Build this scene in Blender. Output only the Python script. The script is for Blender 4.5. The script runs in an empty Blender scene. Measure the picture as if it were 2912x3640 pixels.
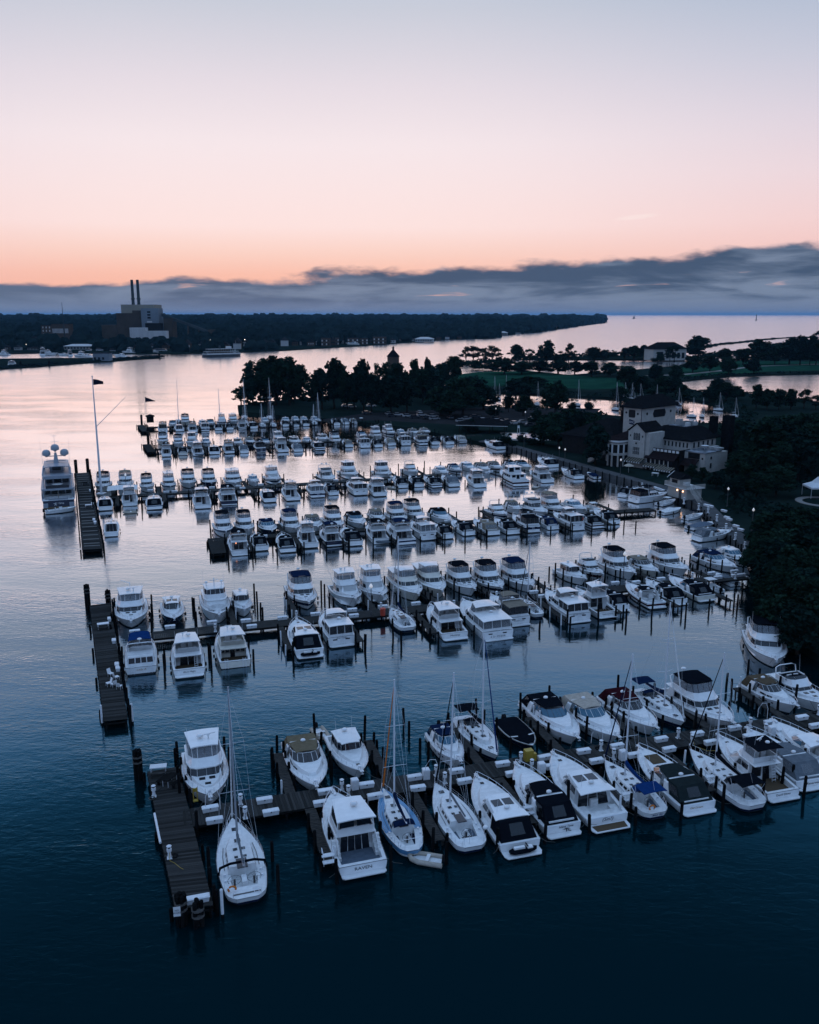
import bpy, math, random
from mathutils import Vector, Matrix
from mathutils.geometry import tessellate_polygon
R = math.radians
PI = math.pi
SC = bpy.context.scene
COL = SC.collection
random.seed(7)

# ------------------------------------------------------------------ camera
CAM_H = 45.0
cd = bpy.data.cameras.new('camera')
cam = bpy.data.objects.new('camera', cd)
COL.objects.link(cam)
cam.location = (0, 0, CAM_H)
cam.rotation_euler = (R(90 - 12.716), 0, 0)
cd.sensor_fit = 'HORIZONTAL'
cd.sensor_width = 36
cd.lens = 36 * 3111 / 2912
cd.clip_start = 1
cd.clip_end = 120000
SC.camera = cam
SC.view_settings.view_transform = 'Standard'
SC.view_settings.look = 'None'
SC.view_settings.gamma = 1
SC.view_settings.exposure = 0
SC.view_settings.use_curve_mapping = False
SC.render.engine = 'CYCLES'
cy = SC.cycles
cy.use_denoising = True
cy.max_bounces = 7
cy.diffuse_bounces = 2
cy.glossy_bounces = 3
cy.transmission_bounces = 3
cy.transparent_max_bounces = 8
cy.volume_bounces = 0
cy.sample_clamp_indirect = 4

# ------------------------------------------------------------------ sky
SUN_AZ, SUN_EL = R(-8), R(2.0)      # dawn glow a little left of the middle of the view, behind the cloud bank


def lin(r, g, b):
    f = lambda c: (c / 255 / 12.92) if c <= 10 else ((c / 255 + .055) / 1.055) ** 2.4
    return (f(r), f(g), f(b), 1)


W = bpy.data.worlds.new('World')
SC.world = W
W.use_nodes = True
nt = W.node_tree
nt.nodes.clear()


class NT:
    def __init__(s, nt): s.nt = nt
    def n(s, typ, **kw):
        nd = s.nt.nodes.new(typ)
        for k, v in kw.items(): setattr(nd, k, v)
        return nd
    def set(s, sock, v):
        if hasattr(v, 'is_output') or isinstance(v, bpy.types.NodeSocket): s.nt.links.new(v, sock)
        else: sock.default_value = v
    def m(s, op, a, b=None, c=None, clamp=False):
        nd = s.n('ShaderNodeMath', operation=op, use_clamp=clamp)
        for i, v in enumerate((a, b, c)):
            if v is not None: s.set(nd.inputs[i], v)
        return nd.outputs[0]
    def mr(s, v, a, b, c=0.0, d=1.0, interp='SMOOTHSTEP'):
        nd = s.n('ShaderNodeMapRange', interpolation_type=interp)
        for i, q in enumerate((v, a, b, c, d)): s.set(nd.inputs[i], q)
        return nd.outputs[0]
    def ramp(s, fac, pts):
        nd = s.n('ShaderNodeValToRGB')
        cr = nd.color_ramp
        cr.interpolation = 'EASE' if len(pts) < 3 else 'LINEAR'
        while len(cr.elements) < len(pts): cr.elements.new(.5)
        for e, (p, c) in zip(cr.elements, pts):
            e.position = p
            e.color = c if len(c) == 4 else (*c, 1)
        s.set(nd.inputs[0], fac)
        return nd.outputs[0]
    def mix(s, f, a, b, blend='MIX'):
        nd = s.n('ShaderNodeMix', data_type='RGBA', blend_type=blend)
        s.set(nd.inputs[0], f)
        for sock, v in ((nd.inputs[6], a), (nd.inputs[7], b)):
            s.set(sock, (*v, 1) if isinstance(v, tuple) and len(v) == 3 else v)
        return nd.outputs[2]
    def noise(s, vec, scale, detail=4, rough=.55, dist=0.0, w=None):
        nd = s.n('ShaderNodeTexNoise')
        if vec is not None: s.set(nd.inputs['Vector'], vec)
        nd.inputs['Scale'].default_value = scale
        nd.inputs['Detail'].default_value = detail
        nd.inputs['Roughness'].default_value = rough
        nd.inputs['Distortion'].default_value = dist
        return nd.outputs[0]
    def comb(s, x, y, z):
        nd = s.n('ShaderNodeCombineXYZ')
        for i, v in enumerate((x, y, z)): s.set(nd.inputs[i], v)
        return nd.outputs[0]
    def sep(s, v):
        nd = s.n('ShaderNodeSeparateXYZ')
        s.set(nd.inputs[0], v)
        return nd.outputs


g = NT(nt)
tc = g.n('ShaderNodeTexCoord')
dx, dy, dz = g.sep(tc.outputs['Generated'])
el = g.m('MULTIPLY', g.m('ARCSINE', dz), 180 / PI)             # elevation, degrees
az = g.m('MULTIPLY', g.m('ARCTAN2', dx, dy), 180 / PI)         # azimuth from the view's heading, degrees
off = g.m('ABSOLUTE', g.m('SUBTRACT', az, math.degrees(SUN_AZ)))
off = g.m('MINIMUM', off, g.m('SUBTRACT', 360.0, off))
ef = g.m('DIVIDE', g.m('MAXIMUM', el, 0.0), 90.0)
ee = lambda d: d / 90
UP = [(ee(26), (.43, .60, .93)), (ee(42), (.36, .59, 1.0)), (1, (.40, .60, .98))]
glow = g.ramp(ef, [(0, lin(255, 178, 146)), (ee(2.4), lin(254, 194, 173)), (ee(3.7), lin(254, 212, 198)), (ee(5.3), lin(255, 228, 224)), (ee(7.2), lin(252, 230, 229)),
                   (ee(10), lin(247, 232, 235)), (ee(13.2), lin(231, 221, 229)), (ee(17.4), lin(201, 205, 218))] + UP)
side = g.ramp(ef, [(0, lin(240, 186, 178)), (ee(3.4), lin(244, 198, 194)), (ee(5.4), lin(243, 208, 208)), (ee(8), lin(234, 213, 220)), (ee(11), lin(217, 208, 221)),
                   (ee(14), lin(193, 198, 216)), (ee(17.4), lin(168, 184, 208))] + UP)
back = g.ramp(ef, [(0, (.20, .27, .44)), (ee(10), (.22, .32, .55)), (ee(35), (.28, .47, .82)), (1, (.35, .60, 1.02))])
sky = g.mix(g.mr(off, 6.0, 42.0), glow, side)
sky = g.mix(g.mr(off, 42.0, 130.0), sky, back)
# cloud bank low over the horizon, thicker to the right
cv = g.comb(g.m('MULTIPLY', az, .085), g.m('MULTIPLY', el, .30), 3.7)
n1 = g.noise(cv, 1.0, 6, .52, .25)
n2 = g.noise(g.comb(g.m('MULTIPLY', az, .16), g.m('MULTIPLY', el, 1.9), 9.1), 1.0, 5, .55, .4)
n3 = g.noise(g.comb(g.m('MULTIPLY', az, .035), g.m('MULTIPLY', el, .05), 1.3), 1.0, 3, .5)
azr = g.m('MULTIPLY', az, PI / 180)
top = g.m('ADD', 2.85, g.m('MULTIPLY', g.m('SINE', azr), 2.15))
top = g.m('ADD', top, g.m('MULTIPLY', g.m('SUBTRACT', n1, .5), 2.2))
top = g.m('ADD', top, g.m('MULTIPLY', g.m('SUBTRACT', n3, .5), .8))
n5 = g.noise(g.comb(g.m('MULTIPLY', az, .27), g.m('MULTIPLY', el, .7), 2.2), 1.0, 5, .55, .2)
edge = g.m('SUBTRACT', g.m('ADD', top, g.m('MULTIPLY', g.m('SUBTRACT', n5, .5), 1.9)), el)
cf = g.mr(edge, -.20, .36)
hole = g.mr(n2, .64, .78)
hole = g.m('MULTIPLY', hole, g.mr(el, .7, 1.3))
cf = g.m('MULTIPLY', cf, g.m('SUBTRACT', 1.0, g.m('MULTIPLY', hole, .8)))
n4 = g.noise(g.comb(g.m('MULTIPLY', az, .13), g.m('MULTIPLY', el, .95), 5.3), 1.0, 5, .55, .5)
core = g.m('ADD', g.m('MULTIPLY', g.m('SUBTRACT', n4, .5), 2.6), g.m('MULTIPLY', g.m('SUBTRACT', n2, .5), 1.0))
core = g.m('ADD', core, g.mr(edge, .1, 2.4, .30, .72))
ccol = g.mix(g.mr(core, .10, .95), lin(70, 88, 114), lin(121, 136, 160))
ccol = g.mix(g.m('MULTIPLY', g.mr(az, 0.0, -26.0), .35), ccol, lin(128, 140, 164))
ccol = g.mix(g.mr(el, 1.3, .0), ccol, lin(114, 127, 154))
ccol = g.mix(g.mr(off, 60.0, 150.0), ccol, lin(60, 80, 120))
sky = g.mix(cf, sky, ccol)
# a thin bright wisp
wx = g.m('DIVIDE', g.m('SUBTRACT', az, 13.9), 1.5)
wy = g.m('DIVIDE', g.m('SUBTRACT', g.m('SUBTRACT', el, 5.75), g.m('MULTIPLY', wx, .12)), .17)
wd = g.m('ADD', g.m('MULTIPLY', wx, wx), g.m('MULTIPLY', wy, wy))
wf = g.m('MULTIPLY', g.mr(wd, 1.1, .1), g.mr(n2, .3, .6))
sky = g.mix(g.m('MULTIPLY', wf, .45), sky, lin(255, 236, 232))
nish = g.n('ShaderNodeTexSky', sky_type='NISHITA', sun_disc=False, sun_elevation=SUN_EL, sun_rotation=SUN_AZ)
bg1 = g.n('ShaderNodeBackground')
g.set(bg1.inputs[0], sky)
bg1.inputs[1].default_value = 1.0
bg2 = g.n('ShaderNodeBackground')
g.set(bg2.inputs[0], nish.outputs[0])
bg2.inputs[1].default_value = .0004
add = g.n('ShaderNodeAddShader')
g.set(add.inputs[0], bg1.outputs[0])
g.set(add.inputs[1], bg2.outputs[0])
wo = g.n('ShaderNodeOutputWorld')
g.set(wo.inputs[0], add.outputs[0])
W.cycles.sampling_method = 'MANUAL'
W.cycles.sample_map_resolution = 1024

# ------------------------------------------------------------------ sun (still veiled by the bank: weak and soft)
sd = bpy.data.lights.new('sun', 'SUN')
sd.energy = .03
sd.angle = R(35)
sd.color = (1, .72, .58)
sun = bpy.data.objects.new('sun', sd)
COL.objects.link(sun)
sun.rotation_euler = (R(90 - 4), 0, PI - SUN_AZ)

# ------------------------------------------------------------------ materials
MATS = {}


def mat(name, col, rough=.5, metal=0.0, var=.0, scale=3.0, bump=0.0, bscale=20.0, spec=.5, emit=None, estr=0.0, coat=0.0, alpha=None, rnd=0.0, col2=None, stretch=(1, 1, 1)):
    m_ = bpy.data.materials.new(name)
    m_.use_nodes = True
    k = NT(m_.node_tree)
    b = m_.node_tree.nodes['Principled BSDF']
    c = (*col, 1)
    tcn = k.n('ShaderNodeTexCoord')
    mp = k.n('ShaderNodeMapping')
    k.set(mp.inputs[0], tcn.outputs['Object'])
    mp.inputs['Scale'].default_value = stretch
    if var or rnd or col2:
        base = c
        if var or col2:
            nz = k.noise(mp.outputs[0], scale, 4, .6)
            dark = col2 if col2 else tuple(x * (1 - var) for x in col)
            base = k.mix(k.mr(nz, .32, .68), dark, col)
        if rnd:
            oi = k.n('ShaderNodeObjectInfo')
            base = k.mix(k.m('MULTIPLY', oi.outputs['Random'], 1.0), base, k.mix(1.0, base, tuple([1 - rnd] * 3), 'MULTIPLY'))
        k.set(b.inputs['Base Color'], base)
    else:
        b.inputs['Base Color'].default_value = c
    b.inputs['Roughness'].default_value = rough
    b.inputs['Metallic'].default_value = metal
    b.inputs['Specular IOR Level'].default_value = spec if rough < .7 else 0
    if coat: b.inputs['Coat Weight'].default_value = coat
    if alpha is not None: b.inputs['Alpha'].default_value = alpha
    if emit:
        b.inputs['Emission Color'].default_value = (*emit, 1)
        b.inputs['Emission Strength'].default_value = estr
    if bump:
        bn = k.n('ShaderNodeBump')
        bn.inputs['Strength'].default_value = bump
        bn.inputs['Distance'].default_value = .02
        k.set(bn.inputs['Height'], k.noise(mp.outputs[0], bscale, 3))
        k.set(b.inputs['Normal'], bn.outputs[0])
    MATS[name] = m_
    return m_


mat('gelcoat', (.80, .80, .79), .22, var=.10, scale=1.2, coat=.3, rnd=.10)
mat('deck_white', (.76, .76, .75), .5, var=.14, scale=2.2, rnd=.08)
mat('cream', (.66, .62, .54), .35, var=.12, scale=1.5)
mat('hull_blue', (.10, .27, .46), .25, var=.15, scale=1.3)
mat('hull_navy', (.012, .02, .045), .18, var=.2, scale=1)
mat('bottom_paint', (.012, .016, .024), .6, var=.3, scale=2)
mat('glass', (.008, .011, .016), .06, spec=.6)
mat('window_dark', (.008, .011, .015), .35, spec=.12)
mat('glass_blue', (.02, .10, .16), .08, spec=.6)
mat('vinyl', (.20, .22, .24), .22, alpha=.55)
mat('vinyl_dark', (.02, .025, .03), .25, alpha=.8)
mat('rub', (.05, .05, .055), .5)
mat('steel', (.72, .74, .77), .35, metal=.45)
mat('alloy', (.42, .44, .47), .4, metal=.6)
mat('mast_white', (.62, .63, .65), .4)
mat('teak', (.12, .085, .055), .7, var=.35, scale=9, stretch=(1, 12, 1))
mat('rope', (.09, .085, .08), .9)
mat('rubber', (.015, .015, .017), .7)
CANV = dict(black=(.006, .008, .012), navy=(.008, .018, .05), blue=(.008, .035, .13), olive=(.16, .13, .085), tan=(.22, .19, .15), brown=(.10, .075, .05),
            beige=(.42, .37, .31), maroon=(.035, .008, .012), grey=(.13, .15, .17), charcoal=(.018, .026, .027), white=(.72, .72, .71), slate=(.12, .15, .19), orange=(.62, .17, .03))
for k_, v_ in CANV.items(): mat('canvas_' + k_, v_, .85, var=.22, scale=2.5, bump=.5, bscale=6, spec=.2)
mat('plank_wood', (.080, .076, .072), .85, col2=(.030, .033, .033), scale=2.0, bump=.6, bscale=7, rnd=.6, stretch=(.6, 9, 1), spec=.2)
mat('dock_wood', (.072, .066, .060), .85, col2=(.028, .029, .029), scale=2.0, bump=.6, bscale=7, stretch=(1, 6, 1), spec=.2)
mat('timber_dark', (.016, .016, .016), .85, var=.4, scale=3, bump=.7, bscale=10, rnd=.3, spec=.2)
mat('pile_wood', (.014, .014, .014), .9, col2=(.006, .007, .008), scale=3, bump=.8, bscale=12, rnd=.3, stretch=(1, 1, .25), spec=.2)
mat('pvc_white', (.70, .71, .72), .45, var=.12, scale=3)
mat('box_white', (.74, .75, .76), .5, var=.12, scale=4, rnd=.1)
mat('yellow_paint', (.38, .26, .03), .5, var=.2, scale=5)
mat('red_paint', (.5, .06, .03), .5, var=.2, scale=5)
mat('orange_foam', (.55, .17, .04), .8)
mat('lettering', (.015, .015, .018), .6)
mat('lettering_gold', (.30, .16, .05), .5)
mat('lettering_white', (.75, .75, .75), .5)
mat('lamp_globe', (.8, .8, .78), .4, emit=(1, .93, .85), estr=.3)
mat('lamp_warm', (.8, .6, .4), .4, emit=(1, .55, .28), estr=7)
mat('lamp_far', (.8, .8, .8), .4, emit=(1, .9, .75), estr=5)
mat('lit_cabin', (.8, .5, .3), .4, emit=(1, .35, .15), estr=1.3)
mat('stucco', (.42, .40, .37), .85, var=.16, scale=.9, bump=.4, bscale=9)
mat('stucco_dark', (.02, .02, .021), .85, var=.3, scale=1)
mat('roof_tile', (.013, .014, .016), .85, var=.45, scale=1.4, bump=.8, bscale=3)
mat('roof_red', (.022, .016, .017), .85, var=.4, scale=1.4)
mat('roof_flat', (.26, .28, .31), .8, col2=(.06, .07, .08), scale=.5)
mat('trim_white', (.66, .66, .65), .6, var=.1)
mat('concrete', (.09, .092, .095), .9, var=.3, scale=.7, bump=.4, bscale=4)
mat('asphalt', (.03, .03, .032), .9, var=.3, scale=.3)
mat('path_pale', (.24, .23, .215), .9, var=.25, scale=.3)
mat('bark', (.035, .028, .022), .95, var=.4, scale=2, bump=.8, bscale=6)
mat('leaf', (.019, .047, .032), .75, var=.5, scale=.35, rnd=.35, spec=.15)
mat('leaf_dark', (.014, .037, .031), .75, var=.5, scale=.35, rnd=.35, spec=.15)
mat('leaf_far', (.012, .024, .026), .9, var=.5, scale=.02, spec=.1)
mat('plant_tan', (.30, .27, .22), .9, var=.15, scale=.05)
mat('plant_grey', (.20, .23, .26), .9, var=.2, scale=.05)
mat('plant_brown', (.085, .07, .058), .9, var=.3, scale=.05)
mat('plant_white', (.56, .54, .53), .9, var=.15, scale=.06, stretch=(3, 3, .3))
mat('yacht_shade_grey', (.27, .30, .34), .35, var=.1, scale=.6)  # big yacht's upperworks: their backlit shade is worked into this grey
mat('stack', (.06, .075, .08), .85, var=.3, scale=.04)
mat('brick_far', (.10, .075, .06), .9, var=.25, scale=.05)
mat('house_pale', (.50, .50, .49), .9, rnd=.6)
mat('house_roof', (.045, .045, .05), .9, rnd=.5)
mat('car_paint_pale', (.42, .43, .45), .3, coat=.5, rnd=.5)
mat('car_paint_dark', (.03, .035, .045), .3, coat=.5, rnd=.5)
mat('pool_water', (.03, .16, .30), .1)
mat('person_cloth', (.3, .3, .32), .8)
mat('tent_white', (.66, .67, .68), .7, var=.1)
mat('flag_cloth', (.012, .014, .03), .85)


def water_mat():
    m_ = bpy.data.materials.new('water')
    m_.use_nodes = True
    k = NT(m_.node_tree)
    m_.node_tree.nodes.clear()
    geo = k.n('ShaderNodeNewGeometry')
    pos = geo.outputs['Position']
    mp = k.n('ShaderNodeMapping')
    k.set(mp.inputs[0], pos)
    mp.inputs['Rotation'].default_value = (0, 0, R(24))
    mp.inputs['Scale'].default_value = (.6, 1.3, 1)
    v = mp.outputs[0]
    big = k.noise(v, .035, 2, .5)
    w1 = k.noise(v, .5, 3, .5, .6)
    w2 = k.noise(v, 1.5, 3, .6, .5)
    w3 = k.noise(v, .13, 2, .5)
    px, py, pz = k.sep(pos)
    # the open river on the left is rougher than the sheltered basins
    lee = k.m('ADD', px, k.m('MULTIPLY', py, .36))
    openw = k.mr(lee, 22.0, -12.0, .34, .62)
    amp = k.m('MULTIPLY', openw, k.mr(big, .36, .64, .35, 1.25))
    h = k.m('ADD', k.m('MULTIPLY', w1, .085), k.m('MULTIPLY', w2, .075))
    h = k.m('ADD', k.m('MULTIPLY', h, amp), k.m('MULTIPLY', w3, .06))
    bn = k.n('ShaderNodeBump')
    bn.inputs['Strength'].default_value = 1
    bn.inputs['Distance'].default_value = 1
    k.set(bn.inputs['Height'], h)
    body = k.n('ShaderNodeBsdfDiffuse')
    body.inputs[0].default_value = (.0000, .0080, .0105, 1)
    gl = k.n('ShaderNodeBsdfGlossy')
    k.set(gl.inputs['Roughness'], k.mr(py, 380.0, 620.0, .05, .17))
    k.set(gl.inputs['Normal'], bn.outputs[0])
    lw = k.n('ShaderNodeLayerWeight')
    lw.inputs['Blend'].default_value = .5
    k.set(lw.inputs['Normal'], bn.outputs[0])
    cs = k.m('SUBTRACT', 1.0, lw.outputs['Facing'])            # cosine between the wave's normal and the ray
    G = lambda q: (q, q, q)
    k.set(gl.inputs['Color'], k.ramp(cs, [(.12, (1, .975, .97)), (.25, (.92, .96, 1)), (.37, (.66, .85, 1)), (.47, (.18, .72, 1))]))
    fr = k.ramp(cs, [(0, G(1)), (.087, G(.98)), (.174, G(.93)), (.25, G(.76)), (.335, G(.38)), (.40, G(.30)), (.435, G(.175)), (.478, G(.062)), (.53, G(.022)), (.60, G(.008)), (1, G(.003))])
    mx = k.n('ShaderNodeMixShader')
    k.set(mx.inputs[0], fr)
    k.set(mx.inputs[1], body.outputs[0])
    k.set(mx.inputs[2], gl.outputs[0])
    o = k.n('ShaderNodeOutputMaterial')
    k.set(o.inputs[0], mx.outputs[0])
    MATS['water'] = m_


water_mat()


def grass_mat(name, c1, c2):
    m_ = mat(name, c1, .95, col2=c2, scale=.06, spec=.1)


grass_mat('grass', (.014, .058, .036), (.008, .036, .024))
grass_mat('soil_dark', (.012, .022, .019), (.007, .014, .013))


def haze_mat():
    m_ = bpy.data.materials.new('haze')
    m_.use_nodes = True
    t = m_.node_tree
    t.nodes.clear()
    o = t.nodes.new('ShaderNodeOutputMaterial')
    v = t.nodes.new('ShaderNodeVolumePrincipled')
    v.inputs['Color'].default_value = (.26, .62, 1, 1)
    v.inputs['Density'].default_value = 2.6e-5
    v.inputs['Anisotropy'].default_value = .2
    t.links.new(v.outputs[0], o.inputs['Volume'])
    MATS['haze'] = m_


haze_mat()


# ------------------------------------------------------------------ mesh building
class MB:
    def __init__(s):
        s.v, s.f, s.mi, s.mats = [], [], [], []
        s.cur = 0
    def use(s, m):
        if m not in s.mats: s.mats.append(m)
        s.cur = s.mats.index(m)
        return s
    def add(s, vs, fs):
        o = len(s.v)
        s.v += [tuple(p) for p in vs]
        for f in fs:
            s.f.append(tuple(i + o for i in f))
            s.mi.append(s.cur)
        return s
    def box(s, cx, cy, cz, sx, sy, sz, rz=0.0, taper=1.0):
        c, n = math.cos(rz), math.sin(rz)
        vs = []
        for z, t in ((-.5, 1), (.5, taper)):
            for x, y in ((-.5, -.5), (.5, -.5), (.5, .5), (-.5, .5)):
                X, Y = x * sx * t, y * sy * t
                vs.append((cx + X * c - Y * n, cy + X * n + Y * c, cz + z * sz))
        return s.add(vs, [(3, 2, 1, 0), (4, 5, 6, 7), (0, 1, 5, 4), (1, 2, 6, 5), (2, 3, 7, 6), (3, 0, 4, 7)])
    def bbox(s, x0, x1, y0, y1, z0, z1):
        return s.box((x0 + x1) / 2, (y0 + y1) / 2, (z0 + z1) / 2, x1 - x0, y1 - y0, z1 - z0)
    def loft(s, rings, closed=True, cap0=False, cap1=False):
        n = len(rings[0])
        vs = [p for r in rings for p in r]
        fs = []
        for i in range(len(rings) - 1):
            for j in range(n if closed else n - 1):
                k = (j + 1) % n
                fs.append((i * n + j, i * n + k, (i + 1) * n + k, (i + 1) * n + j))
        if cap0: fs.append(tuple(range(n - 1, -1, -1)))
        if cap1: fs.append(tuple((len(rings) - 1) * n + j for j in range(n)))
        return s.add(vs, fs)
    def prism(s, poly, z0, z1, top=None):
        top = top or poly
        return s.loft([[(x, y, z0) for x, y in poly], [(x, y, z1) for x, y in top]], True, True, True)
    def tube(s, pts, r, n=6, r1=None, cap=True):
        pts = [Vector(p) for p in pts]
        r1 = r if r1 is None else r1
        rings = []
        for i, p in enumerate(pts):
            d = (pts[min(i + 1, len(pts) - 1)] - pts[max(i - 1, 0)]).normalized()
            a = d.cross(Vector((0, 0, 1)) if abs(d.z) < .9 else Vector((1, 0, 0))).normalized()
            b = d.cross(a).normalized()
            rr = r + (r1 - r) * i / max(1, len(pts) - 1)
            rings.append([tuple(p + a * rr * math.cos(2 * PI * j / n) + b * rr * math.sin(2 * PI * j / n)) for j in range(n)])
        return s.loft(rings, True, cap, cap)
    def cyl(s, x, y, z0, z1, r, n=8, r1=None):
        return s.tube([(x, y, z0), (x, y, z1)], r, n, r1)
    def lathe(s, cx, cy, prof, n=10):
        rings = [[(cx + r * math.cos(2 * PI * j / n), cy + r * math.sin(2 * PI * j / n), z) for j in range(n)] for r, z in prof]
        return s.loft(rings, True, True, True)
    def ball(s, cx, cy, cz, r, n=8, m=5, sz=1.0):
        return s.lathe(cx, cy, [(max(.001, r * math.sin(PI * i / m)), cz - r * sz * math.cos(PI * i / m)) for i in range(m + 1)], n)
    def slab(s, q, th):
        """thin closed plate over the quad/polygon q, thickness th along its normal"""
        q = [Vector(p) for p in q]
        nrm = (q[1] - q[0]).cross(q[2] - q[0]).normalized()
        return s.loft([[tuple(p) for p in q], [tuple(p + nrm * th) for p in q]], True, True, True)
    def build(s, name, mats=None, parent=None, smooth=None, **props):
        me = bpy.data.meshes.new(name)
        me.from_pydata(s.v, [], s.f)
        ml = s.mats if s.mats else [mats]
        if isinstance(mats, str): ml = ml if s.mats else [mats]
        for m_ in ml: me.materials.append(MATS[m_])
        if s.mats:
            me.polygons.foreach_set('material_index', s.mi)
        if smooth:
            me.polygons.foreach_set('use_smooth', [True] * len(me.polygons))
            me.set_sharp_from_angle(angle=R(smooth))
        me.update()
        o = bpy.data.objects.new(name, me)
        COL.objects.link(o)
        if parent is not None: o.parent = parent
        for k, v in props.items(): o[k] = v
        return o


def tag(o, label=None, cat=None, group=None, kind=None):
    if label: o['label'] = label
    if cat: o['category'] = cat
    if group: o['group'] = group
    if kind: o['kind'] = kind
    return o


def empty(name, loc=(0, 0, 0), rz=0.0):
    o = bpy.data.objects.new(name, None)
    COL.objects.link(o)
    o.location = loc
    o.rotation_euler = (0, 0, rz)
    o.empty_display_size = .5
    return o


KIDS = {}


def copy_tree(o, parent=None):
    c = o.copy()
    COL.objects.link(c)
    if parent is not None: c.parent = parent
    for ch in o.children: copy_tree(ch, c)
    return c


def text(name, body, size, m_, parent, loc, rot, th=.01, shear=0.0):
    cu = bpy.data.curves.new(name, 'FONT')
    cu.body = body
    cu.size = size
    cu.align_x = 'CENTER'
    cu.align_y = 'CENTER'
    cu.extrude = th
    cu.shear = shear
    cu.resolution_u = 3
    cu.materials.append(MATS[m_])
    tmp = bpy.data.objects.new(name, cu)
    me = bpy.data.meshes.new_from_object(tmp)
    bpy.data.objects.remove(tmp)
    o = bpy.data.objects.new(name, me)
    COL.objects.link(o)
    o.parent = parent
    o.location = loc
    o.rotation_euler = rot
    return o

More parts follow.
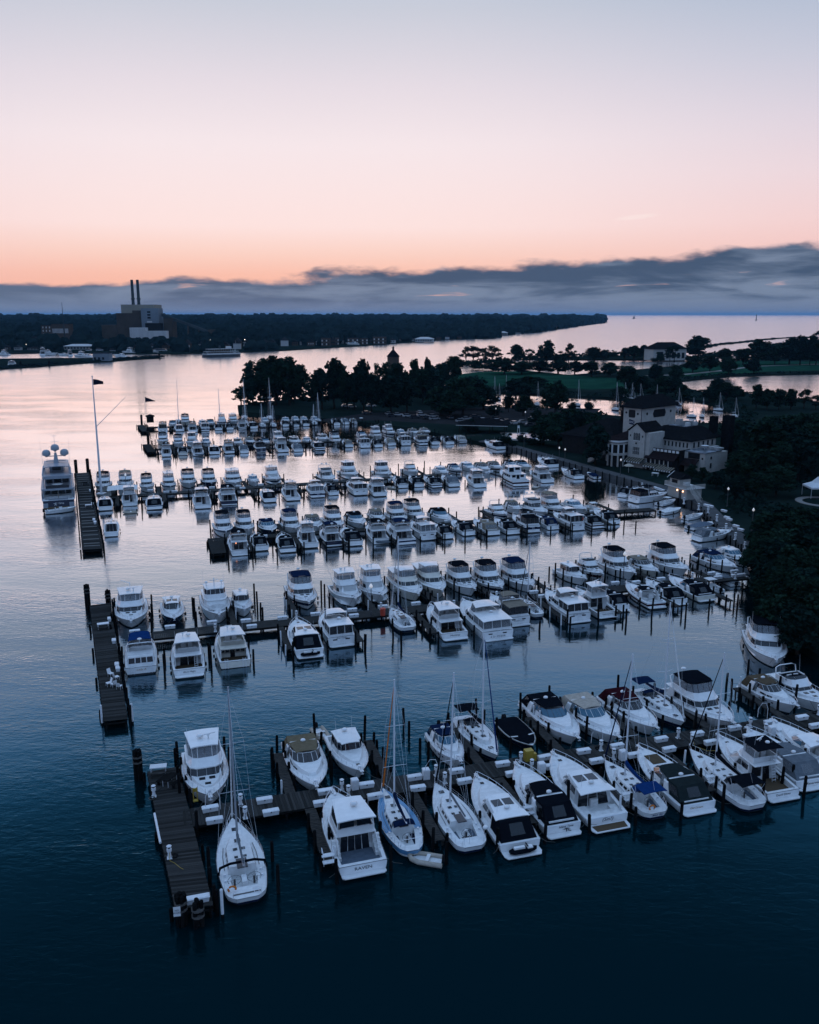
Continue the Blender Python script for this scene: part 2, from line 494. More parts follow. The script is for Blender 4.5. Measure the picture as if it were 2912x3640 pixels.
# ------------------------------------------------------------------ measured positions, metres
BOATS = [  # row, side (B bow to the viewer, S stern), kind, length, canvas, extra, x, y, heading
    (1, 'B', 'fb', 12.5, 'white', 'e', -19.92, 77.89, 197.3),
    (1, 'B', 'ex', 12.0, 'olive', '', -10.35, 80.38, 197.3),
    (1, 'B', 'hc', 10.5, 'white', 'p', -6.16, 82.26, 197.3),
    (1, 'B', 'ex', 8.6, 'navy', '', 3.99, 83.67, 197.3),
    (1, 'B', 'sl', 11.5, 'black', 'fol', 7.41, 86.38, 197.3),
    (1, 'B', 'rb', 8.5, 'black', 'w', 11.8, 87.53, 197.3),
    (1, 'B', 'ex', 12.5, 'black', '', 16.08, 89.99, 197.3),
    (1, 'B', 'ex', 12.5, 'beige', '', 20.38, 90.09, 197.3),
    (1, 'B', 'ex', 11.5, 'maroon', '', 25.11, 91.78, 197.3),
    (1, 'B', 'sl', 11.5, 'navy', 'fol', 28.81, 93.68, 197.3),
    (1, 'B', 'fb', 13.5, 'black', '', 33.55, 93.41, 197.3),
    (1, 'B', 'ex', 9.8, 'brown', '', 42.93, 96.47, 197.3),
    (1, 'B', 'fb', 12.5, 'low', '', 46.38, 97.69, 197.3),
    (1, 'S', 'sl', 13.0, 'black', 'race', -14.2, 65.05, 17.3),
    (1, 'S', 'fb', 13.2, 'white', 'raven', -5.43, 68.73, 17.3),
    (1, 'S', 'sl', 12.2, 'navy', 'bluehull', -1.11, 70.63, 17.3),
    (1, 'S', 'sl', 12.3, 'white', 'mast2', 3.98, 71.37, 17.3),
    (1, 'S', 'hc', 12.8, 'black', 'jet', 8.02, 71.97, 17.3),
    (1, 'S', 'ex', 12.2, 'black', 'palm', 12.09, 74.13, 17.3),
    (1, 'S', 'hc', 13.5, 'open', 'sin', 16.23, 75.95, 17.3),
    (1, 'S', 'sl', 11.6, 'blue', 'ring', 21.17, 76.2, 17.3),
    (1, 'S', 'ex', 12.8, 'charcoal', '', 25.22, 77.87, 17.3),
    (1, 'S', 'sl', 13.0, 'black', '', 30.6, 77.95, 17.3),
    (1, 'S', 'sf', 11.8, 'black', 'devil', 34.04, 79.88, 17.3),
    (1, 'S', 'ex', 12.3, 'grey', 'rese', 37.78, 81.97, 17.3),
    (1, 'S', 'ex', 12.0, 'white', '', 41.42, 84.25, 17.3),
    (2, 'B', 'fb', 14.0, 'white', 't', -42.21, 126.11, 197.3),
    (2, 'B', 'hc', 10.8, 'white', '', -36.0, 126.39, 197.3),
    (2, 'B', 'ph', 14.0, 'white', 'tarp', -29.81, 128.11, 197.3),
    (2, 'B', 'hc', 9.8, 'white', 'p', -26.17, 129.67, 197.3),
    (2, 'B', 'fb', 13.5, 'navy', '', -17.25, 134.31, 197.3),
    (2, 'B', 'sf', 13.0, 'clear', '', -10.08, 135.1, 197.3),
    (2, 'B', 'sf', 13.0, 'clear', '', -5.98, 136.9, 197.3),
    (2, 'B', 'ac', 13.0, 'clear', 'b', -0.38, 138.2, 197.3),
    (2, 'B', 'ac', 13.0, 'clear', 'b', 3.62, 139.9, 197.3),
    (2, 'B', 'fb', 12.2, 'black', '', 8.82, 140.57, 197.3),
    (2, 'B', 'fb', 12.2, 'black', '', 13.42, 141.47, 197.3),
    (2, 'B', 'fb', 13.0, 'navy', '', 18.42, 142.9, 197.3),
    (2, 'B', 'hc', 10.5, 'white', 'p', 28.24, 145.66, 197.3),
    (2, 'B', 'fb', 10.5, 'low', '', 31.74, 148.26, 197.3),
    (2, 'B', 'fb', 12.5, 'black', 'a', 37.08, 149.79, 197.3),
    (2, 'B', 'ex', 10.5, 'tan', '', 41.74, 150.16, 197.3),
    (2, 'B', 'fb', 13.5, 'black', 'a', 46.75, 152.21, 197.3),
    (2, 'B', 'ex', 12.5, 'navy', '', 56.08, 153.79, 197.3),
    (2, 'B', 'ex', 10.5, 'white', '', 60.44, 156.86, 197.3),
    (2, 'S', 'fb', 12.5, 'blue', 'ladya', -35.84, 109.75, 17.3),
    (2, 'S', 'fb', 13.3, 'white', 'magic', -29.54, 109.27, 17.3),
    (2, 'S', 'fb', 13.3, 'open', 'trawl', -24.34, 112.07, 17.3),
    (2, 'S', 'hc', 13.0, 'black', 'jet', -15.0, 116.15, 17.3),
    (2, 'S', 'ac', 12.5, 'white', 'ava', -10.94, 119.25, 17.3),
    (2, 'S', 'sl', 10.8, 'navy', 'plain', -1.43, 123.78, 17.3),
    (2, 'S', 'fb', 13.0, 'white', 'mustang', 4.9, 122.55, 17.3),
    (2, 'S', 'ac', 16.0, 'clear', 'major', 10.53, 123.64, 17.3),
    (2, 'S', 'ac', 12.3, 'tan', 'coastal', 14.68, 127.77, 17.3),
    (2, 'S', 'sl', 9.0, 'black', 'plain', 18.59, 129.27, 17.3),
    (2, 'S', 'ac', 13.0, 'white', 'grad', 23.8, 129.65, 17.3),
    (2, 'S', 'sf', 11.5, 'clear', 'paradox', 28.58, 130.56, 17.3),
    (2, 'S', 'ex', 9.5, 'black', '', 31.83, 133.06, 17.3),
    (2, 'S', 'ex', 11.5, 'open', '', 37.48, 135.06, 17.3),
    (2, 'S', 'ex', 11.5, 'black', '', 41.38, 136.96, 17.3),
    (2, 'S', 'ex', 12.0, 'black', '', 46.12, 138.85, 17.3),
    (2, 'S', 'cc', 6.5, 'white', '', 50.5, 140.68, 17.3),
    (2, 'S', 'rb', 7.0, 'grey', '', 54.44, 144.67, 17.3),
    (3, 'B', 'fb', 12.3, 'black', '', -39.19, 178.91, 197.3),
    (3, 'B', 'fb', 11.6, 'black', '', -34.9, 180.32, 197.3),
    (3, 'B', 'ex', 11.0, 'navy', '', -30.02, 180.37, 197.3),
    (3, 'B', 'fb', 12.5, 'navy', '', -25.32, 181.59, 197.3),
    (3, 'B', 'ex', 11.0, 'tan', '', -20.62, 183.37, 197.3),
    (3, 'B', 'fb', 12.2, 'black', '', -16.38, 184.37, 197.3),
    (3, 'B', 'ex', 12.0, 'black', '', -11.65, 186.78, 197.3),
    (3, 'B', 'ex', 10.5, 'tan', '', -7.16, 189.46, 197.3),
    (3, 'B', 'fb', 12.6, 'navy', '', -2.73, 189.83, 197.3),
    (3, 'B', 'fb', 12.8, 'black', '', 1.04, 193.42, 197.3),
    (3, 'B', 'ex', 11.8, 'black', '', 7.07, 190.2, 197.3),
    (3, 'B', 'fb', 11.0, 'low', '', 19.98, 194.37, 197.3),
    (3, 'B', 'ex', 9.0, 'tan', '', 24.34, 198.84, 197.3),
    (3, 'B', 'hc', 13.0, 'white', 'fly', 29.12, 197.7, 197.3),
    (3, 'B', 'fb', 12.5, 'tan', '', 33.38, 199.69, 197.3),
    (3, 'B', 'ex', 11.5, 'white', '', 38.81, 200.28, 197.3),
    (3, 'B', 'cc', 7.0, 'white', '', 43.19, 200.81, 197.3),
    (3, 'S', 'fb', 12.3, 'black', 'lit', -33.92, 166.67, 17.3),
    (3, 'S', 'ex', 9.8, 'black', '', -30.21, 168.98, 17.3),
    (3, 'S', 'ex', 11.3, 'black', '', -24.79, 168.38, 17.3),
    (3, 'S', 'sf', 11.2, 'clear', '', -20.88, 171.54, 17.3),
    (3, 'S', 'fb', 11.0, 'navy', '', -16.46, 172.76, 17.3),
    (3, 'S', 'ex', 12.2, 'black', '', -12.31, 173.73, 17.3),
    (3, 'S', 'fb', 12.0, 'black', 'dinghy', -7.18, 175.45, 17.3),
    (3, 'S', 'fb', 13.2, 'navy', '', -2.43, 175.43, 17.3),
    (3, 'S', 'ac', 12.2, 'clear', '', 2.29, 178.13, 17.3),
    (3, 'S', 'ex', 9.3, 'black', '', 6.65, 178.08, 17.3),
    (3, 'S', 'ex', 10.8, 'black', '', 10.87, 181.38, 17.3),
    (3, 'S', 'ex', 11.8, 'tan', '', 15.84, 181.78, 17.3),
    (3, 'S', 'ex', 10.8, 'black', '', 20.27, 182.28, 17.3),
    (3, 'S', 'ac', 12.2, 'black', '', 24.59, 184.43, 17.3),
    (3, 'S', 'ex', 9.8, 'navy', '', 29.59, 186.18, 17.3),
    (3, 'S', 'ac', 12.3, 'white', 'flag', 34.18, 186.57, 17.3),
    (3, 'S', 'ex', 10.8, 'black', '', 39.17, 187.68, 17.3),
    (3, 'S', 'ex', 11.3, 'black', '', 43.71, 191.58, 17.3),
    (4, 'B', 'fb', 12.5, 'black', '', -80.72, 226.69, 197.3),
    (4, 'B', 'fb', 12.5, 'tan', 'tarp', -75.72, 229.39, 197.3),
    (4, 'B', 'fb', 11.3, 'black', '', -68.96, 225.79, 197.3),
    (4, 'B', 'fb', 11.3, 'white', '', -63.56, 227.09, 197.3),
    (4, 'B', 'fb', 13.0, 'black', '', -59.58, 231.6, 197.3),
    (4, 'B', 'fb', 12.3, 'black', '', -53.99, 231.81, 197.3),
    (4, 'B', 'fb', 14.0, 'white', '', -47.81, 233.31, 197.3),
    (4, 'B', 'ex', 9.3, 'white', '', -42.4, 233.46, 197.3),
    (4, 'B', 'sf', 13.3, 'clear', '', -37.52, 236.42, 197.3),
    (4, 'B', 'hc', 14.0, 'white', 'fly', -22.81, 238.01, 197.3),
    (4, 'B', 'sf', 14.0, 'white', '', -17.11, 244.11, 197.3),
    (4, 'B', 'sf', 14.0, 'white', '', -7.61, 245.01, 197.3),
    (4, 'B', 'fb', 11.0, 'low', '', 0.38, 247.87, 197.3),
    (4, 'B', 'ex', 11.0, 'white', '', 9.28, 247.57, 197.3),
    (4, 'B', 'ex', 10.0, 'navy', '', 13.31, 251.05, 197.3),
    (4, 'B', 'ex', 11.3, 'white', '', 17.44, 255.69, 197.3),
    (4, 'B', 'ex', 11.3, 'tan', '', 21.54, 253.39, 197.3),
    (4, 'B', 'ex', 10.8, 'tan', '', 25.4, 254.99, 197.3),
    (4, 'B', 'ex', 10.0, 'black', '', 30.51, 257.85, 197.3),
    (4, 'B', 'ex', 10.8, 'black', '', 34.0, 257.49, 197.3),
    (4, 'S', 'hc', 10.8, 'black', '', -73.03, 205.18, 17.3),
    (4, 'S', 'sf', 11.8, 'clear', '', -68.76, 210.48, 17.3),
    (4, 'S', 'hc', 12.0, 'black', '', -61.68, 206.75, 17.3),
    (4, 'S', 'sf', 13.2, 'white', '', -50.63, 208.23, 17.3),
    (4, 'S', 'fb', 13.2, 'black', '', -45.33, 212.43, 17.3),
    (4, 'S', 'hc', 11.0, 'black', '', -35.66, 214.36, 17.3),
    (4, 'S', 'sf', 12.5, 'clear', '', -30.34, 216.75, 17.3),
    (4, 'S', 'ac', 12.3, 'clear', '', -24.52, 220.77, 17.3),
    (4, 'S', 'ex', 9.8, 'black', '', -20.71, 222.88, 17.3),
    (4, 'S', 'ac', 13.3, 'white', '', -14.24, 223.97, 17.3),
    (4, 'S', 'fb', 12.8, 'white', '', -8.88, 222.37, 17.3),
    (4, 'S', 'ex', 10.2, 'black', '', -2.86, 232.44, 17.3),
    (4, 'S', 'ex', 10.3, 'black', '', 1.33, 234.08, 17.3),
    (4, 'S', 'ex', 10.8, 'black', '', 5.77, 233.18, 17.3),
    (4, 'S', 'ex', 11.5, 'grey', '', 10.68, 234.56, 17.3),
    (4, 'S', 'fb', 12.2, 'white', '', 17.59, 234.03, 17.3),
    (4, 'S', 'ph', 17.0, 'white', '', 28.1, 238.04, 17.3),
    (4, 'S', 'fb', 13.5, 'clear', '', 36.33, 241.15, 17.3),
    (5, 'B', 'fb', 11.0, 'black', '', -87.82, 309.57, 197.3),
    (5, 'B', 'fb', 11.0, 'black', '', -80.92, 304.17, 197.3),
    (5, 'B', 'sf', 12.0, 'white', '', -76.25, 304.78, 197.3),
    (5, 'B', 'ex', 10.0, 'white', '', -71.39, 305.35, 197.3),
    (5, 'B', 'hc', 11.0, 'white', '', -60.22, 305.27, 197.3),
    (5, 'B', 'ex', 10.6, 'tan', '', -56.47, 307.9, 197.3),
    (5, 'B', 'ex', 10.6, 'black', '', -50.97, 307.4, 197.3),
    (5, 'B', 'fb', 11.0, 'white', '', -46.52, 309.57, 197.3),
    (5, 'B', 'hc', 12.3, 'white', '', -40.69, 308.91, 197.3),
    (5, 'B', 'ex', 9.5, 'white', '', -36.33, 309.55, 197.3),
    (5, 'B', 'hc', 11.8, 'white', '', -31.33, 316.9, 197.3),
    (5, 'B', 'fb', 12.0, 'black', '', -26.45, 310.98, 197.3),
    (5, 'B', 'ex', 10.6, 'black', '', -17.67, 324.9, 197.3),
    (5, 'B', 'fb', 12.0, 'white', '', -12.25, 322.88, 197.3),
    (5, 'B', 'ac', 11.0, 'clear', '', -7.52, 330.37, 197.3),
    (5, 'B', 'ex', 10.0, 'white', '', -2.99, 331.05, 197.3),
    (5, 'B', 'ex', 10.8, 'tan', '', 1.7, 332.09, 197.3),
    (5, 'B', 'ex', 10.3, 'tan', '', 6.07, 335.68, 197.3),
    (5, 'S', 'fb', 10.3, 'black', '', -79.97, 284.98, 17.3),
    (5, 'S', 'ex', 10.2, 'black', '', -75.36, 287.94, 17.3),
    (5, 'S', 'fb', 11.7, 'white', 'dinghy', -70.34, 287.14, 17.3),
    (5, 'S', 'hc', 11.7, 'black', '', -65.54, 290.24, 17.3),
    (5, 'S', 'fb', 11.2, 'tan', '', -61.08, 291.44, 17.3),
    (5, 'S', 'ex', 10.2, 'grey', '', -55.96, 292.14, 17.3),
    (5, 'S', 'ac', 10.6, 'black', '', -51.01, 294.0, 17.3),
    (5, 'S', 'sf', 12.7, 'clear', '', -43.67, 294.83, 17.3),
    (5, 'S', 'ex', 11.3, 'grey', '', -38.59, 295.78, 17.3),
    (5, 'S', 'hc', 12.0, 'black', '', -31.88, 299.25, 17.3),
    (5, 'S', 'ex', 9.8, 'tan', '', -22.11, 304.98, 17.3),
    (5, 'S', 'ac', 11.7, 'white', '', -16.54, 304.44, 17.3),
    (5, 'S', 'ex', 10.7, 'black', '', -11.92, 305.34, 17.3),
    (5, 'S', 'ex', 10.3, 'tan', '', -7.27, 309.28, 17.3),
    (5, 'S', 'ac', 11.7, 'white', '', -2.54, 309.84, 17.3),
    (5, 'S', 'ac', 11.2, 'tan', '', 3.52, 311.04, 17.3),
    (5, 'S', 'ex', 10.7, 'black', '', 8.08, 311.64, 17.3),
    (5, 'S', 'ex', 10.7, 'black', '', 13.08, 312.24, 17.3),
    (5, 'S', 'ex', 10.3, 'beige', '', 18.03, 316.28, 17.3),
    (6, 'B', 'ex', 10.3, 'black', '', -97.13, 358.18, 197.3),
    (6, 'B', 'fb', 12.0, 'black', '', -94.15, 366.88, 197.3),
    (6, 'B', 'ex', 10.0, 'white', '', -85.79, 361.65, 197.3),
    (6, 'B', 'ex', 10.3, 'black', '', -82.23, 361.48, 197.3),
    (6, 'B', 'sf', 11.5, 'clear', '', -78.09, 363.88, 197.3),
    (6, 'B', 'fb', 12.0, 'white', '', -74.35, 368.58, 197.3),
    (6, 'B', 'sl', 10.0, 'navy', 'plain', -69.29, 367.45, 197.3),
    (6, 'B', 'ex', 10.6, 'white', '', -60.87, 368.6, 197.3),
    (6, 'B', 'ex', 10.3, 'white', '', -52.53, 371.58, 197.3),
    (6, 'B', 'ex', 10.3, 'white', '', -48.63, 373.38, 197.3),
    (6, 'B', 'ex', 10.3, 'white', '', -45.03, 373.38, 197.3),
    (6, 'B', 'ex', 10.3, 'white', '', -40.23, 372.48, 197.3),
    (6, 'S', 'ac', 11.0, 'tan', '', -97.06, 342.56, 17.3),
    (6, 'S', 'hc', 11.0, 'white', '', -91.96, 347.56, 17.3),
    (6, 'S', 'fb', 11.3, 'brown', '', -86.09, 345.58, 17.3),
    (6, 'S', 'ac', 11.0, 'white', '', -81.96, 348.36, 17.3),
    (6, 'S', 'ex', 9.8, 'black', '', -77.01, 350.98, 17.3),
    (6, 'S', 'ex', 10.3, 'black', '', -72.97, 352.68, 17.3),
    (6, 'S', 'fb', 11.0, 'black', '', -68.16, 354.16, 17.3),
    (6, 'S', 'hc', 11.0, 'black', '', -64.36, 356.36, 17.3),
    (6, 'S', 'sl', 9.0, 'white', 'plain', -60.41, 358.07, 17.3),
    (6, 'S', 'sl', 8.6, 'white', 'plain', -56.06, 358.81, 17.3),
    (6, 'S', 'ex', 9.8, 'black', '', -52.01, 361.88, 17.3),
    (6, 'S', 'ex', 9.8, 'black', '', -47.81, 361.88, 17.3),
    (6, 'S', 'ex', 10.0, 'black', '', -43.93, 364.26, 17.3),
    (6, 'S', 'sl', 8.6, 'white', 'plain', -40.16, 366.71, 17.3),
    (6, 'S', 'ex', 9.8, 'black', '', -31.51, 367.18, 17.3),
    (6, 'S', 'ex', 9.8, 'grey', '', -27.61, 369.18, 17.3),
    (6, 'S', 'ex', 8.8, 'tan', '', -24.19, 370.69, 17.3),
    (6, 'S', 'rb', 7.0, 'white', '', -21.06, 380.97, 17.3),
]
SIDE_BOATS = [
    (7, 'X', 'hc', 12.8, 'black', '', 28.95, 301.05, 25.3),
    (7, 'X', 'hc', 13.0, 'black', '', 41.85, 265.55, 15.3),
    (7, 'X', 'ex', 11.5, 'black', '', 45.9, 245.75, 20.2),
    (7, 'X', 'rb', 8.0, 'navy', '', 51.9, 244.35, 11.2),
    (7, 'X', 'ac', 13.0, 'black', '', 59.8, 212.55, -61.5),
    (7, 'X', 'cc', 8.0, 'white', '', 62.55, 207.85, -50.1),
    (7, 'X', 'rb', 8.0, 'white', '', 60.7, 198.35, -58.2),
    (7, 'X', 'ex', 9.0, 'black', '', 56.3, 219.05, -44.4),
    (7, 'X', 'rb', 9.5, 'slate', '', 63.45, 184.05, -60.6),
    (7, 'X', 'ex', 11.0, 'grey', '', 62.6, 174.4, -66.4),
    (7, 'X', 'cc', 7.0, 'black', '', 64.2, 192.55, -58.6),
    (7, 'X', 'fb', 15, 'black', '', 48.43, 111.76, 168),
]
SHORE_MARINA = [(-85.6, 436.8), (-79.7, 408.3), (-57.5, 391.9), (-25.9, 372.7), (2.7, 346.1), (15.1, 323.8), (25.4, 309.0), (33.1, 301.4), (41.4, 278.9), (50.1, 258.0), (58.1, 239.0), (65.7, 221.0), (67.3, 212.8), (68.8, 201.9), (65.8, 178.4), (65.0, 161.5), (62.5, 151.3), (58.1, 141.3), (55.6, 131.8), (53.6, 117.5), (53.3, 113.7), (54.2, 108.8), (63.9, 100.6)]
SHORE_RIVER = [(799.8, 1373.3), (691.3, 1504.3), (549.7, 1334.5), (389.8, 1040.1), (334.9, 975.4), (274.6, 889.2), (260.8, 975.4), (217.4, 989.1), (163.6, 949.1), (112.5, 900.5), (65.1, 841.3), (35.7, 780.5), (9.1, 653.0), (-9.9, 556.4), (-25.3, 507.5), (-53.9, 472.8), (-73.9, 455.6), (-82.7, 448.2)]
HARBOUR = [(39.0, 500.2), (56.6, 515.1), (89.0, 491.3), (114.1, 476.1), (128.0, 457.1), (149.9, 476.1), (156.6, 442.4), (147.3, 391.9), (133.3, 361.8), (115.0, 366.7), (101.0, 371.6), (93.2, 389.7), (72.2, 413.2), (53.5, 423.4), (34.2, 436.8)]
INLET = [(186.8, 604.8), (238.9, 656.1), (315.7, 681.7), (407.7, 695.2), (254.4, 430.0), (211.9, 454.1), (207.3, 471.2), (198.1, 493.1), (191.1, 522.9), (171.9, 515.1), (170.1, 549.8)]
GREEN = [(21.1, 638.1), (54.0, 695.2), (95.6, 709.3), (123.5, 653.0), (147.8, 623.8), (134.3, 543.4), (108.8, 528.9), (86.7, 549.8), (54.0, 556.4), (24.8, 539.1)]
LAWN = [(238.9, 780.5), (312.7, 861.9), (393.3, 851.5), (436.2, 836.3), (382.2, 731.6), (331.7, 716.6), (275.1, 695.2), (226.4, 650.0), (195.9, 638.1)]
PARK_PATH = [(175.4, 653.0), (203.2, 662.3), (249.0, 709.3), (300.1, 771.9), (373.2, 807.4)]
FAR_SPIT = [(-370.1, 662.3), (-342.1, 739.3), (-319.8, 789.3), (-296.5, 856.7), (-278.6, 900.5), (-259.7, 930.3), (-288.7, 933.4), (-317.2, 930.3), (-367.9, 924.2), (-421.0, 912.2), (-488.9, 878.1)]
FAR_LAND = [(-708.5, 949.1), (-472.5, 1025.0), (-422.8, 1063.6), (-338.6, 1032.5), (-271.3, 1025.0), (-248.9, 1040.1), (-209.0, 1063.6), (-156.4, 1131.8), (-85.0, 1263.1), (-13.5, 1428.6), (65.1, 1624.8), (165.4, 1702.6), (188.2, 1908.1), (335.4, 2310.3), (555.0, 3117.3), (1034.4, 4785.2), (1225.1, 5744.2), (1178.1, 8452.1), (152.7, 11055.8), (-2507.9, 14375.5), (-6567.5, 14375.5), (-8855.9, 11977.9)]
BREAKWATER = [(359.5, 1166.8), (408.1, 1236.7), (476.0, 1364.8), (551.7, 1475.9), (623.8, 1589.0), (699.5, 1700.6), (738.1, 1741.3), (819.1, 1784.0)]
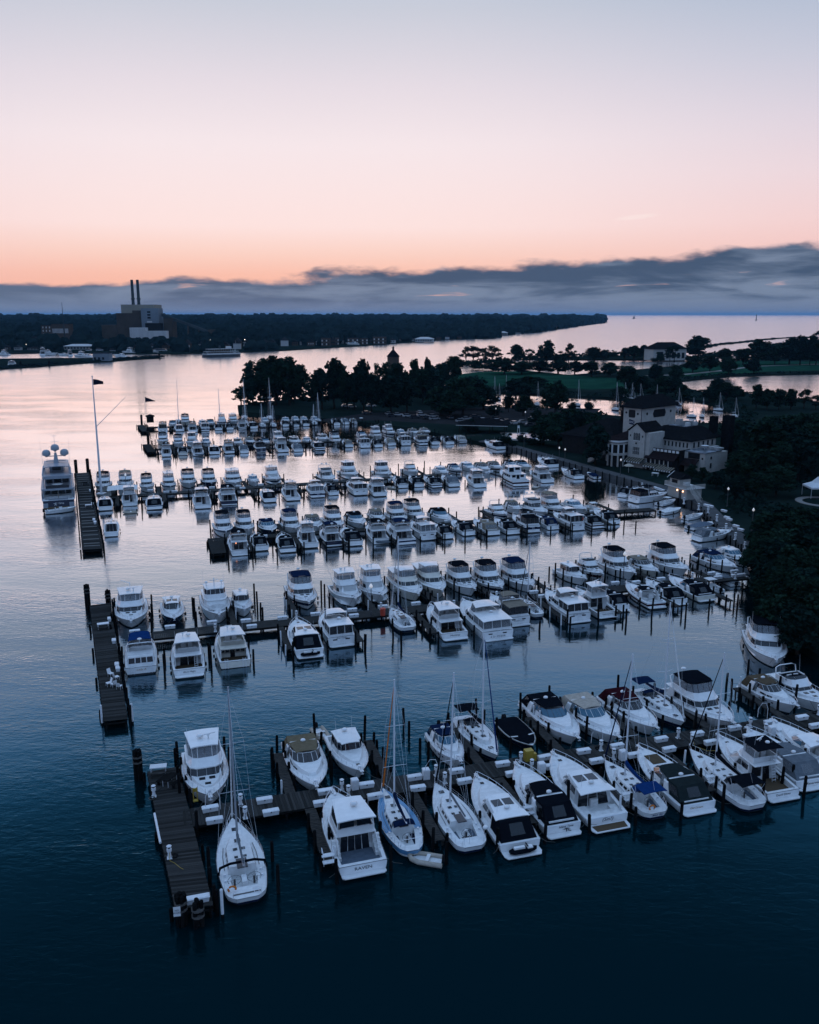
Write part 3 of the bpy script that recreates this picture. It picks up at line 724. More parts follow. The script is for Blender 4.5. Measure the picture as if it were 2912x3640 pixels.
TREES = [(-83.9, 436.9, 9.4, 9.7, 's'), (-78.0, 436.9, 21.7, 13.4, 'o'), (-71.1, 436.9, 23.0, 13.4, 'o'), (-66.7, 436.9, 24.3, 15.1, 'o'), (-59.7, 436.9, 24.1, 16.9, 'o'), (-59.3, 476.2, 18.0, 8.7, 'o'), (-51.7, 459.7, 9.1, 7.0, 's'), (-41.6, 416.1, 19.3, 11.9, 'o'), (-36.0, 419.5, 23.8, 13.4, 'o'), (-29.4, 416.1, 18.3, 10.5, 'o'), (-26.3, 416.1, 17.2, 9.1, 'o'), (-21.3, 406.5, 24.0, 10.2, 'o'), (-17.4, 403.4, 18.1, 10.8, 'o'), (-17.0, 467.8, 18.9, 7.1, 's'), (-12.5, 476.2, 19.0, 9.6, 's'), (-5.9, 459.7, 19.7, 11.6, 'o'), (-8.5, 397.3, 18.5, 13.3, 'o'), (-1.2, 400.3, 17.6, 12.8, 'o'), (2.6, 476.2, 20.8, 8.8, 'o'), (9.9, 503.4, 20.5, 5.1, 'o'), (6.9, 444.2, 17.6, 13.4, 'o'), (13.3, 436.9, 15.9, 12.5, 'o'), (28.0, 556.1, 18.1, 11.2, 'o'), (19.7, 556.1, 13.7, 6.5, 'b'), (23.8, 391.3, 16.9, 15.1, 'o'), (17.4, 380.0, 12.0, 12.1, 'o'), (53.8, 846.0, 14.5, 12.8, 's'), (60.8, 846.0, 15.1, 17.1, 's'), (72.0, 846.0, 13.1, 14.2, 's'), (79.0, 846.0, 15.3, 17.1, 's'), (85.3, 846.0, 9.0, 8.6, 's'), (99.2, 832.9, 16.9, 15.5, 'o'), (113.0, 832.9, 12.9, 12.7, 's'), (128.8, 832.9, 21.0, 16.3, 'o'), (142.6, 832.9, 10.6, 12.8, 'b'), (149.5, 832.9, 17.9, 11.4, 's'), (159.9, 859.5, 9.8, 8.8, 'b'), (188.9, 918.0, 11.3, 14.9, 'o'), (201.0, 918.0, 8.2, 9.5, 'o'), (217.4, 950.3, 6.8, 8.2, 'b'), (222.3, 918.0, 10.7, 9.5, 's'), (231.4, 918.0, 12.8, 14.3, 'o'), (242.8, 918.0, 13.4, 11.1, 'o'), (237.2, 846.0, 9.0, 11.8, 'b'), (252.3, 859.5, 12.6, 10.5, 's'), (36.6, 702.3, 12.1, 13.0, 'o'), (71.4, 667.3, 11.5, 19.1, 'o'), (84.7, 667.3, 9.8, 19.2, 'o'), (100.4, 684.4, 10.1, 19.7, 'o'), (112.4, 667.3, 10.4, 19.3, 'o'), (124.6, 667.3, 9.8, 14.8, 'o'), (130.9, 635.6, 11.5, 14.1, 'o'), (143.5, 635.6, 10.2, 9.8, 'o'), (55.8, 741.1, 5.5, 16.2, 'b'), (67.2, 731.0, 6.3, 16.0, 'b'), (68.4, 503.4, 9.8, 20.4, 'o'), (56.6, 467.8, 10.8, 15.0, 'o'), (13.4, 556.1, 9.2, 16.8, 'o'), (30.8, 444.2, 14.0, 16.4, 'o'), (22.6, 416.1, 13.8, 14.0, 'o'), (14.1, 391.3, 13.0, 14.4, 'o'), (35.2, 416.1, 11.1, 12.6, 'o'), (64.9, 391.3, 15.6, 11.3, 'o'), (69.4, 429.7, 7.2, 10.9, 'o'), (45.6, 403.4, 8.1, 6.1, 'o'), (50.8, 391.3, 9.1, 7.9, 'o'), (37.3, 380.0, 5.7, 7.0, 'o'), (76.8, 416.1, 5.0, 3.9, 'b'), (85.3, 416.1, 4.9, 5.0, 'b'), (127.9, 513.1, 14.8, 13.3, 'o'), (114.1, 476.2, 6.3, 8.2, 'o'), (168.9, 606.7, 10.7, 10.6, 'o'), (133.9, 513.1, 8.5, 11.6, 'o'), (134.0, 476.2, 6.3, 12.4, 'o'), (46.5, 300.9, 9.2, 10.2, 'o'), (50.4, 294.0, 11.9, 9.5, 'o'), (55.8, 290.7, 13.0, 9.9, 'o'), (60.7, 290.7, 12.3, 10.0, 'o'), (64.6, 290.7, 9.8, 8.0, 'o'), (51.5, 354.2, 6.5, 6.6, 'o'), (23.2, 331.7, 5.6, 5.0, 'b'), (33.1, 304.4, 3.6, 4.6, 'b'), (289.6, 890.9, 23.5, 26.9, 'o'), (250.9, 840.7, 16.3, 12.6, 's'), (180.6, 865.1, 13.3, 10.7, 'o'), (189.6, 865.1, 10.8, 10.7, 'o'), (216.5, 890.9, 11.8, 9.7, 'o'), (225.8, 890.9, 13.7, 12.5, 'o'), (235.1, 890.9, 14.4, 11.2, 'o'), (219.6, 685.8, 12.9, 15.3, 'o'), (238.3, 702.0, 12.9, 13.5, 'o'), (275.6, 775.2, 15.4, 14.9, 'o'), (299.5, 795.9, 14.6, 16.7, 'o'), (236.5, 655.5, 13.5, 11.6, 'o'), (260.9, 670.3, 11.9, 10.9, 'o'), (313.8, 795.9, 22.7, 22.0, 'o'), (328.0, 795.9, 18.7, 16.9, 'o'), (341.1, 795.9, 24.5, 19.7, 'o'), (350.6, 795.9, 26.1, 17.1, 'o'), (359.5, 795.9, 27.4, 10.6, 'o'), (364.9, 795.9, 21.0, 15.9, 'o'), (558.8, 1216.1, 23.9, 12.1, 's'), (164.6, 590.2, 11.8, 10.2, 'o'), (177.9, 590.2, 11.4, 9.3, 'o'), (145.1, 590.2, 10.9, 12.0, 'o'), (149.1, 655.5, 9.7, 10.2, 'o'), (127.3, 483.6, 11.5, 11.3, 'o'), (139.0, 483.6, 11.5, 12.2, 'o'), (146.3, 483.6, 10.1, 11.5, 'o'), (143.7, 460.8, 8.4, 6.6, 'o'), (164.3, 468.1, 11.2, 9.8, 'o'), (165.9, 460.8, 9.6, 9.6, 'o'), (171.5, 460.8, 7.8, 8.2, 'o'), (155.2, 453.6, 8.1, 8.0, 'o'), (166.5, 421.0, 11.6, 7.5, 'o'), (169.2, 415.0, 9.9, 7.5, 'o'), (174.9, 415.0, 9.9, 8.2, 'o'), (180.5, 415.0, 9.9, 7.5, 'o'), (189.4, 421.0, 9.4, 7.7, 's'), (192.4, 415.0, 7.1, 6.2, 's'), (117.0, 307.5, 7.9, 10.0, 'o'), (102.3, 259.8, 12.3, 11.0, 'o'), (100.9, 246.3, 14.7, 12.1, 'o'), (111.0, 259.8, 13.5, 11.1, 'o'), (122.9, 280.3, 12.8, 11.1, 'o'), (134.4, 291.8, 12.0, 12.6, 'o'), (105.4, 234.0, 12.2, 10.1, 'o'), (101.5, 269.7, 8.3, 5.2, 'o'), (89.2, 234.0, 7.2, 6.8, 'o'), (76.6, 234.0, 4.4, 4.1, 'o'), (78.9, 232.1, 4.0, 3.3, 'o'), (79.6, 222.9, 4.5, 4.3, 'o'), (79.3, 209.5, 5.9, 5.1, 'o'), (84.8, 209.5, 6.5, 6.8, 'o'), (90.9, 212.7, 7.6, 7.7, 'o'), (68.3, 161.5, 7.5, 8.8, 'o'), (70.5, 157.7, 8.1, 8.9, 'o'), (72.4, 153.3, 7.4, 7.7, 'o'), (61.9, 149.0, 6.0, 4.9, 'o'), (59.9, 138.9, 8.1, 6.9, 'o'), (60.7, 133.4, 8.4, 7.3, 'o'), (62.7, 130.7, 8.1, 6.6, 'o'), (55.1, 129.4, 6.8, 4.9, 'o'), (54.3, 120.5, 7.9, 6.0, 'o'), (56.0, 117.8, 7.8, 6.5, 'o'), (55.1, 111.7, 7.8, 5.7, 'o'), (63.2, 156.8, 2.5, 2.0, 'b'), (34.3, 298.0, 4.3, 4.3, 'b'), (109.2, 280.3, 9.8, 10.0, 'o'), (106.4, 291.8, 8.5, 7.0, 'o'), (90.3, 222.9, 10.3, 9.5, 'o'), (98.8, 230.2, 11.0, 9.9, 'o'), (110.7, 246.3, 12.1, 11.4, 'o'), (121.8, 259.8, 12.3, 9.6, 'o'), (96.4, 246.3, 8.7, 8.0, 'o'), (116.0, 280.3, 12.4, 11.0, 'o'), (122.5, 269.7, 14.4, 10.8, 'o'), (75.2, 172.8, 6.8, 7.4, 'o'), (76.2, 166.4, 7.4, 7.8, 'o'), (79.0, 164.4, 6.8, 6.6, 'o'), (59.5, 143.4, 7.4, 5.6, 'o'), (64.0, 145.0, 8.4, 7.2, 'o'), (67.2, 143.4, 8.5, 7.7, 'o'), (67.6, 138.9, 8.1, 6.1, 'o'), (53.9, 124.5, 7.0, 5.3, 'o'), (58.1, 124.5, 7.4, 6.7, 'o'), (50.7, 114.7, 6.5, 5.3, 'o'), (51.7, 109.8, 6.6, 5.9, 'o'), (58.3, 118.9, 7.8, 5.2, 'o'), (56.9, 323.4, 8.4, 10.5, 'o'), (65.4, 327.5, 8.3, 10.6, 'o'), (65.2, 354.2, 6.8, 9.7, 'o'), (68.9, 323.4, 7.6, 9.4, 'o'), (52.6, 323.4, 8.7, 8.2, 'o'), (43.7, 300.7, 2.8, 5.5, 'b'), (40.4, 309.0, 1.6, 4.9, 'b'), (55.7, 259.8, 12.4, 8.0, 'o'), (59.4, 269.7, 9.1, 5.8, 'o'), (61.8, 291.8, 9.8, 8.1, 'o')]
DOCK_BOXES = [(-18.1, 71.6), (-17.3, 69.7), (-13.4, 73.0), (-12.5, 71.0), (-4.1, 75.7), (-7.9, 74.5), (-3.2, 73.7), (-8.1, 72.5), (0.5, 77.1), (0.8, 75.1), (4.6, 78.3), (5.3, 76.4), (9.3, 79.7), (10.1, 77.8), (13.7, 81.0), (14.2, 79.2), (17.9, 82.3), (18.8, 80.3), (21.6, 83.4), (22.9, 81.5), (26.6, 84.9), (26.8, 82.7), (30.8, 86.1), (31.6, 84.2), (35.3, 87.5), (36.2, 85.6), (39.7, 88.8), (40.2, 86.9), (43.7, 90.0), (44.3, 88.0)]
TALL_BOXES = [(-5.2, 75.4), (1.6, 77.3), (13.0, 78.5), (21.6, 81.0), (38.8, 86.3)]
PEDESTALS = [(-15.5, 72.5), (-14.7, 70.4), (-6.4, 75.1), (-5.7, 74.0), (-23.9, 74.0), (-19.9, 64.5), (2.6, 77.8), (3.4, 76.4), (11.2, 80.4), (12.1, 78.9), (19.8, 82.9), (20.7, 81.1), (28.6, 85.6), (29.6, 84.1), (37.2, 88.1), (38.3, 86.6), (46.1, 91.2)]
DOCK_BOXES_TWO = [(-38.9, 117.1), (-34.4, 119.0), (-28.8, 120.9), (-24.0, 121.6), (-22.7, 119.2), (-18.8, 122.8), (-14.1, 124.5), (-8.7, 126.4), (-8.3, 123.8), (-4.1, 127.9), (1.0, 129.4), (20.1, 135.2), (21.2, 133.1), (34.4, 140.1), (38.0, 140.5), (39.0, 138.1), (42.7, 142.4), (52.4, 145.7), (52.7, 143.3), (56.8, 146.9), (56.0, 144.3), (57.3, 144.7)]
DOCK_BOXES_FOUR = [(-66.1, 218.9), (-61.5, 217.0), (-59.6, 217.6), (-44.7, 224.7), (-43.2, 222.1), (-39.2, 226.7), (-51.2, 222.7), (-20.0, 232.9), (-4.5, 237.1), (-5.1, 233.7), (22.2, 244.6), (23.2, 246.4)]
QUAY_BOXES = [(63.2, 222.2), (63.7, 220.5), (64.3, 218.7), (69.6, 200.3), (70.2, 199.3), (71.6, 194.4), (69.9, 187.7), (69.7, 185.8), (69.0, 179.7), (68.8, 176.5), (68.1, 169.1), (67.7, 166.8), (67.5, 163.4)]
QUAY_PEDESTALS = [(60.0, 221.7), (66.5, 196.5), (67.5, 193.0), (66.8, 185.2), (65.9, 177.0), (65.0, 169.1), (64.2, 161.9), (65.1, 203.0)]
LAMPS = [((58.9, 240.9),), ((74.1, 199.5),), ((71.3, 177.0),), ((45.5, 263.4),), ((46.7, 260.2),), ((38.2, 289.9),), ((36.4, 142.8),), ((72.8, 321.3),), ((75.1, 318.6),), ((48.1, 363.3),), ((37.2, 377.3),)]
CARS = [(-19.2, 396.4), (-9.6, 393.0), (-7.6, 385.3), (-5.1, 389.7), (-0.7, 385.3), (2.3, 379.9), (5.5, 388.6), (7.8, 376.8), (10.7, 374.7), (17.5, 376.8), (21.7, 366.7), (4.4, 398.7), (31.4, 369.6), (33.9, 364.7), (37.1, 366.7), (38.1, 358.9), (37.3, 374.7), (41.0, 364.7), (42.7, 358.9), (10.4, 384.2), (24.6, 374.7), (28.8, 382.0), (47.1, 361.8), (48.7, 352.4), (53.5, 374.7), (-31.0, 427.3), (-28.1, 424.7), (-18.7, 428.7)]
HARBOUR_MASTS = [(44.5, 464.9, 13.4), (53.0, 481.7, 13.0), (64.3, 441.8, 12.4), (84.6, 441.8, 13.5), (99.0, 420.9, 13.6), (117.9, 481.7, 6.9), (121.8, 481.7, 7.1), (124.0, 473.1, 5.2), (135.2, 481.7, 5.1), (126.5, 391.8, 7.7), (131.2, 391.8, 8.2), (148.0, 419.7, 6.8), (145.5, 391.8, 5.2), (136.2, 445.0, 6.6), (48.2, 473.1, 8.3), (29.0, 562.4, 6.8), (119.4, 473.5, 7.6), (130.9, 466.0, 6.4)]
FAR_BUILDINGS = [(-551.7, 1357.7, 15.9, 27.7, 'brick'), (-530.4, 1357.7, 26.6, 29.8, 'brick2'), (-572.0, 1357.7, 22.2, 11.3, 'house'), (-644.1, 1456.4, 13.8, 13.5, 'house'), (-497.8, 1319.3, 5.4, 13.1, 'brick3'), (-483.4, 1146.4, 18.5, 2.8, 'low'), (-426.7, 1146.4, 37.0, 6.8, 'cafe'), (-299.9, 862.7, 15.9, 7.8, 'grey'), (-120.3, 1275.1, 12.6, 10.9, 'flats'), (-112.2, 1306.1, 6.1, 11.8, 'gable'), (-106.0, 1306.1, 5.6, 10.6, 'flats'), (-84.9, 1338.6, 16.6, 9.3, 'flats'), (-68.7, 1338.6, 12.8, 8.9, 'flats'), (-45.3, 1359.0, 20.2, 10.5, 'flats'), (-28.4, 1408.8, 11.6, 7.5, 'gable'), (-178.9, 1275.1, 10.9, 13.0, 'gable'), (-240.6, 1245.5, 10.7, 12.5, 'gable'), (-207.6, 1275.1, 12.7, 9.3, 'gable'), (-141.3, 1275.1, 10.5, 9.3, 'gable'), (24.1, 1462.5, 30.2, 8.0, 'pale'), (5.0, 1511.8, 6.2, 6.3, 'gable'), (-257.4, 2134.0, 93.6, 7.6, 'long'), (-71.9, 2084.6, 18.8, 8.4, 'long'), (-42.9, 2134.0, 15.4, 7.6, 'long'), (8.2, 2134.0, 28.7, 7.2, 'long'), (73.6, 2221.7, 8.0, 5.4, 'long'), (160.2, 2317.0, 17.9, 5.2, 'long'), (203.3, 1949.1, 22.4, 8.2, 'pale'), (244.2, 2007.1, 10.5, 7.8, 'gable'), (199.2, 2948.1, 43.1, 8.0, 'long'), (161.2, 2317.0, 14.5, 5.2, 'long'), (456.9, 2795.9, 10.1, 13.5, 'gable'), (-284.2, 1212.8, 10.0, 7.9, 'gable'), (-283.6, 1135.7, 8.4, 12.9, 'gable'), (-225.1, 1160.3, 9.6, 12.2, 'gable'), (-246.2, 1186.0, 10.7, 8.6, 'gable'), (-387.6, 1135.7, 8.4, 7.4, 'house'), (-479.0, 1135.7, 18.7, 3.7, 'low'), (-579.0, 1715.8, 33.9, 24.3, 'brick3'), (-234.4, 1269.1, 7.2, 9.9, 'gable'), (-226.5, 1281.2, 8.4, 7.9, 'gable'), (-199.2, 1293.5, 7.7, 8.8, 'gable'), (-166.8, 1293.5, 8.5, 8.0, 'gable'), (-159.2, 1318.9, 6.6, 8.1, 'gable'), (-136.9, 1332.0, 6.1, 8.2, 'gable'), (-102.1, 1387.0, 7.3, 8.1, 'gable'), (-61.9, 1431.3, 4.7, 6.9, 'gable'), (-14.7, 1495.0, 8.9, 6.8, 'gable'), (52.0, 1582.9, 8.8, 6.6, 'gable'), (68.7, 1621.0, 8.0, 7.3, 'gable'), (93.6, 1661.0, 8.2, 5.9, 'gable'), (-515.5, 1135.7, 7.5, 5.9, 'gable'), (-496.9, 1126.2, 8.2, 5.8, 'gable'), (-335.6, 1155.3, 7.6, 7.5, 'gable'), (-317.1, 1155.3, 8.4, 8.2, 'gable'), (-305.5, 1155.3, 6.8, 6.4, 'gable'), (-356.2, 1155.3, 6.4, 5.6, 'gable')]
FAR_BOATS = [(-348.7, 777.6, 26.0, 20.0), (-414.2, 1004.3, 24.0, 18.0), (-406.7, 1004.3, 16.0, -70.0), (-380.2, 993.5, 16.0, 30.0), (-359.8, 969.1, 16.0, 80.0), (-349.8, 962.4, 14.0, 60.0), (-313.5, 962.4, 15.0, 75.0), (-332.3, 1050.1, 18.0, 80.0), (-307.1, 1062.2, 14.0, 85.0), (-459.8, 1004.3, 16.0, 85.0), (-387.6, 993.5, 12.0, 80.0), (-85.0, 1331.7, 20.0, 75.0), (-164.2, 1351.1, 18.0, 80.0), (-208.5, 1364.4, 14.0, 80.0), (-11.2, 1599.8, 18.0, 60.0), (82.1, 1676.9, 16.0, 60.0)]
FAR_VANS = [(-362.3, 1085.1), (-331.9, 1085.1), (-316.3, 1085.1), (-316.7, 1107.5), (-308.6, 1089.5), (-305.0, 1089.5), (-301.4, 1089.5), (-322.6, 1085.1), (-396.3, 1098.5), (-382.7, 1098.5)]
FAR_LAMPS = [(-253.7, 1135.7, 13.1), (-214.5, 1160.3, 13.0), (-517.6, 1186.0, 6.9), (-510.7, 1186.0, 6.1), (-241.6, 1306.1, 9.3), (-182.4, 1306.1, 5.7)]
# ------------------------------------------------------------------ boats
def plan(pts):
    """pts: (y, half width) from aft to front -> ccw polygon"""
    return [(w, y) for y, w in pts] + [(-w, y) for y, w in reversed(pts)]


class Fru:
    """tapered house: bottom plan, top plan, windows laid on its faces"""
    def __init__(s, pb, z0, pt, z1):
        s.b = [(x, y, z0) for x, y in pb]
        s.t = [(x, y, z1) for x, y in pt]
        s.n = len(pb)
    def solid(s, mb): return mb.loft([s.b, s.t], True, True, True)
    def ext(s, z):
        """the same faces carried down to z"""
        o = Fru([(0, 0)], 0, [(0, 0)], 1)
        z0, z1 = s.b[0][2], s.t[0][2]
        k = (z0 - z) / (z1 - z0)
        o.b = [(b[0] + (b[0] - t[0]) * k, b[1] + (b[1] - t[1]) * k, z) for b, t in zip(s.b, s.t)]
        o.t, o.n = s.t, s.n
        return o
    def pt(s, i, u, v):
        j = (i + 1) % s.n
        a = Vector(s.b[i]).lerp(Vector(s.b[j]), u)
        c = Vector(s.t[i]).lerp(Vector(s.t[j]), u)
        return a.lerp(c, v)
    def pane(s, mb, i, u0, u1, v0, v1, th=.012):
        q = [s.pt(i, u0, v0), s.pt(i, u1, v0), s.pt(i, u1, v1), s.pt(i, u0, v1)]
        return mb.slab(q, th)


class Hull:
    def __init__(s, L, B, fs, fb, style='power'):
        s.L, s.B, s.fs, s.fb, s.style = L, B, fs, fb, style
    def hb(s, t):
        B = s.B
        if s.style == 'power':
            if t <= .4: return B / 2 * (.92 + .08 * math.sin(min(t / .4, 1) * PI / 2))
            q = (t - .4) / .6
            return B / 2 * max(0, 1 - q ** 2.35) ** .85
        tr = .74 if s.style == 'sail' else .5
        if t <= .42: return B / 2 * (tr + (1 - tr) * math.sin(t / .42 * PI / 2)) * (1 - .42 * max(0, 1 - t / .075) ** 2)
        q = (t - .42) / .58
        return B / 2 * max(0, 1 - q ** 1.85)
    def zs(s, t): return s.fs + (s.fb - s.fs) * t ** 1.6
    def y(s, t, z=None):
        y = -s.L / 2 + s.L * t
        if z is None: return y
        k = max(0, min(1, 1 - z / max(.3, s.zs(t))))
        rake = (.13 if s.style == 'power' else .10) * s.L
        y -= rake * k * max(0, (t - .5) / .5) ** 2
        tr = (.16 if s.style == 'power' else .35)
        y += (z - s.zs(t)) * -tr * max(0, 1 - t * 8) if s.style != 'power' else (z - s.zs(t)) * -.0
        if s.style == 'power': y += min(z, s.zs(t)) * .14 * max(0, 1 - t * 8)
        return y
    def build(s, root, m_='gelcoat', stripe=None, n=13):
        ts = ([0] if s.style == 'power' else [0, .012, .03, .055]) + [1 - (1 - i / n) ** 1.35 for i in range(1, n)] + [1]
        mb = MB()
        rings = []
        for t in ts:
            h, z = s.hb(t), s.zs(t)
            if s.style == 'power':
                lv = [(h, z), (h * (.985 - .10 * t * t), z * .72), (h * (.95 - .22 * t * t), z * .42), (h * (.90 - .38 * t * t), .16), (h * (.84 - .42 * t * t), -.02), (h * .45, -.5)]
            else:
                lv = [(h, z), (h * .99, z * .72), (h * .955, z * .42), (h * .87, .16), (h * .78, -.02), (h * .35, -.5)]
            side = [(w, s.y(t, q), q) for w, q in lv]
            rings.append(side)
        k = len(rings[0])
        mm = [m_, m_, m_, 'bottom_paint', 'bottom_paint']
        if stripe is None and s.style == 'power':
            q = VAR['v']
            if q in (1, 5): stripe = ('canvas_navy', 1)
            elif q == 4: stripe = ('canvas_slate', 0)
            elif q == 2: mm[:3] = ['cream'] * 3
            elif q == 7: stripe = ('canvas_maroon', 1)
            elif q == 18: mm[:3] = ['hull_navy'] * 3
        if stripe: mm[stripe[1]] = stripe[0]
        for sg in (1, -1):
            for a in range(k - 1):
                mb.use(mm[a])
                strip = [[(sg * r[a][0], r[a][1], r[a][2]), (sg * r[a + 1][0], r[a + 1][1], r[a + 1][2])] for r in rings]
                if sg < 0: strip = [[p[1], p[0]] for p in strip]
                mb.loft([[p[1] for p in strip], [p[0] for p in strip]], False) if sg > 0 else mb.loft([[p[1] for p in strip], [p[0] for p in strip]][::1], False)
        r = rings[0]
        for a in range(k - 1):
            mb.use(mm[a])
            mb.add([(r[a][0], r[a][1], r[a][2]), (-r[a][0], r[a][1], r[a][2]), (-r[a + 1][0], r[a + 1][1], r[a + 1][2]), (r[a + 1][0], r[a + 1][1], r[a + 1][2])], [(0, 1, 2, 3)])
        return mb.build('hull', parent=root, smooth=40)
    def deck(s, root, tc, sole, inset=.28, n=10, sole_mat='deck_white', t0=.035, crown=.07):
        mb = MB()
        def ring(t, low, fore=False):
            h, z = max(.02, s.hb(t) - .03), s.zs(t) - .02
            y = s.y(t, z)
            hi = max(.01, h - inset)
            if fore: hi = h * .55
            zl = low if low is not None else z + (crown * min(1, h) if fore else 0)
            return [(-h, y, z), (-hi, y, z + (crown * .5 * min(1, h) if fore else 0)), (-hi, y, zl), (hi, y, zl), (hi, y, z + (crown * .5 * min(1, h) if fore else 0)), (h, y, z)]
        rr = []
        if tc > 0:
            rr += [ring(t0 * q, None) for q in (0, .15, .35, .6, .8)] + [ring(t0, None), ring(t0 + .001, sole)]
            rr += [ring(t0 + (tc - t0) * i / 3, sole) for i in range(1, 4)] + [ring(tc + .001, None)]
        rr += [ring(tc + .002 + (1 - tc - .002) * (1 - (1 - i / n) ** 1.3), None, True) for i in range(n + 1)]
        mb.use('deck_white')
        mb.loft(rr, False)
        mb.f = [tuple(reversed(f)) for f in mb.f]
        if tc > 0 and sole_mat != 'deck_white':
            mb.use(sole_mat)
            a, b = t0 + .005, tc - .002
            mb.add([(-(s.hb(a) - .33 - .0), s.y(a), sole + .006), (s.hb(a) - .33, s.y(a), sole + .006), (s.hb(b) - .33, s.y(b), sole + .006), (-(s.hb(b) - .33), s.y(b), sole + .006)], [(0, 1, 2, 3)])
        return mb.build('deck', parent=root, smooth=35)
    def rub(s, root, m_='rub', r=.035):
        mb = MB()
        ts = [i / 10 for i in range(10)] + [.95, .985, 1]
        for sg in (1, -1):
            mb.tube([(sg * (s.hb(t) + .005), s.y(t, s.zs(t)), s.zs(t) - .05) for t in ts], r, 4)
        mb.tube([(s.hb(0), s.y(0, s.zs(0)), s.zs(0) - .05), (-s.hb(0), s.y(0, s.zs(0)), s.zs(0) - .05)], r, 4)
        return mb.build('rub_rail', m_, root)
    def rail(s, root, t0=.45, h=.62, r=.026, name='bow_rail', t1=.992, step=.09):
        mb = MB()
        ts = []
        t = t0
        while t < t1: ts.append(t); t += step
        ts.append(t1)
        P = lambda sg, t, dz: (sg * max(.06, s.hb(t) * .93 - .02), s.y(t, s.zs(t)) + (.18 if t > .97 else 0), s.zs(t) + dz)
        top = [P(1, t0 - .04, .02)] + [P(1, t, h) for t in ts] + [P(-1, t, h) for t in reversed(ts)] + [P(-1, t0 - .04, .02)]
        mb.tube(top, r, 4)
        for sg in (1, -1):
            for t in ts: mb.tube([P(sg, t, 0), P(sg, t, h)], r * .8, 4)
        return mb.build(name, 'steel', root)


def windows(root, fr, specs, near, m_='glass', parent=None, name='window'):
    """specs: (face,u0,u1,v0,v1)"""
    if near:
        for sp in specs:
            mb = MB()
            fr.pane(mb, *sp)
            mb.build(name, m_, parent or root)
    else:
        mb = MB()
        for sp in specs: fr.pane(mb, *sp)
        mb.build(name + '_panes', m_, parent or root)


def canopy(mb, y0, y1, w, z, crown=.16, th=.05, n=6, m=5, droop=.0, w1=None):
    """crowned soft or hard top, thin but solid"""
    w1 = w if w1 is None else w1
    def grid(dz):
        rows = []
        for i in range(m + 1):
            v = i / m
            ww = w + (w1 - w) * v
            row = []
            for j in range(n + 1):
                u = j / n * 2 - 1
                row.append((u * ww, y0 + (y1 - y0) * v, z + crown * (1 - abs(u) ** 2.4) * (.75 + .25 * math.sin(PI * v)) - droop * (2 * abs(v - .5)) ** 3 + dz))
            rows.append(row)
        return rows
    a, b = grid(0), grid(-th)
    mb.loft([[*r1, *reversed(r2)] for r1, r2 in zip(a, b)], True, True, True)
    return mb


def radar(root, x, y, z, r=.3, pole=.25):
    mb = MB()
    mb.cyl(x, y, z, z + pole, .06, 6)
    mb.lathe(x, y, [(.01, z + pole), (r * .85, z + pole + .02), (r, z + pole + .1), (r * .9, z + pole + .22), (r * .5, z + pole + .3), (.01, z + pole + .32)], 10)
    return mb.build('radar_dome', 'gelcoat', root, smooth=50)


def open_radar(root, x, y, z, rz=.3):
    mb = MB()
    mb.cyl(x, y, z, z + .35, .07, 6)
    mb.box(x, y, z + .42, .25, .25, .14)
    mb.box(x, y, z + .53, 1.3, .12, .08, rz)
    return mb.build('radar_scanner', 'gelcoat', root)


def antennas(root, pts, h=2.6):
    mb = MB()
    for x, y, z in pts: mb.tube([(x, y, z), (x * 1.02, y - .25, z + h)], .016, 4, .008)
    return mb.build('antenna', 'pvc_white', root)


def hatches(root, H, lst):
    for t, x, s_ in lst:
        mb = MB()
        z = H.zs(t) + .07
        mb.box(x, H.y(t), z, s_, s_, .06)
        mb.build('deck_hatch', 'glass', root)


def bow_gear(root, H):
    mb = MB()
    z = H.zs(1)
    y = H.L / 2
    mb.use('deck_white').box(0, y + .02, z + .01, .34, .9, .08)
    mb.use('steel').tube([(0, y - .3, z + .12), (0, y + .45, z + .08), (0, y + .55, z - .25)], .035, 5)
    mb.box(0, y + .5, z - .25, .32, .05, .12)
    mb.box(0, y - .75, z + .08, .2, .3, .2)
    mb.build('anchor_gear', parent=root)
    for sg in (1, -1):
        for p in ([(sg * .15, y - .5, z), (sg * .9, y + .6, z * .62), (sg * 1.5, y + 1.5, 1.1)], [(sg * H.hb(.02), -H.L / 2 + .3, H.fs), (sg * (H.hb(0) + .45), -H.L / 2 - .3, H.fs * .8), (sg * (H.hb(0) + 1.0), -H.L / 2 - 1.0, 1.2)]):
            mb = MB()
            mb.tube(p, .022, 3)
            mb.build('mooring_line', 'rope', root)


def fenders(root, H, ts=(.2, .45, .65), m_='rubber'):
    for t in ts:
        for sg in (1, -1):
            mb = MB()
            x = sg * (H.hb(t) + .13)
            mb.lathe(x, H.y(t), [(.01, .15), (.11, .22), (.12, .65), (.1, .78), (.01, .85)], 7)
            mb.tube([(x, H.y(t), .85), (sg * (H.hb(t) - .02), H.y(t), H.zs(t))], .012, 3)
            mb.build('fender', m_, root, smooth=50)


def platform(root, H, d=.85, m_='gelcoat', top=None):
    mb = MB()
    w = H.hb(0) * .92
    y0 = -H.L / 2
    mb.use(m_).prism([(-w * .88, y0 - d), (w * .88, y0 - d), (w, y0 - d * .6), (w, y0 + .08), (-w, y0 + .08), (-w, y0 - d * .6)], .22, .34)
    if top: mb.use(top).prism([(-w * .8, y0 - d * .9), (w * .8, y0 - d * .9), (w * .86, y0 - .05), (-w * .86, y0 - .05)], .345, .352)
    return mb.build('swim_platform', parent=root)


def transom_text(root, H, body, size, m_='lettering', z=None, x=0, shear=0.0):
    z = z or H.fs * .62
    y = H.y(0, z) - .02
    text('boat_name', body, size, m_, root, (x, y, z), (R(90) - .14, 0, 0), .006, shear)


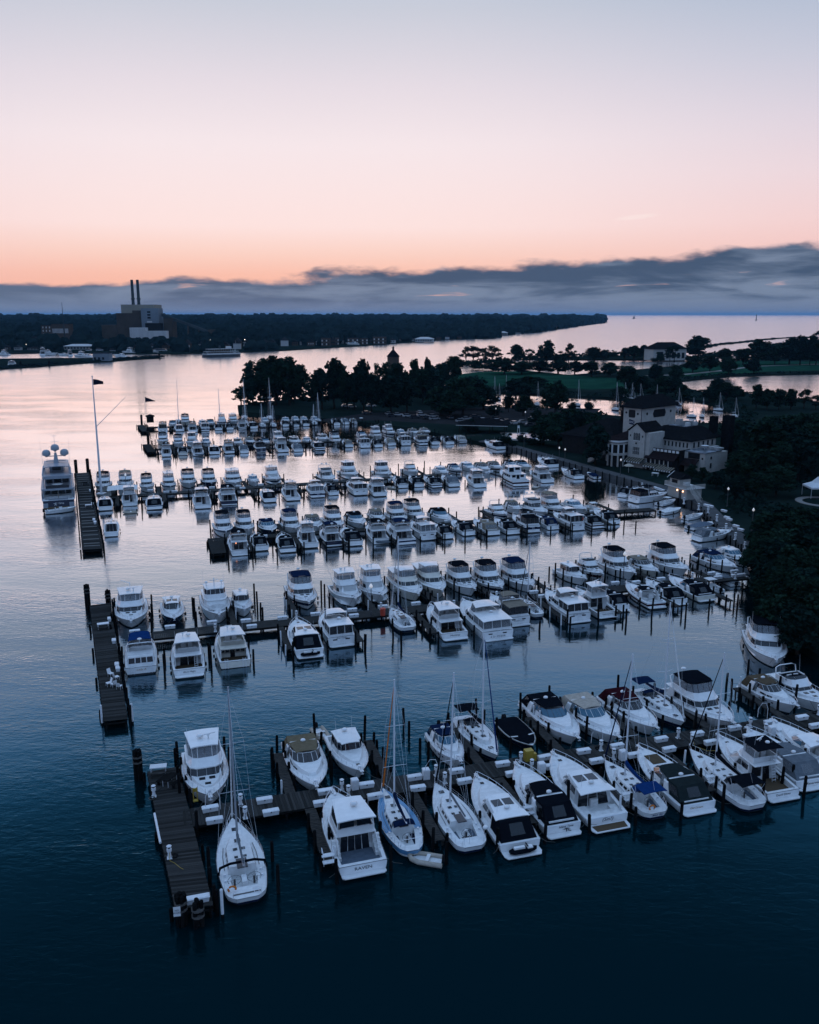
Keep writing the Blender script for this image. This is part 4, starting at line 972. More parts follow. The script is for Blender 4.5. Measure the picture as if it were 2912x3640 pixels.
def portholes(root, H, ts=(.50, .60, .70)):
    for sg in (1, -1):
        for t in ts:
            mb = MB()
            mb.box(sg * H.hb(t) * (.975 - .14 * t * t), H.y(t, .68 * H.zs(t)), .68 * H.zs(t), .07, .55, .16)
            mb.build('porthole', 'glass', root)


def seats(root, lst, m_='canvas_white', name='seat'):
    for cx, y, z, w, d, h, back in lst:
        mb = MB()
        mb.box(cx, y, z + h / 2, w, d, h)
        if back: mb.box(cx, y - d / 2 - .06 if back < 0 else y + d / 2 + .06, z + h * .95, w, .14, h * .9 + .3)
        mb.build(name, m_, root)


def wheel(root, x, y, z, r, m_='steel'):
    mb = MB()
    mb.tube([(x + r * math.cos(a), y, z + r * math.sin(a)) for a in [2 * PI * i / 12 for i in range(13)]], .022, 4, cap=False)
    for a in (0, PI / 3, 2 * PI / 3):
        mb.tube([(x + r * math.cos(a), y, z + r * math.sin(a)), (x - r * math.cos(a), y, z - r * math.sin(a))], .012, 3)
    mb.cyl(x, y + .1, z - .95, z, .09, 6)
    mb.build('steering_wheel', m_, root)


def flybridge(root, L, cv, ex, near):
    B = L * .325
    raven = ex == 'raven'
    H = Hull(L, B, 1.25, 2.05)
    H.build(root, 'cream' if ex == 'trawl' else 'gelcoat', False if ex else None)
    H.deck(root, .27, .62, sole_mat='canvas_slate' if raven else 'teak' if near else 'deck_white')  # RAVEN's slate sole paints in the shade of her cockpit
    H.rub(root)
    H.rail(root, .42)
    hb = B / 2 - .36
    z0, z1 = 1.22, 2.72
    low = cv == 'low'
    if low: z1 = 2.45
    pb = plan([(-.23 * L, hb), (.02 * L, hb), (.15 * L, hb * .86), (.20 * L, hb * .52)])
    pt = plan([(-.22 * L, hb * .92), (-.01 * L, hb * .90), (.075 * L, hb * .76), (.105 * L, hb * .46)])
    fr = Fru(pb, z0, pt, z1)
    mb = MB()
    fr.solid(mb)
    cab = mb.build('cabin', 'cream' if ex == 'trawl' else 'gelcoat', root)
    sp = [(0, .06, .46, .42, .86), (0, .52, .97, .42, .86), (1, .06, .94, .42, .88), (2, .03, .98, .28, .94), (3, .02, .49, .28, .94), (3, .51, .98, .28, .94), (4, .02, .97, .28, .94),
          (5, .06, .94, .42, .88), (6, .03, .48, .42, .86), (6, .54, .94, .42, .86)]
    if raven: sp = [(0, .1, .97, .36, .8), (1, .06, .94, .36, .8), (5, .06, .94, .36, .8), (6, .03, .9, .36, .8)]
    windows(root, fr, sp, near, parent=cab)
    door = [(7, .22, .49, .0, .88), (7, .51, .78, .0, .88)]
    if raven: door = [(7, .16, .325, .0, .92), (7, .34, .495, .0, .92), (7, .505, .66, .0, .92), (7, .675, .84, .0, .92)]
    fr2 = fr.ext(.64)
    mb = MB()
    fr2.solid(mb)
    mb.build('cabin_base', 'cream' if ex == 'trawl' else 'gelcoat', cab)
    if ex == 'trawl':
        door = [(7, .06, .2, .4, .85), (7, .23, .37, .4, .85), (7, .41, .58, .0, .85), (7, .62, .76, .4, .85), (7, .8, .94, .4, .85)]
    windows(root, fr2, door, near, parent=cab, name='door_pane' if near else 'door')
    # forward trunk
    tb = plan([(.10 * L, hb * .86), (.26 * L, hb * .62), (.36 * L, hb * .28)])
    tt = plan([(.10 * L, hb * .80), (.245 * L, hb * .52), (.33 * L, hb * .2)])
    f3 = Fru(tb, 1.35, tt, 2.05 if not raven else 2.15)
    mb = MB()
    f3.solid(mb)
    mb.build('trunk_cabin', 'deck_white', root)
    if near:
        for t, x in ((.70, .42), (.70, -.42), (.79, 0)):
            mb = MB()
            mb.box(x, H.y(t), 2.07 + (.1 if raven else 0) - (.04 if t > .75 else 0), .5, .5, .07)
            mb.build('deck_hatch', 'glass', root)
    # flybridge deck with overhang over the cockpit
    mb = MB()
    yo = -.27 * L if low or raven else -.37 * L
    fd = plan([(yo, hb * .95), (-.02 * L, hb * .97), (.08 * L, hb * .82), (.12 * L, hb * .5)])
    mb.prism(fd, z1, z1 + .11)
    mb.build('flybridge_deck', 'cream' if ex == 'trawl' else 'gelcoat', root)
    zf = z1 + .11
    ch = .72
    ya = -.26 * L if not low else -.16 * L
    o0 = plan([(ya, hb * .90), (-.03 * L, hb * .92), (.075 * L, hb * .74), (.11 * L, hb * .45)])
    o1 = plan([(ya, hb * .90), (-.04 * L, hb * .88), (.03 * L, hb * .66), (.05 * L, hb * .40)])
    i1 = plan([(ya, hb * .82), (-.045 * L, hb * .80), (.02 * L, hb * .58), (.035 * L, hb * .34)])
    rg = lambda p, z: [(x, y, z) for x, y in p]
    mb = MB()
    mb.loft([rg(o0, zf), rg(o1, zf + ch), rg(i1, zf + ch), rg(i1, zf + .02)], True)
    mb.build('flybridge_coaming', 'cream' if ex == 'trawl' else 'gelcoat', root)
    seats(root, [(-.45, -.05 * L, zf, .6, .6, .5, -1), (.45, -.05 * L, zf, .6, .6, .5, -1), (0, ya + .5, zf, hb * 1.3, .6, .45, -1)])
    mb = MB()
    mb.box(0, .012 * L, zf + .45, hb * .9, .45, .85, 0, .8)
    mb.build('helm_console', 'gelcoat', root)
    zc = zf + (2.02 if not raven else 1.98)
    fw = Fru(plan([(ya, hb * .86), (-.04 * L, hb * .84), (.028 * L, hb * .62), (.047 * L, hb * .37)]), zf + ch, plan([(ya, hb * .80), (-.05 * L, hb * .78), (-.005 * L, hb * .66), (.005 * L, hb * .37)]), zc - .04)
    white = cv in ('white', 'open', 'clear', 'low')
    pm = 'gelcoat' if white else 'steel'
    if low:
        mb = MB()
        fs_ = Fru(plan([(-.02 * L, hb * .86), (.03 * L, hb * .62), (.047 * L, hb * .37)]), zf + ch, plan([(-.05 * L, hb * .8), (.0, hb * .6), (.01 * L, hb * .37)]), zf + ch + .35)
        windows(root, fs_, [(0, 0, 1, .05, .95), (1, 0, 1, .05, .95), (2, .02, .98, .05, .95), (3, 0, 1, .05, .95), (4, 0, 1, .05, .95)], False, 'glass', name='windscreen')
        mb.use('canvas_black')
        canopy(mb, ya, -.01 * L, hb * .86, zf + .55, .2, .06)
        mb.build('canvas_cover', parent=root, smooth=40)
        mb = MB()
        mb.tube([(-hb * .85, ya - .2, zf), (-hb * .8, ya - .45, zf + 1.5), (-hb * .5, ya - .5, zf + 1.75), (hb * .5, ya - .5, zf + 1.75), (hb * .8, ya - .45, zf + 1.5), (hb * .85, ya - .2, zf)], .07, 6)
        mb.build('radar_arch', 'gelcoat', root, smooth=60)
    else:
        if not raven:
            windows(root, fw, [(0, .02, .48, .02, .98), (0, .52, .98, .02, .98), (1, .03, .97, .02, .98), (2, .05, .95, .02, .98), (3, .02, .48, .02, .98), (3, .52, .98, .02, .98), (4, .05, .95, .02, .98), (5, .03, .97, .02, .98), (6, .02, .48, .02, .98), (6, .52, .98, .02, .98)] if cv != 'open' else [(1, 0, 1, .0, .35), (2, 0, 1, .0, .35), (3, 0, 1, .0, .35), (4, 0, 1, .0, .35), (5, 0, 1, .0, .35)],
                    False, 'vinyl' if cv != 'open' else 'vinyl_dark', name='enclosure')
        mb = MB()
        for i in (0, 1, 2, 3, 4, 5, 6, 7):
            a, b = Vector(fw.b[i]), Vector(fw.t[i])
            mb.tube([a, b], .028 if not raven else .05, 4)
        if raven:
            mb.use('gelcoat')
        mb.build('canopy_posts', ('canvas_' + cv) if not white else pm, root)
        mb = MB()
        cm = 'gelcoat' if white else 'canvas_' + cv
        canopy(mb, ya - (.25 if not white else .55), .012 * L + (.25 if white else 0), hb * (.84 if not white else .92), zc - .06, .2 if not white else .12, .07 if not white else .12, w1=hb * .7)
        top = mb.build('hardtop' if white else 'bimini', cm, root, smooth=40)
        if raven:
            windows(root, fw, [(7, .06, .46, .08, .9), (7, .54, .94, .08, .9), (0, .04, .96, .08, .92), (6, .04, .96, .08, .92), (1, .05, .95, .08, .92), (5, .05, .95, .08, .92)], True, 'glass', name='window')
        if not white:
            # aft edge skirt / side flaps in canvas
            mb = MB()
            mb.use('canvas_' + cv)
            for i in (0, 6):
                fw.pane(mb, i, .0, 1, .86, 1.0, .03)
            fw.pane(mb, 1, 0, 1, .88, 1, .03)
            fw.pane(mb, 2, 0, 1, .88, 1, .03)
            fw.pane(mb, 3, 0, 1, .88, 1, .03)
            fw.pane(mb, 4, 0, 1, .88, 1, .03)
            fw.pane(mb, 5, 0, 1, .88, 1, .03)
            mb.build('canvas_flap', parent=root)
            mb = MB()
            ay = ya - .35
            mb.tube([(-hb * .93, ay + .5, zf), (-hb * .9, ay - .3, zf + 1.5), (-hb * .62, ay - .35, zf + 1.62), (hb * .62, ay - .35, zf + 1.62), (hb * .9, ay - .3, zf + 1.5), (hb * .93, ay + .5, zf)], .085, 6)
            mb.build('radar_arch', 'gelcoat', root, smooth=60)
            radar(root, 0, ay - .35, zf + 1.66, .3, .5)
        else:
            radar(root, .25, -.12 * L, zc + .1, .32, .12)
            if not raven: open_radar(root, -.45, -.09 * L, zc + .08)
    antennas(root, [(hb * .8, -.12 * L, zf + ch), (-hb * .8, -.12 * L, zf + ch)])
    # cockpit: wings and ladder
    mb = MB()
    for sg in (1, -1):
        if low: continue
        mb = MB()
        mb.slab([(sg * hb * .96, -.23 * L, 1.2), (sg * hb * .96, -.37 * L, 1.2), (sg * hb * .93, -.30 * L, z1), (sg * hb * .93, -.23 * L, z1)], .05 * sg)
        mb.build('cockpit_wing', 'gelcoat', root)
        mb = MB()
        mb.tube([(sg * hb * .9, yo + .15, 1.2), (sg * hb * .9, yo + .15, z1)], .035, 5)
        mb.build('support_pole', 'gelcoat', root)
    if near and not raven and ex != 'trawl':
        mb = MB()
        lx = hb * .55
        for dx_ in (-.2, .2): mb.tube([(lx + dx_, -.36 * L, .7), (lx + dx_, -.30 * L, z1 + .1)], .03, 4)
        for q in range(6):
            f = (q + .7) / 6.5
            mb.box(lx, -.36 * L + .06 * L * f, .7 + (z1 - .6) * f, .4, .12, .03)
        mb.build('ladder', 'pvc_white', root)
    if raven:
        for sg in (-1, 1):
            mb = MB()
            for q in range(5): mb.bbox(sg * hb * .96 - .28, sg * hb * .96 + .28, -.24 * L - .3 * q - .3, -.24 * L - .3 * q, .65, 2.35 - .33 * q)
            mb.build('side_steps', 'gelcoat', root)
    if ex != 'ladya' and ex != 'trawl': platform(root, H, .55 if raven else .85)
    else:
        mb = MB()
        for lx in (-B * .26, B * .27):
            for dx_ in (-.2, .2): mb.tube([(lx + dx_, -L / 2 - .05, .1), (lx + dx_, -L / 2 + .12, 1.7)], .022, 4)
            for q in range(5): mb.tube([(lx - .2, -L / 2 - .04 + q * .035, .3 + q * .32), (lx + .2, -L / 2 - .04 + q * .035, .3 + q * .32)], .02, 4)
        mb.build('boarding_ladder', 'steel', root)
    if ex == 'ladya':
        # closed aft deck: windows over a tall transom
        fa = Fru(plan([(-.47 * L, hb * .98), (-.23 * L, hb)]), 1.2, plan([(-.44 * L, hb * .93), (-.22 * L, hb * .93)]), z1)
        mb = MB()
        fa.solid(mb)
        aft = mb.build('aft_cabin', 'gelcoat', root)
        windows(root, fa, [(3, .04, .27, .35, .9), (3, .3, .49, .35, .9), (3, .52, .71, .35, .9), (3, .74, .96, .35, .9), (0, .1, .9, .4, .88), (2, .1, .9, .4, .88)], near, parent=aft)
    if ex == 't':
        mb = MB()
        mb.tube([(0, ya - .3, zc + .1), (0, ya - .3, zc + .9)], .05, 5)
        mb.tube([(0, ya - .3, zc + .7), (1.2, ya - 1.6, zc + 1.0)], .05, 5)
        mb.build('davit', 'gelcoat', root)
    bow_gear(root, H)
    fenders(root, H, (.25, .55) if near else (.4,))
    if ex in ('dinghy',):
        inflatable(root, (0.5, -L / 2 - .5, .55), R(80))
    if ex == 'lit':
        mb = MB()
        fr2.pane(mb, 7, .30, .38, .62, .78, .02)
        mb.build('lit_window', 'lit_cabin', root)
    names = dict(raven=('RAVEN', .46, 'lettering', 0), ladya=('Lady A', .42, 'lettering_gold', .3), magic=('Black Magic', .34, 'lettering', .3), mustang=('Mustang', .42, 'lettering', .3))
    if ex in names:
        a = names[ex]
        transom_text(root, H, a[0], a[1], a[2], .78, 0, a[3])
    return H


def inflatable(root, loc, rz, name='tender'):
    """small boat carried on its parent: tubes, floor and outboard"""
    c, s_ = math.cos(rz), math.sin(rz)
    T = lambda x, y, z: (loc[0] + x * c - y * s_, loc[1] + x * s_ + y * c, loc[2] + z)
    mb = MB()
    mb.use('canvas_grey').tube([T(.6, -1.3, 0), T(.6, .5, 0), T(.42, 1.1, .08), T(0, 1.45, .14), T(-.42, 1.1, .08), T(-.6, .5, 0), T(-.6, -1.3, 0)], .2, 7)
    mb.use('deck_white').add([T(.5, -1.2, -.05), T(.5, .6, -.05), T(0, 1.2, 0), T(-.5, .6, -.05), T(-.5, -1.2, -.05)], [(0, 1, 2, 3, 4)])
    mb.use('rubber')
    mb.box(*T(0, -1.25, .3), .35, .4, .55, rz)
    return mb.build(name, parent=root, smooth=50)


def sportfish(root, L, cv, ex, near):
    B = L * .33
    H = Hull(L, B, 1.15, 2.25)
    H.build(root)
    H.deck(root, .33, .5, sole_mat='teak' if near else 'deck_white')
    H.rub(root)
    H.rail(root, .5, .55)
    hb = B / 2 - .34
    z0, z1 = 1.3, 2.95
    dark = ex == 'devil' or cv == 'white'
    pb = plan([(-.18 * L, hb), (.06 * L, hb), (.20 * L, hb * .84), (.26 * L, hb * .5)])
    pt = plan([(-.17 * L, hb * .9), (-.02 * L, hb * .88), (.05 * L, hb * .7), (.075 * L, hb * .44)])
    fr = Fru(pb, z0, pt, z1)
    mb = MB()
    fr.solid(mb)
    cab = mb.build('cabin', 'gelcoat', root)
    sp = [(0, .08, .92, .42, .82), (1, .08, .8, .46, .78), (6, .08, .92, .42, .82), (5, .2, .92, .46, .78)]
    if dark: sp += [(2, .06, .95, .45, .8), (3, .03, .97, .45, .8), (4, .05, .94, .45, .8)]
    windows(root, fr, sp, near, parent=cab)
    f2 = fr.ext(.52)
    mb = MB()
    f2.solid(mb)
    mb.build('cabin_base', 'gelcoat', cab)
    windows(root, f2, [(7, .12, .46, .22, .86), (7, .52, .76, .0, .86)], near, parent=cab, name='door_pane')
    mb = MB()
    mb.prism(plan([(-.25 * L, hb * .92), (-.02 * L, hb * .9), (.06 * L, hb * .7), (.085 * L, hb * .44)]), z1, z1 + .1)
    mb.build('flybridge_deck', 'gelcoat', root)
    zf, ch = z1 + .1, .8
    ya = -.2 * L
    rg = lambda p, z: [(x, y, z) for x, y in p]
    o0 = plan([(ya, hb * .84), (-.03 * L, hb * .85), (.055 * L, hb * .64), (.08 * L, hb * .4)])
    o1 = plan([(ya, hb * .84), (-.05 * L, hb * .8), (.005 * L, hb * .6), (.02 * L, hb * .36)])
    i1 = plan([(ya, hb * .76), (-.055 * L, hb * .72), (-.005 * L, hb * .53), (.005 * L, hb * .3)])
    mb = MB()
    mb.loft([rg(o0, zf), rg(o1, zf + ch), rg(i1, zf + ch), rg(i1, zf + .02)], True)
    mb.build('flybridge_coaming', 'gelcoat', root)
    seats(root, [(-.4, -.09 * L, zf, .55, .55, .55, -1), (.4, -.09 * L, zf, .55, .55, .55, -1)])
    mb = MB()
    mb.box(0, -.02 * L, zf + .5, hb * .8, .5, .95, 0, .8)
    mb.build('helm_console', 'gelcoat', root)
    zc = zf + 2.1
    fw = Fru(plan([(ya, hb * .8), (-.05 * L, hb * .76), (.003 * L, hb * .57), (.017 * L, hb * .33)]), zf + ch, plan([(ya, hb * .76), (-.055 * L, hb * .72), (-.02 * L, hb * .56), (-.01 * L, hb * .33)]), zc - .03)
    em = 'vinyl' if cv != 'white' else 'glass'
    windows(root, fw, [(i, .03, .97, .02, .98) for i in range(7)], False, em, name='enclosure')
    mb = MB()
    for i in range(8): mb.tube([fw.b[i], fw.t[i]], .03, 4)
    mb.build('hardtop_posts', 'pvc_white', root)
    mb = MB()
    canopy(mb, ya - .5, .012 * L, hb * .88, zc - .05, .1, .1, w1=hb * .72)
    mb.build('hardtop', 'gelcoat', root, smooth=40)
    open_radar(root, 0, -.1 * L, zc + .05, .5)
    radar(root, .5, -.15 * L, zc + .03, .25, .1)
    mb = MB()
    for sg in (1, -1):
        mb.tube([(sg * hb * .9, -.05 * L, 1.6), (sg * (hb * .9 + 1.1), -.2 * L, 7.2)], .028, 4, .012)
    mb.build('outrigger', 'pvc_white', root)
    antennas(root, [(hb * .6, -.15 * L, zc), (-hb * .6, -.15 * L, zc)], 2.2)
    tb = plan([(.16 * L, hb * .8), (.30 * L, hb * .5), (.38 * L, hb * .2)])
    mb = MB()
    Fru(tb, 1.4, plan([(.14 * L, hb * .76), (.27 * L, hb * .44), (.34 * L, hb * .15)]), 2.2).solid(mb)
    mb.build('trunk_cabin', 'deck_white', root)
    if near: hatches(root, H, [(.78, 0, .5), (.86, 0, .4)])
    mb = MB()
    for dx_ in (-.2, .2): mb.tube([(hb * .5 + dx_, -.26 * L, .6), (hb * .5 + dx_, -.21 * L, z1 + .9)], .028, 4)
    for q in range(7): mb.box(hb * .5, -.26 * L + .05 * L * q / 7, .85 + q * .33, .4, .1, .03)
    mb.build('ladder', 'steel', root)
    if ex in ('devil',):
        mb = MB()
        mb.use('canvas_black')
        canopy(mb, ya - .8, .0, hb * .9, zc + .06, .12, .05)
        mb.build('bimini', parent=root, smooth=40)
        mb = MB()
        mb.tube([(.9 + .28 * math.cos(a), ya - .35, zf + .6 + .28 * math.sin(a)) for a in [2 * PI * i / 10 for i in range(11)]], .075, 6, cap=False)
        mb.build('life_ring', 'pvc_white', root, smooth=60)
        transom_text(root, H, 'Devil Diver', .36, 'lettering', .75)
    if ex == 'paradox': transom_text(root, H, 'PARADOX', .36, 'lettering', .72)
    platform(root, H, .5)
    bow_gear(root, H)
    fenders(root, H, (.3, .55) if near else (.4,))


def express(root, L, cv, ex, near):
    B = L * .315
    H = Hull(L, B, 1.18, 1.82)
    H.build(root, stripe=('canvas_navy', 1) if ex == 'stripe' else None)
    H.deck(root, .40, .62, sole_mat='deck_white')
    if near: portholes(root, H)
    H.rub(root, 'rub' if not near else 'steel')
    H.rail(root, .48, .5)
    hb = B / 2 - .3
    z0 = 1.35
    # long raised foredeck
    fr = Fru(plan([(-.12 * L, hb), (.08 * L, hb * .95), (.26 * L, hb * .66), (.37 * L, hb * .3)]), 1.2, plan([(-.12 * L, hb * .93), (.06 * L, hb * .84), (.20 * L, hb * .55), (.30 * L, hb * .2)]), 1.98)
    mb = MB()
    fr.solid(mb)
    tr = mb.build('trunk_cabin', 'deck_white', root, smooth=30)
    windows(root, fr, [(0, .35, .95, .3, .62), (1, .05, .6, .3, .6), (6 - 1, .4, .95, .3, .6), (6, .05, .65, .3, .62)] if False else [(0, .35, .95, .3, .62), (1, .05, .55, .3, .6), (5, .45, .95, .3, .6), (6, .05, .65, .3, .62)], near, parent=tr)
    # wrap-round windshield
    wb = plan([(-.13 * L, hb * .93), (.015 * L, hb * .86), (.085 * L, hb * .6), (.11 * L, hb * .28)])
    wt = plan([(-.12 * L, hb * .86), (-.06 * L, hb * .78), (-.005 * L, hb * .54), (.01 * L, hb * .25)])
    zw = 2.62
    fw = Fru(wb, 1.97, wt, zw)
    gm = 'glass_blue' if (ex == '' and cv in ('black', 'white', 'beige', 'navy')) else 'glass'
    windows(root, fw, [(0, .03, .97, .05, .94), (1, .03, .97, .05, .94), (2, .04, .96, .05, .94), (3, .02, .49, .05, .94), (3, .51, .98, .05, .94), (4, .04, .96, .05, .94), (5, .03, .97, .05, .94), (6, .03, .97, .05, .94)], near, gm, name='windshield')
    mb = MB()
    mb.tube([fw.t[i] for i in range(8)], .035, 5)
    for i in range(1, 7): mb.tube([fw.b[i], fw.t[i]], .025, 4)
    mb.build('windshield_frame', 'gelcoat' if cv != 'black' else 'rub', root)
    # dash and interior
    mb = MB()
    mb.prism(plan([(-.13 * L, hb * .8), (.0, hb * .75), (.08 * L, hb * .5)]), 1.4, 2.0)
    mb.build('dashboard', 'deck_white', root)
    seats(root, [(hb * .4, -.17 * L, .62, .9, .6, .8, -1), (-hb * .45, -.2 * L, .62, .8, 1.4, .5, 0), (0, -.43 * L, .62, hb * 1.5, .6, .5, -1)])
    # arch
    ay = -.21 * L
    if cv != 'olive' or True:
        mb = MB()
        prof = [(-hb * 1.06, ay - .5, 1.2), (-hb * .98, ay - .05, 2.35), (-hb * .78, ay + .12, 2.72), (hb * .78, ay + .12, 2.72), (hb * .98, ay - .05, 2.35), (hb * 1.06, ay - .5, 1.2)]
        wdt = [.55, .42, .34, .34, .42, .55]
        rings = []
        for (x, y, z), w in zip(prof, wdt): rings.append([(x, y - w, z), (x, y + w, z), (x * .94, y + w, z - .09), (x * .94, y - w, z - .09)])
        mb.loft(rings, True, True, True)
        mb.build('radar_arch', 'gelcoat', root, smooth=30)
        radar(root, 0, ay + .1, 2.7, .26, .1)
    if cv == 'open':
        mb = MB()
        mb.use('canvas_black')
        canopy(mb, ay - .2, .0, hb * .84, 2.72, .14, .05, w1=hb * .6)
        mb.build('bimini', parent=root, smooth=40)
    elif cv == 'white':
        mb = MB()
        canopy(mb, ay - .6, .0, hb * .92, 2.66, .16, .1, w1=hb * .66)
        mb.build('hardtop', 'gelcoat', root, smooth=40)
    else:
        cm = 'canvas_' + cv
        mb = MB()
        mb.use(cm)
        canopy(mb, ay, .003 * L, hb * .88, 2.74, .15, .05, w1=hb * .62)
        mb.build('canopy_top', parent=root, smooth=40)
        # rear enclosure from arch down to the transom
        ea = Fru(plan([(-.475 * L, hb * .98), (ay, hb * 1.0)]), 1.2, plan([(-.36 * L, hb * .84), (ay, hb * .90)]), 2.70)
        mb = MB()
        mb.use(cm)
        ea.solid(mb)
        top = [(x, y, z + .005) for x, y, z in ea.t]
        mb.build('cockpit_enclosure', parent=root, smooth=20)
        windows(root, ea, [(3, .30, .70, .30, .85)] + ([(0, .15, .8, .3, .85), (2, .2, .85, .3, .85)] if cv in ('black', 'grey', 'charcoal', 'navy') else [(3, .06, .26, .3, .85), (3, .74, .94, .3, .85)]), False, 'vinyl_dark' if cv in ('black', 'navy', 'charcoal', 'maroon') else 'vinyl', name='vinyl_window')
        # side curtains
        sc_ = Fru(plan([(ay, hb * .95), (-.06 * L, hb * .9)]), 1.97, plan([(ay, hb * .88), (-.06 * L, hb * .8)]), 2.72)
        mb = MB()
        for i in (0, 2): sc_.pane(mb, i, .05, .95, .03, .97)
        mb.build('side_curtain', 'vinyl', root)
    if near:
        hatches(root, H, [(.66, .5, .42), (.66, -.5, .42), (.77, 0, .48)])
        for o in root.children:
            if o.name.startswith('deck_hatch'): o.location.z = .22 if o.data.vertices[0].co.y < .22 * L else .02
    if cv == 'charcoal':
        mb = MB()
        mb.box(0, .215 * L, 2.0, 1.5, 2.2, .07)
        mb.build('sunpad_cover', 'canvas_brown', root)
    platform(root, H, .7)
    bow_gear(root, H)
    fenders(root, H, (.25, .5) if near else (.4,))
    if ex == 'palm':
        transom_text(root, H, 'Island Time', .30, 'lettering', .88, .3, .3)
        mb = MB()
        y = H.y(0, .6) - .03
        for a in range(7):
            q = a / 6 * PI * 1.1 - .15
            mb.slab([(.35, y, .62), (.35 + .05, y, .66), (.35 + .42 * math.cos(q), y, .62 + .22 * math.sin(q)), (.35 + .2 * math.cos(q), y, .60 + .17 * math.sin(q))], .01)
        mb.slab([(.32, y, .62), (.28, y, .3), (.38, y, .3), (.39, y, .62)], .01)
        mb.slab([(.39, y, .45), (.8, y, .32), (.82, y, .40), (.5, y, .54)], .01)
        mb.build('palm_emblem', 'lettering', root)
    if ex == 'rese': transom_text(root, H, 'Reserved', .40, 'lettering', .72, .1, .25)
    if cv == 'charcoal': transom_text(root, H, 'Old Dream', .30, 'lettering_gold', .72, -.2, .3)


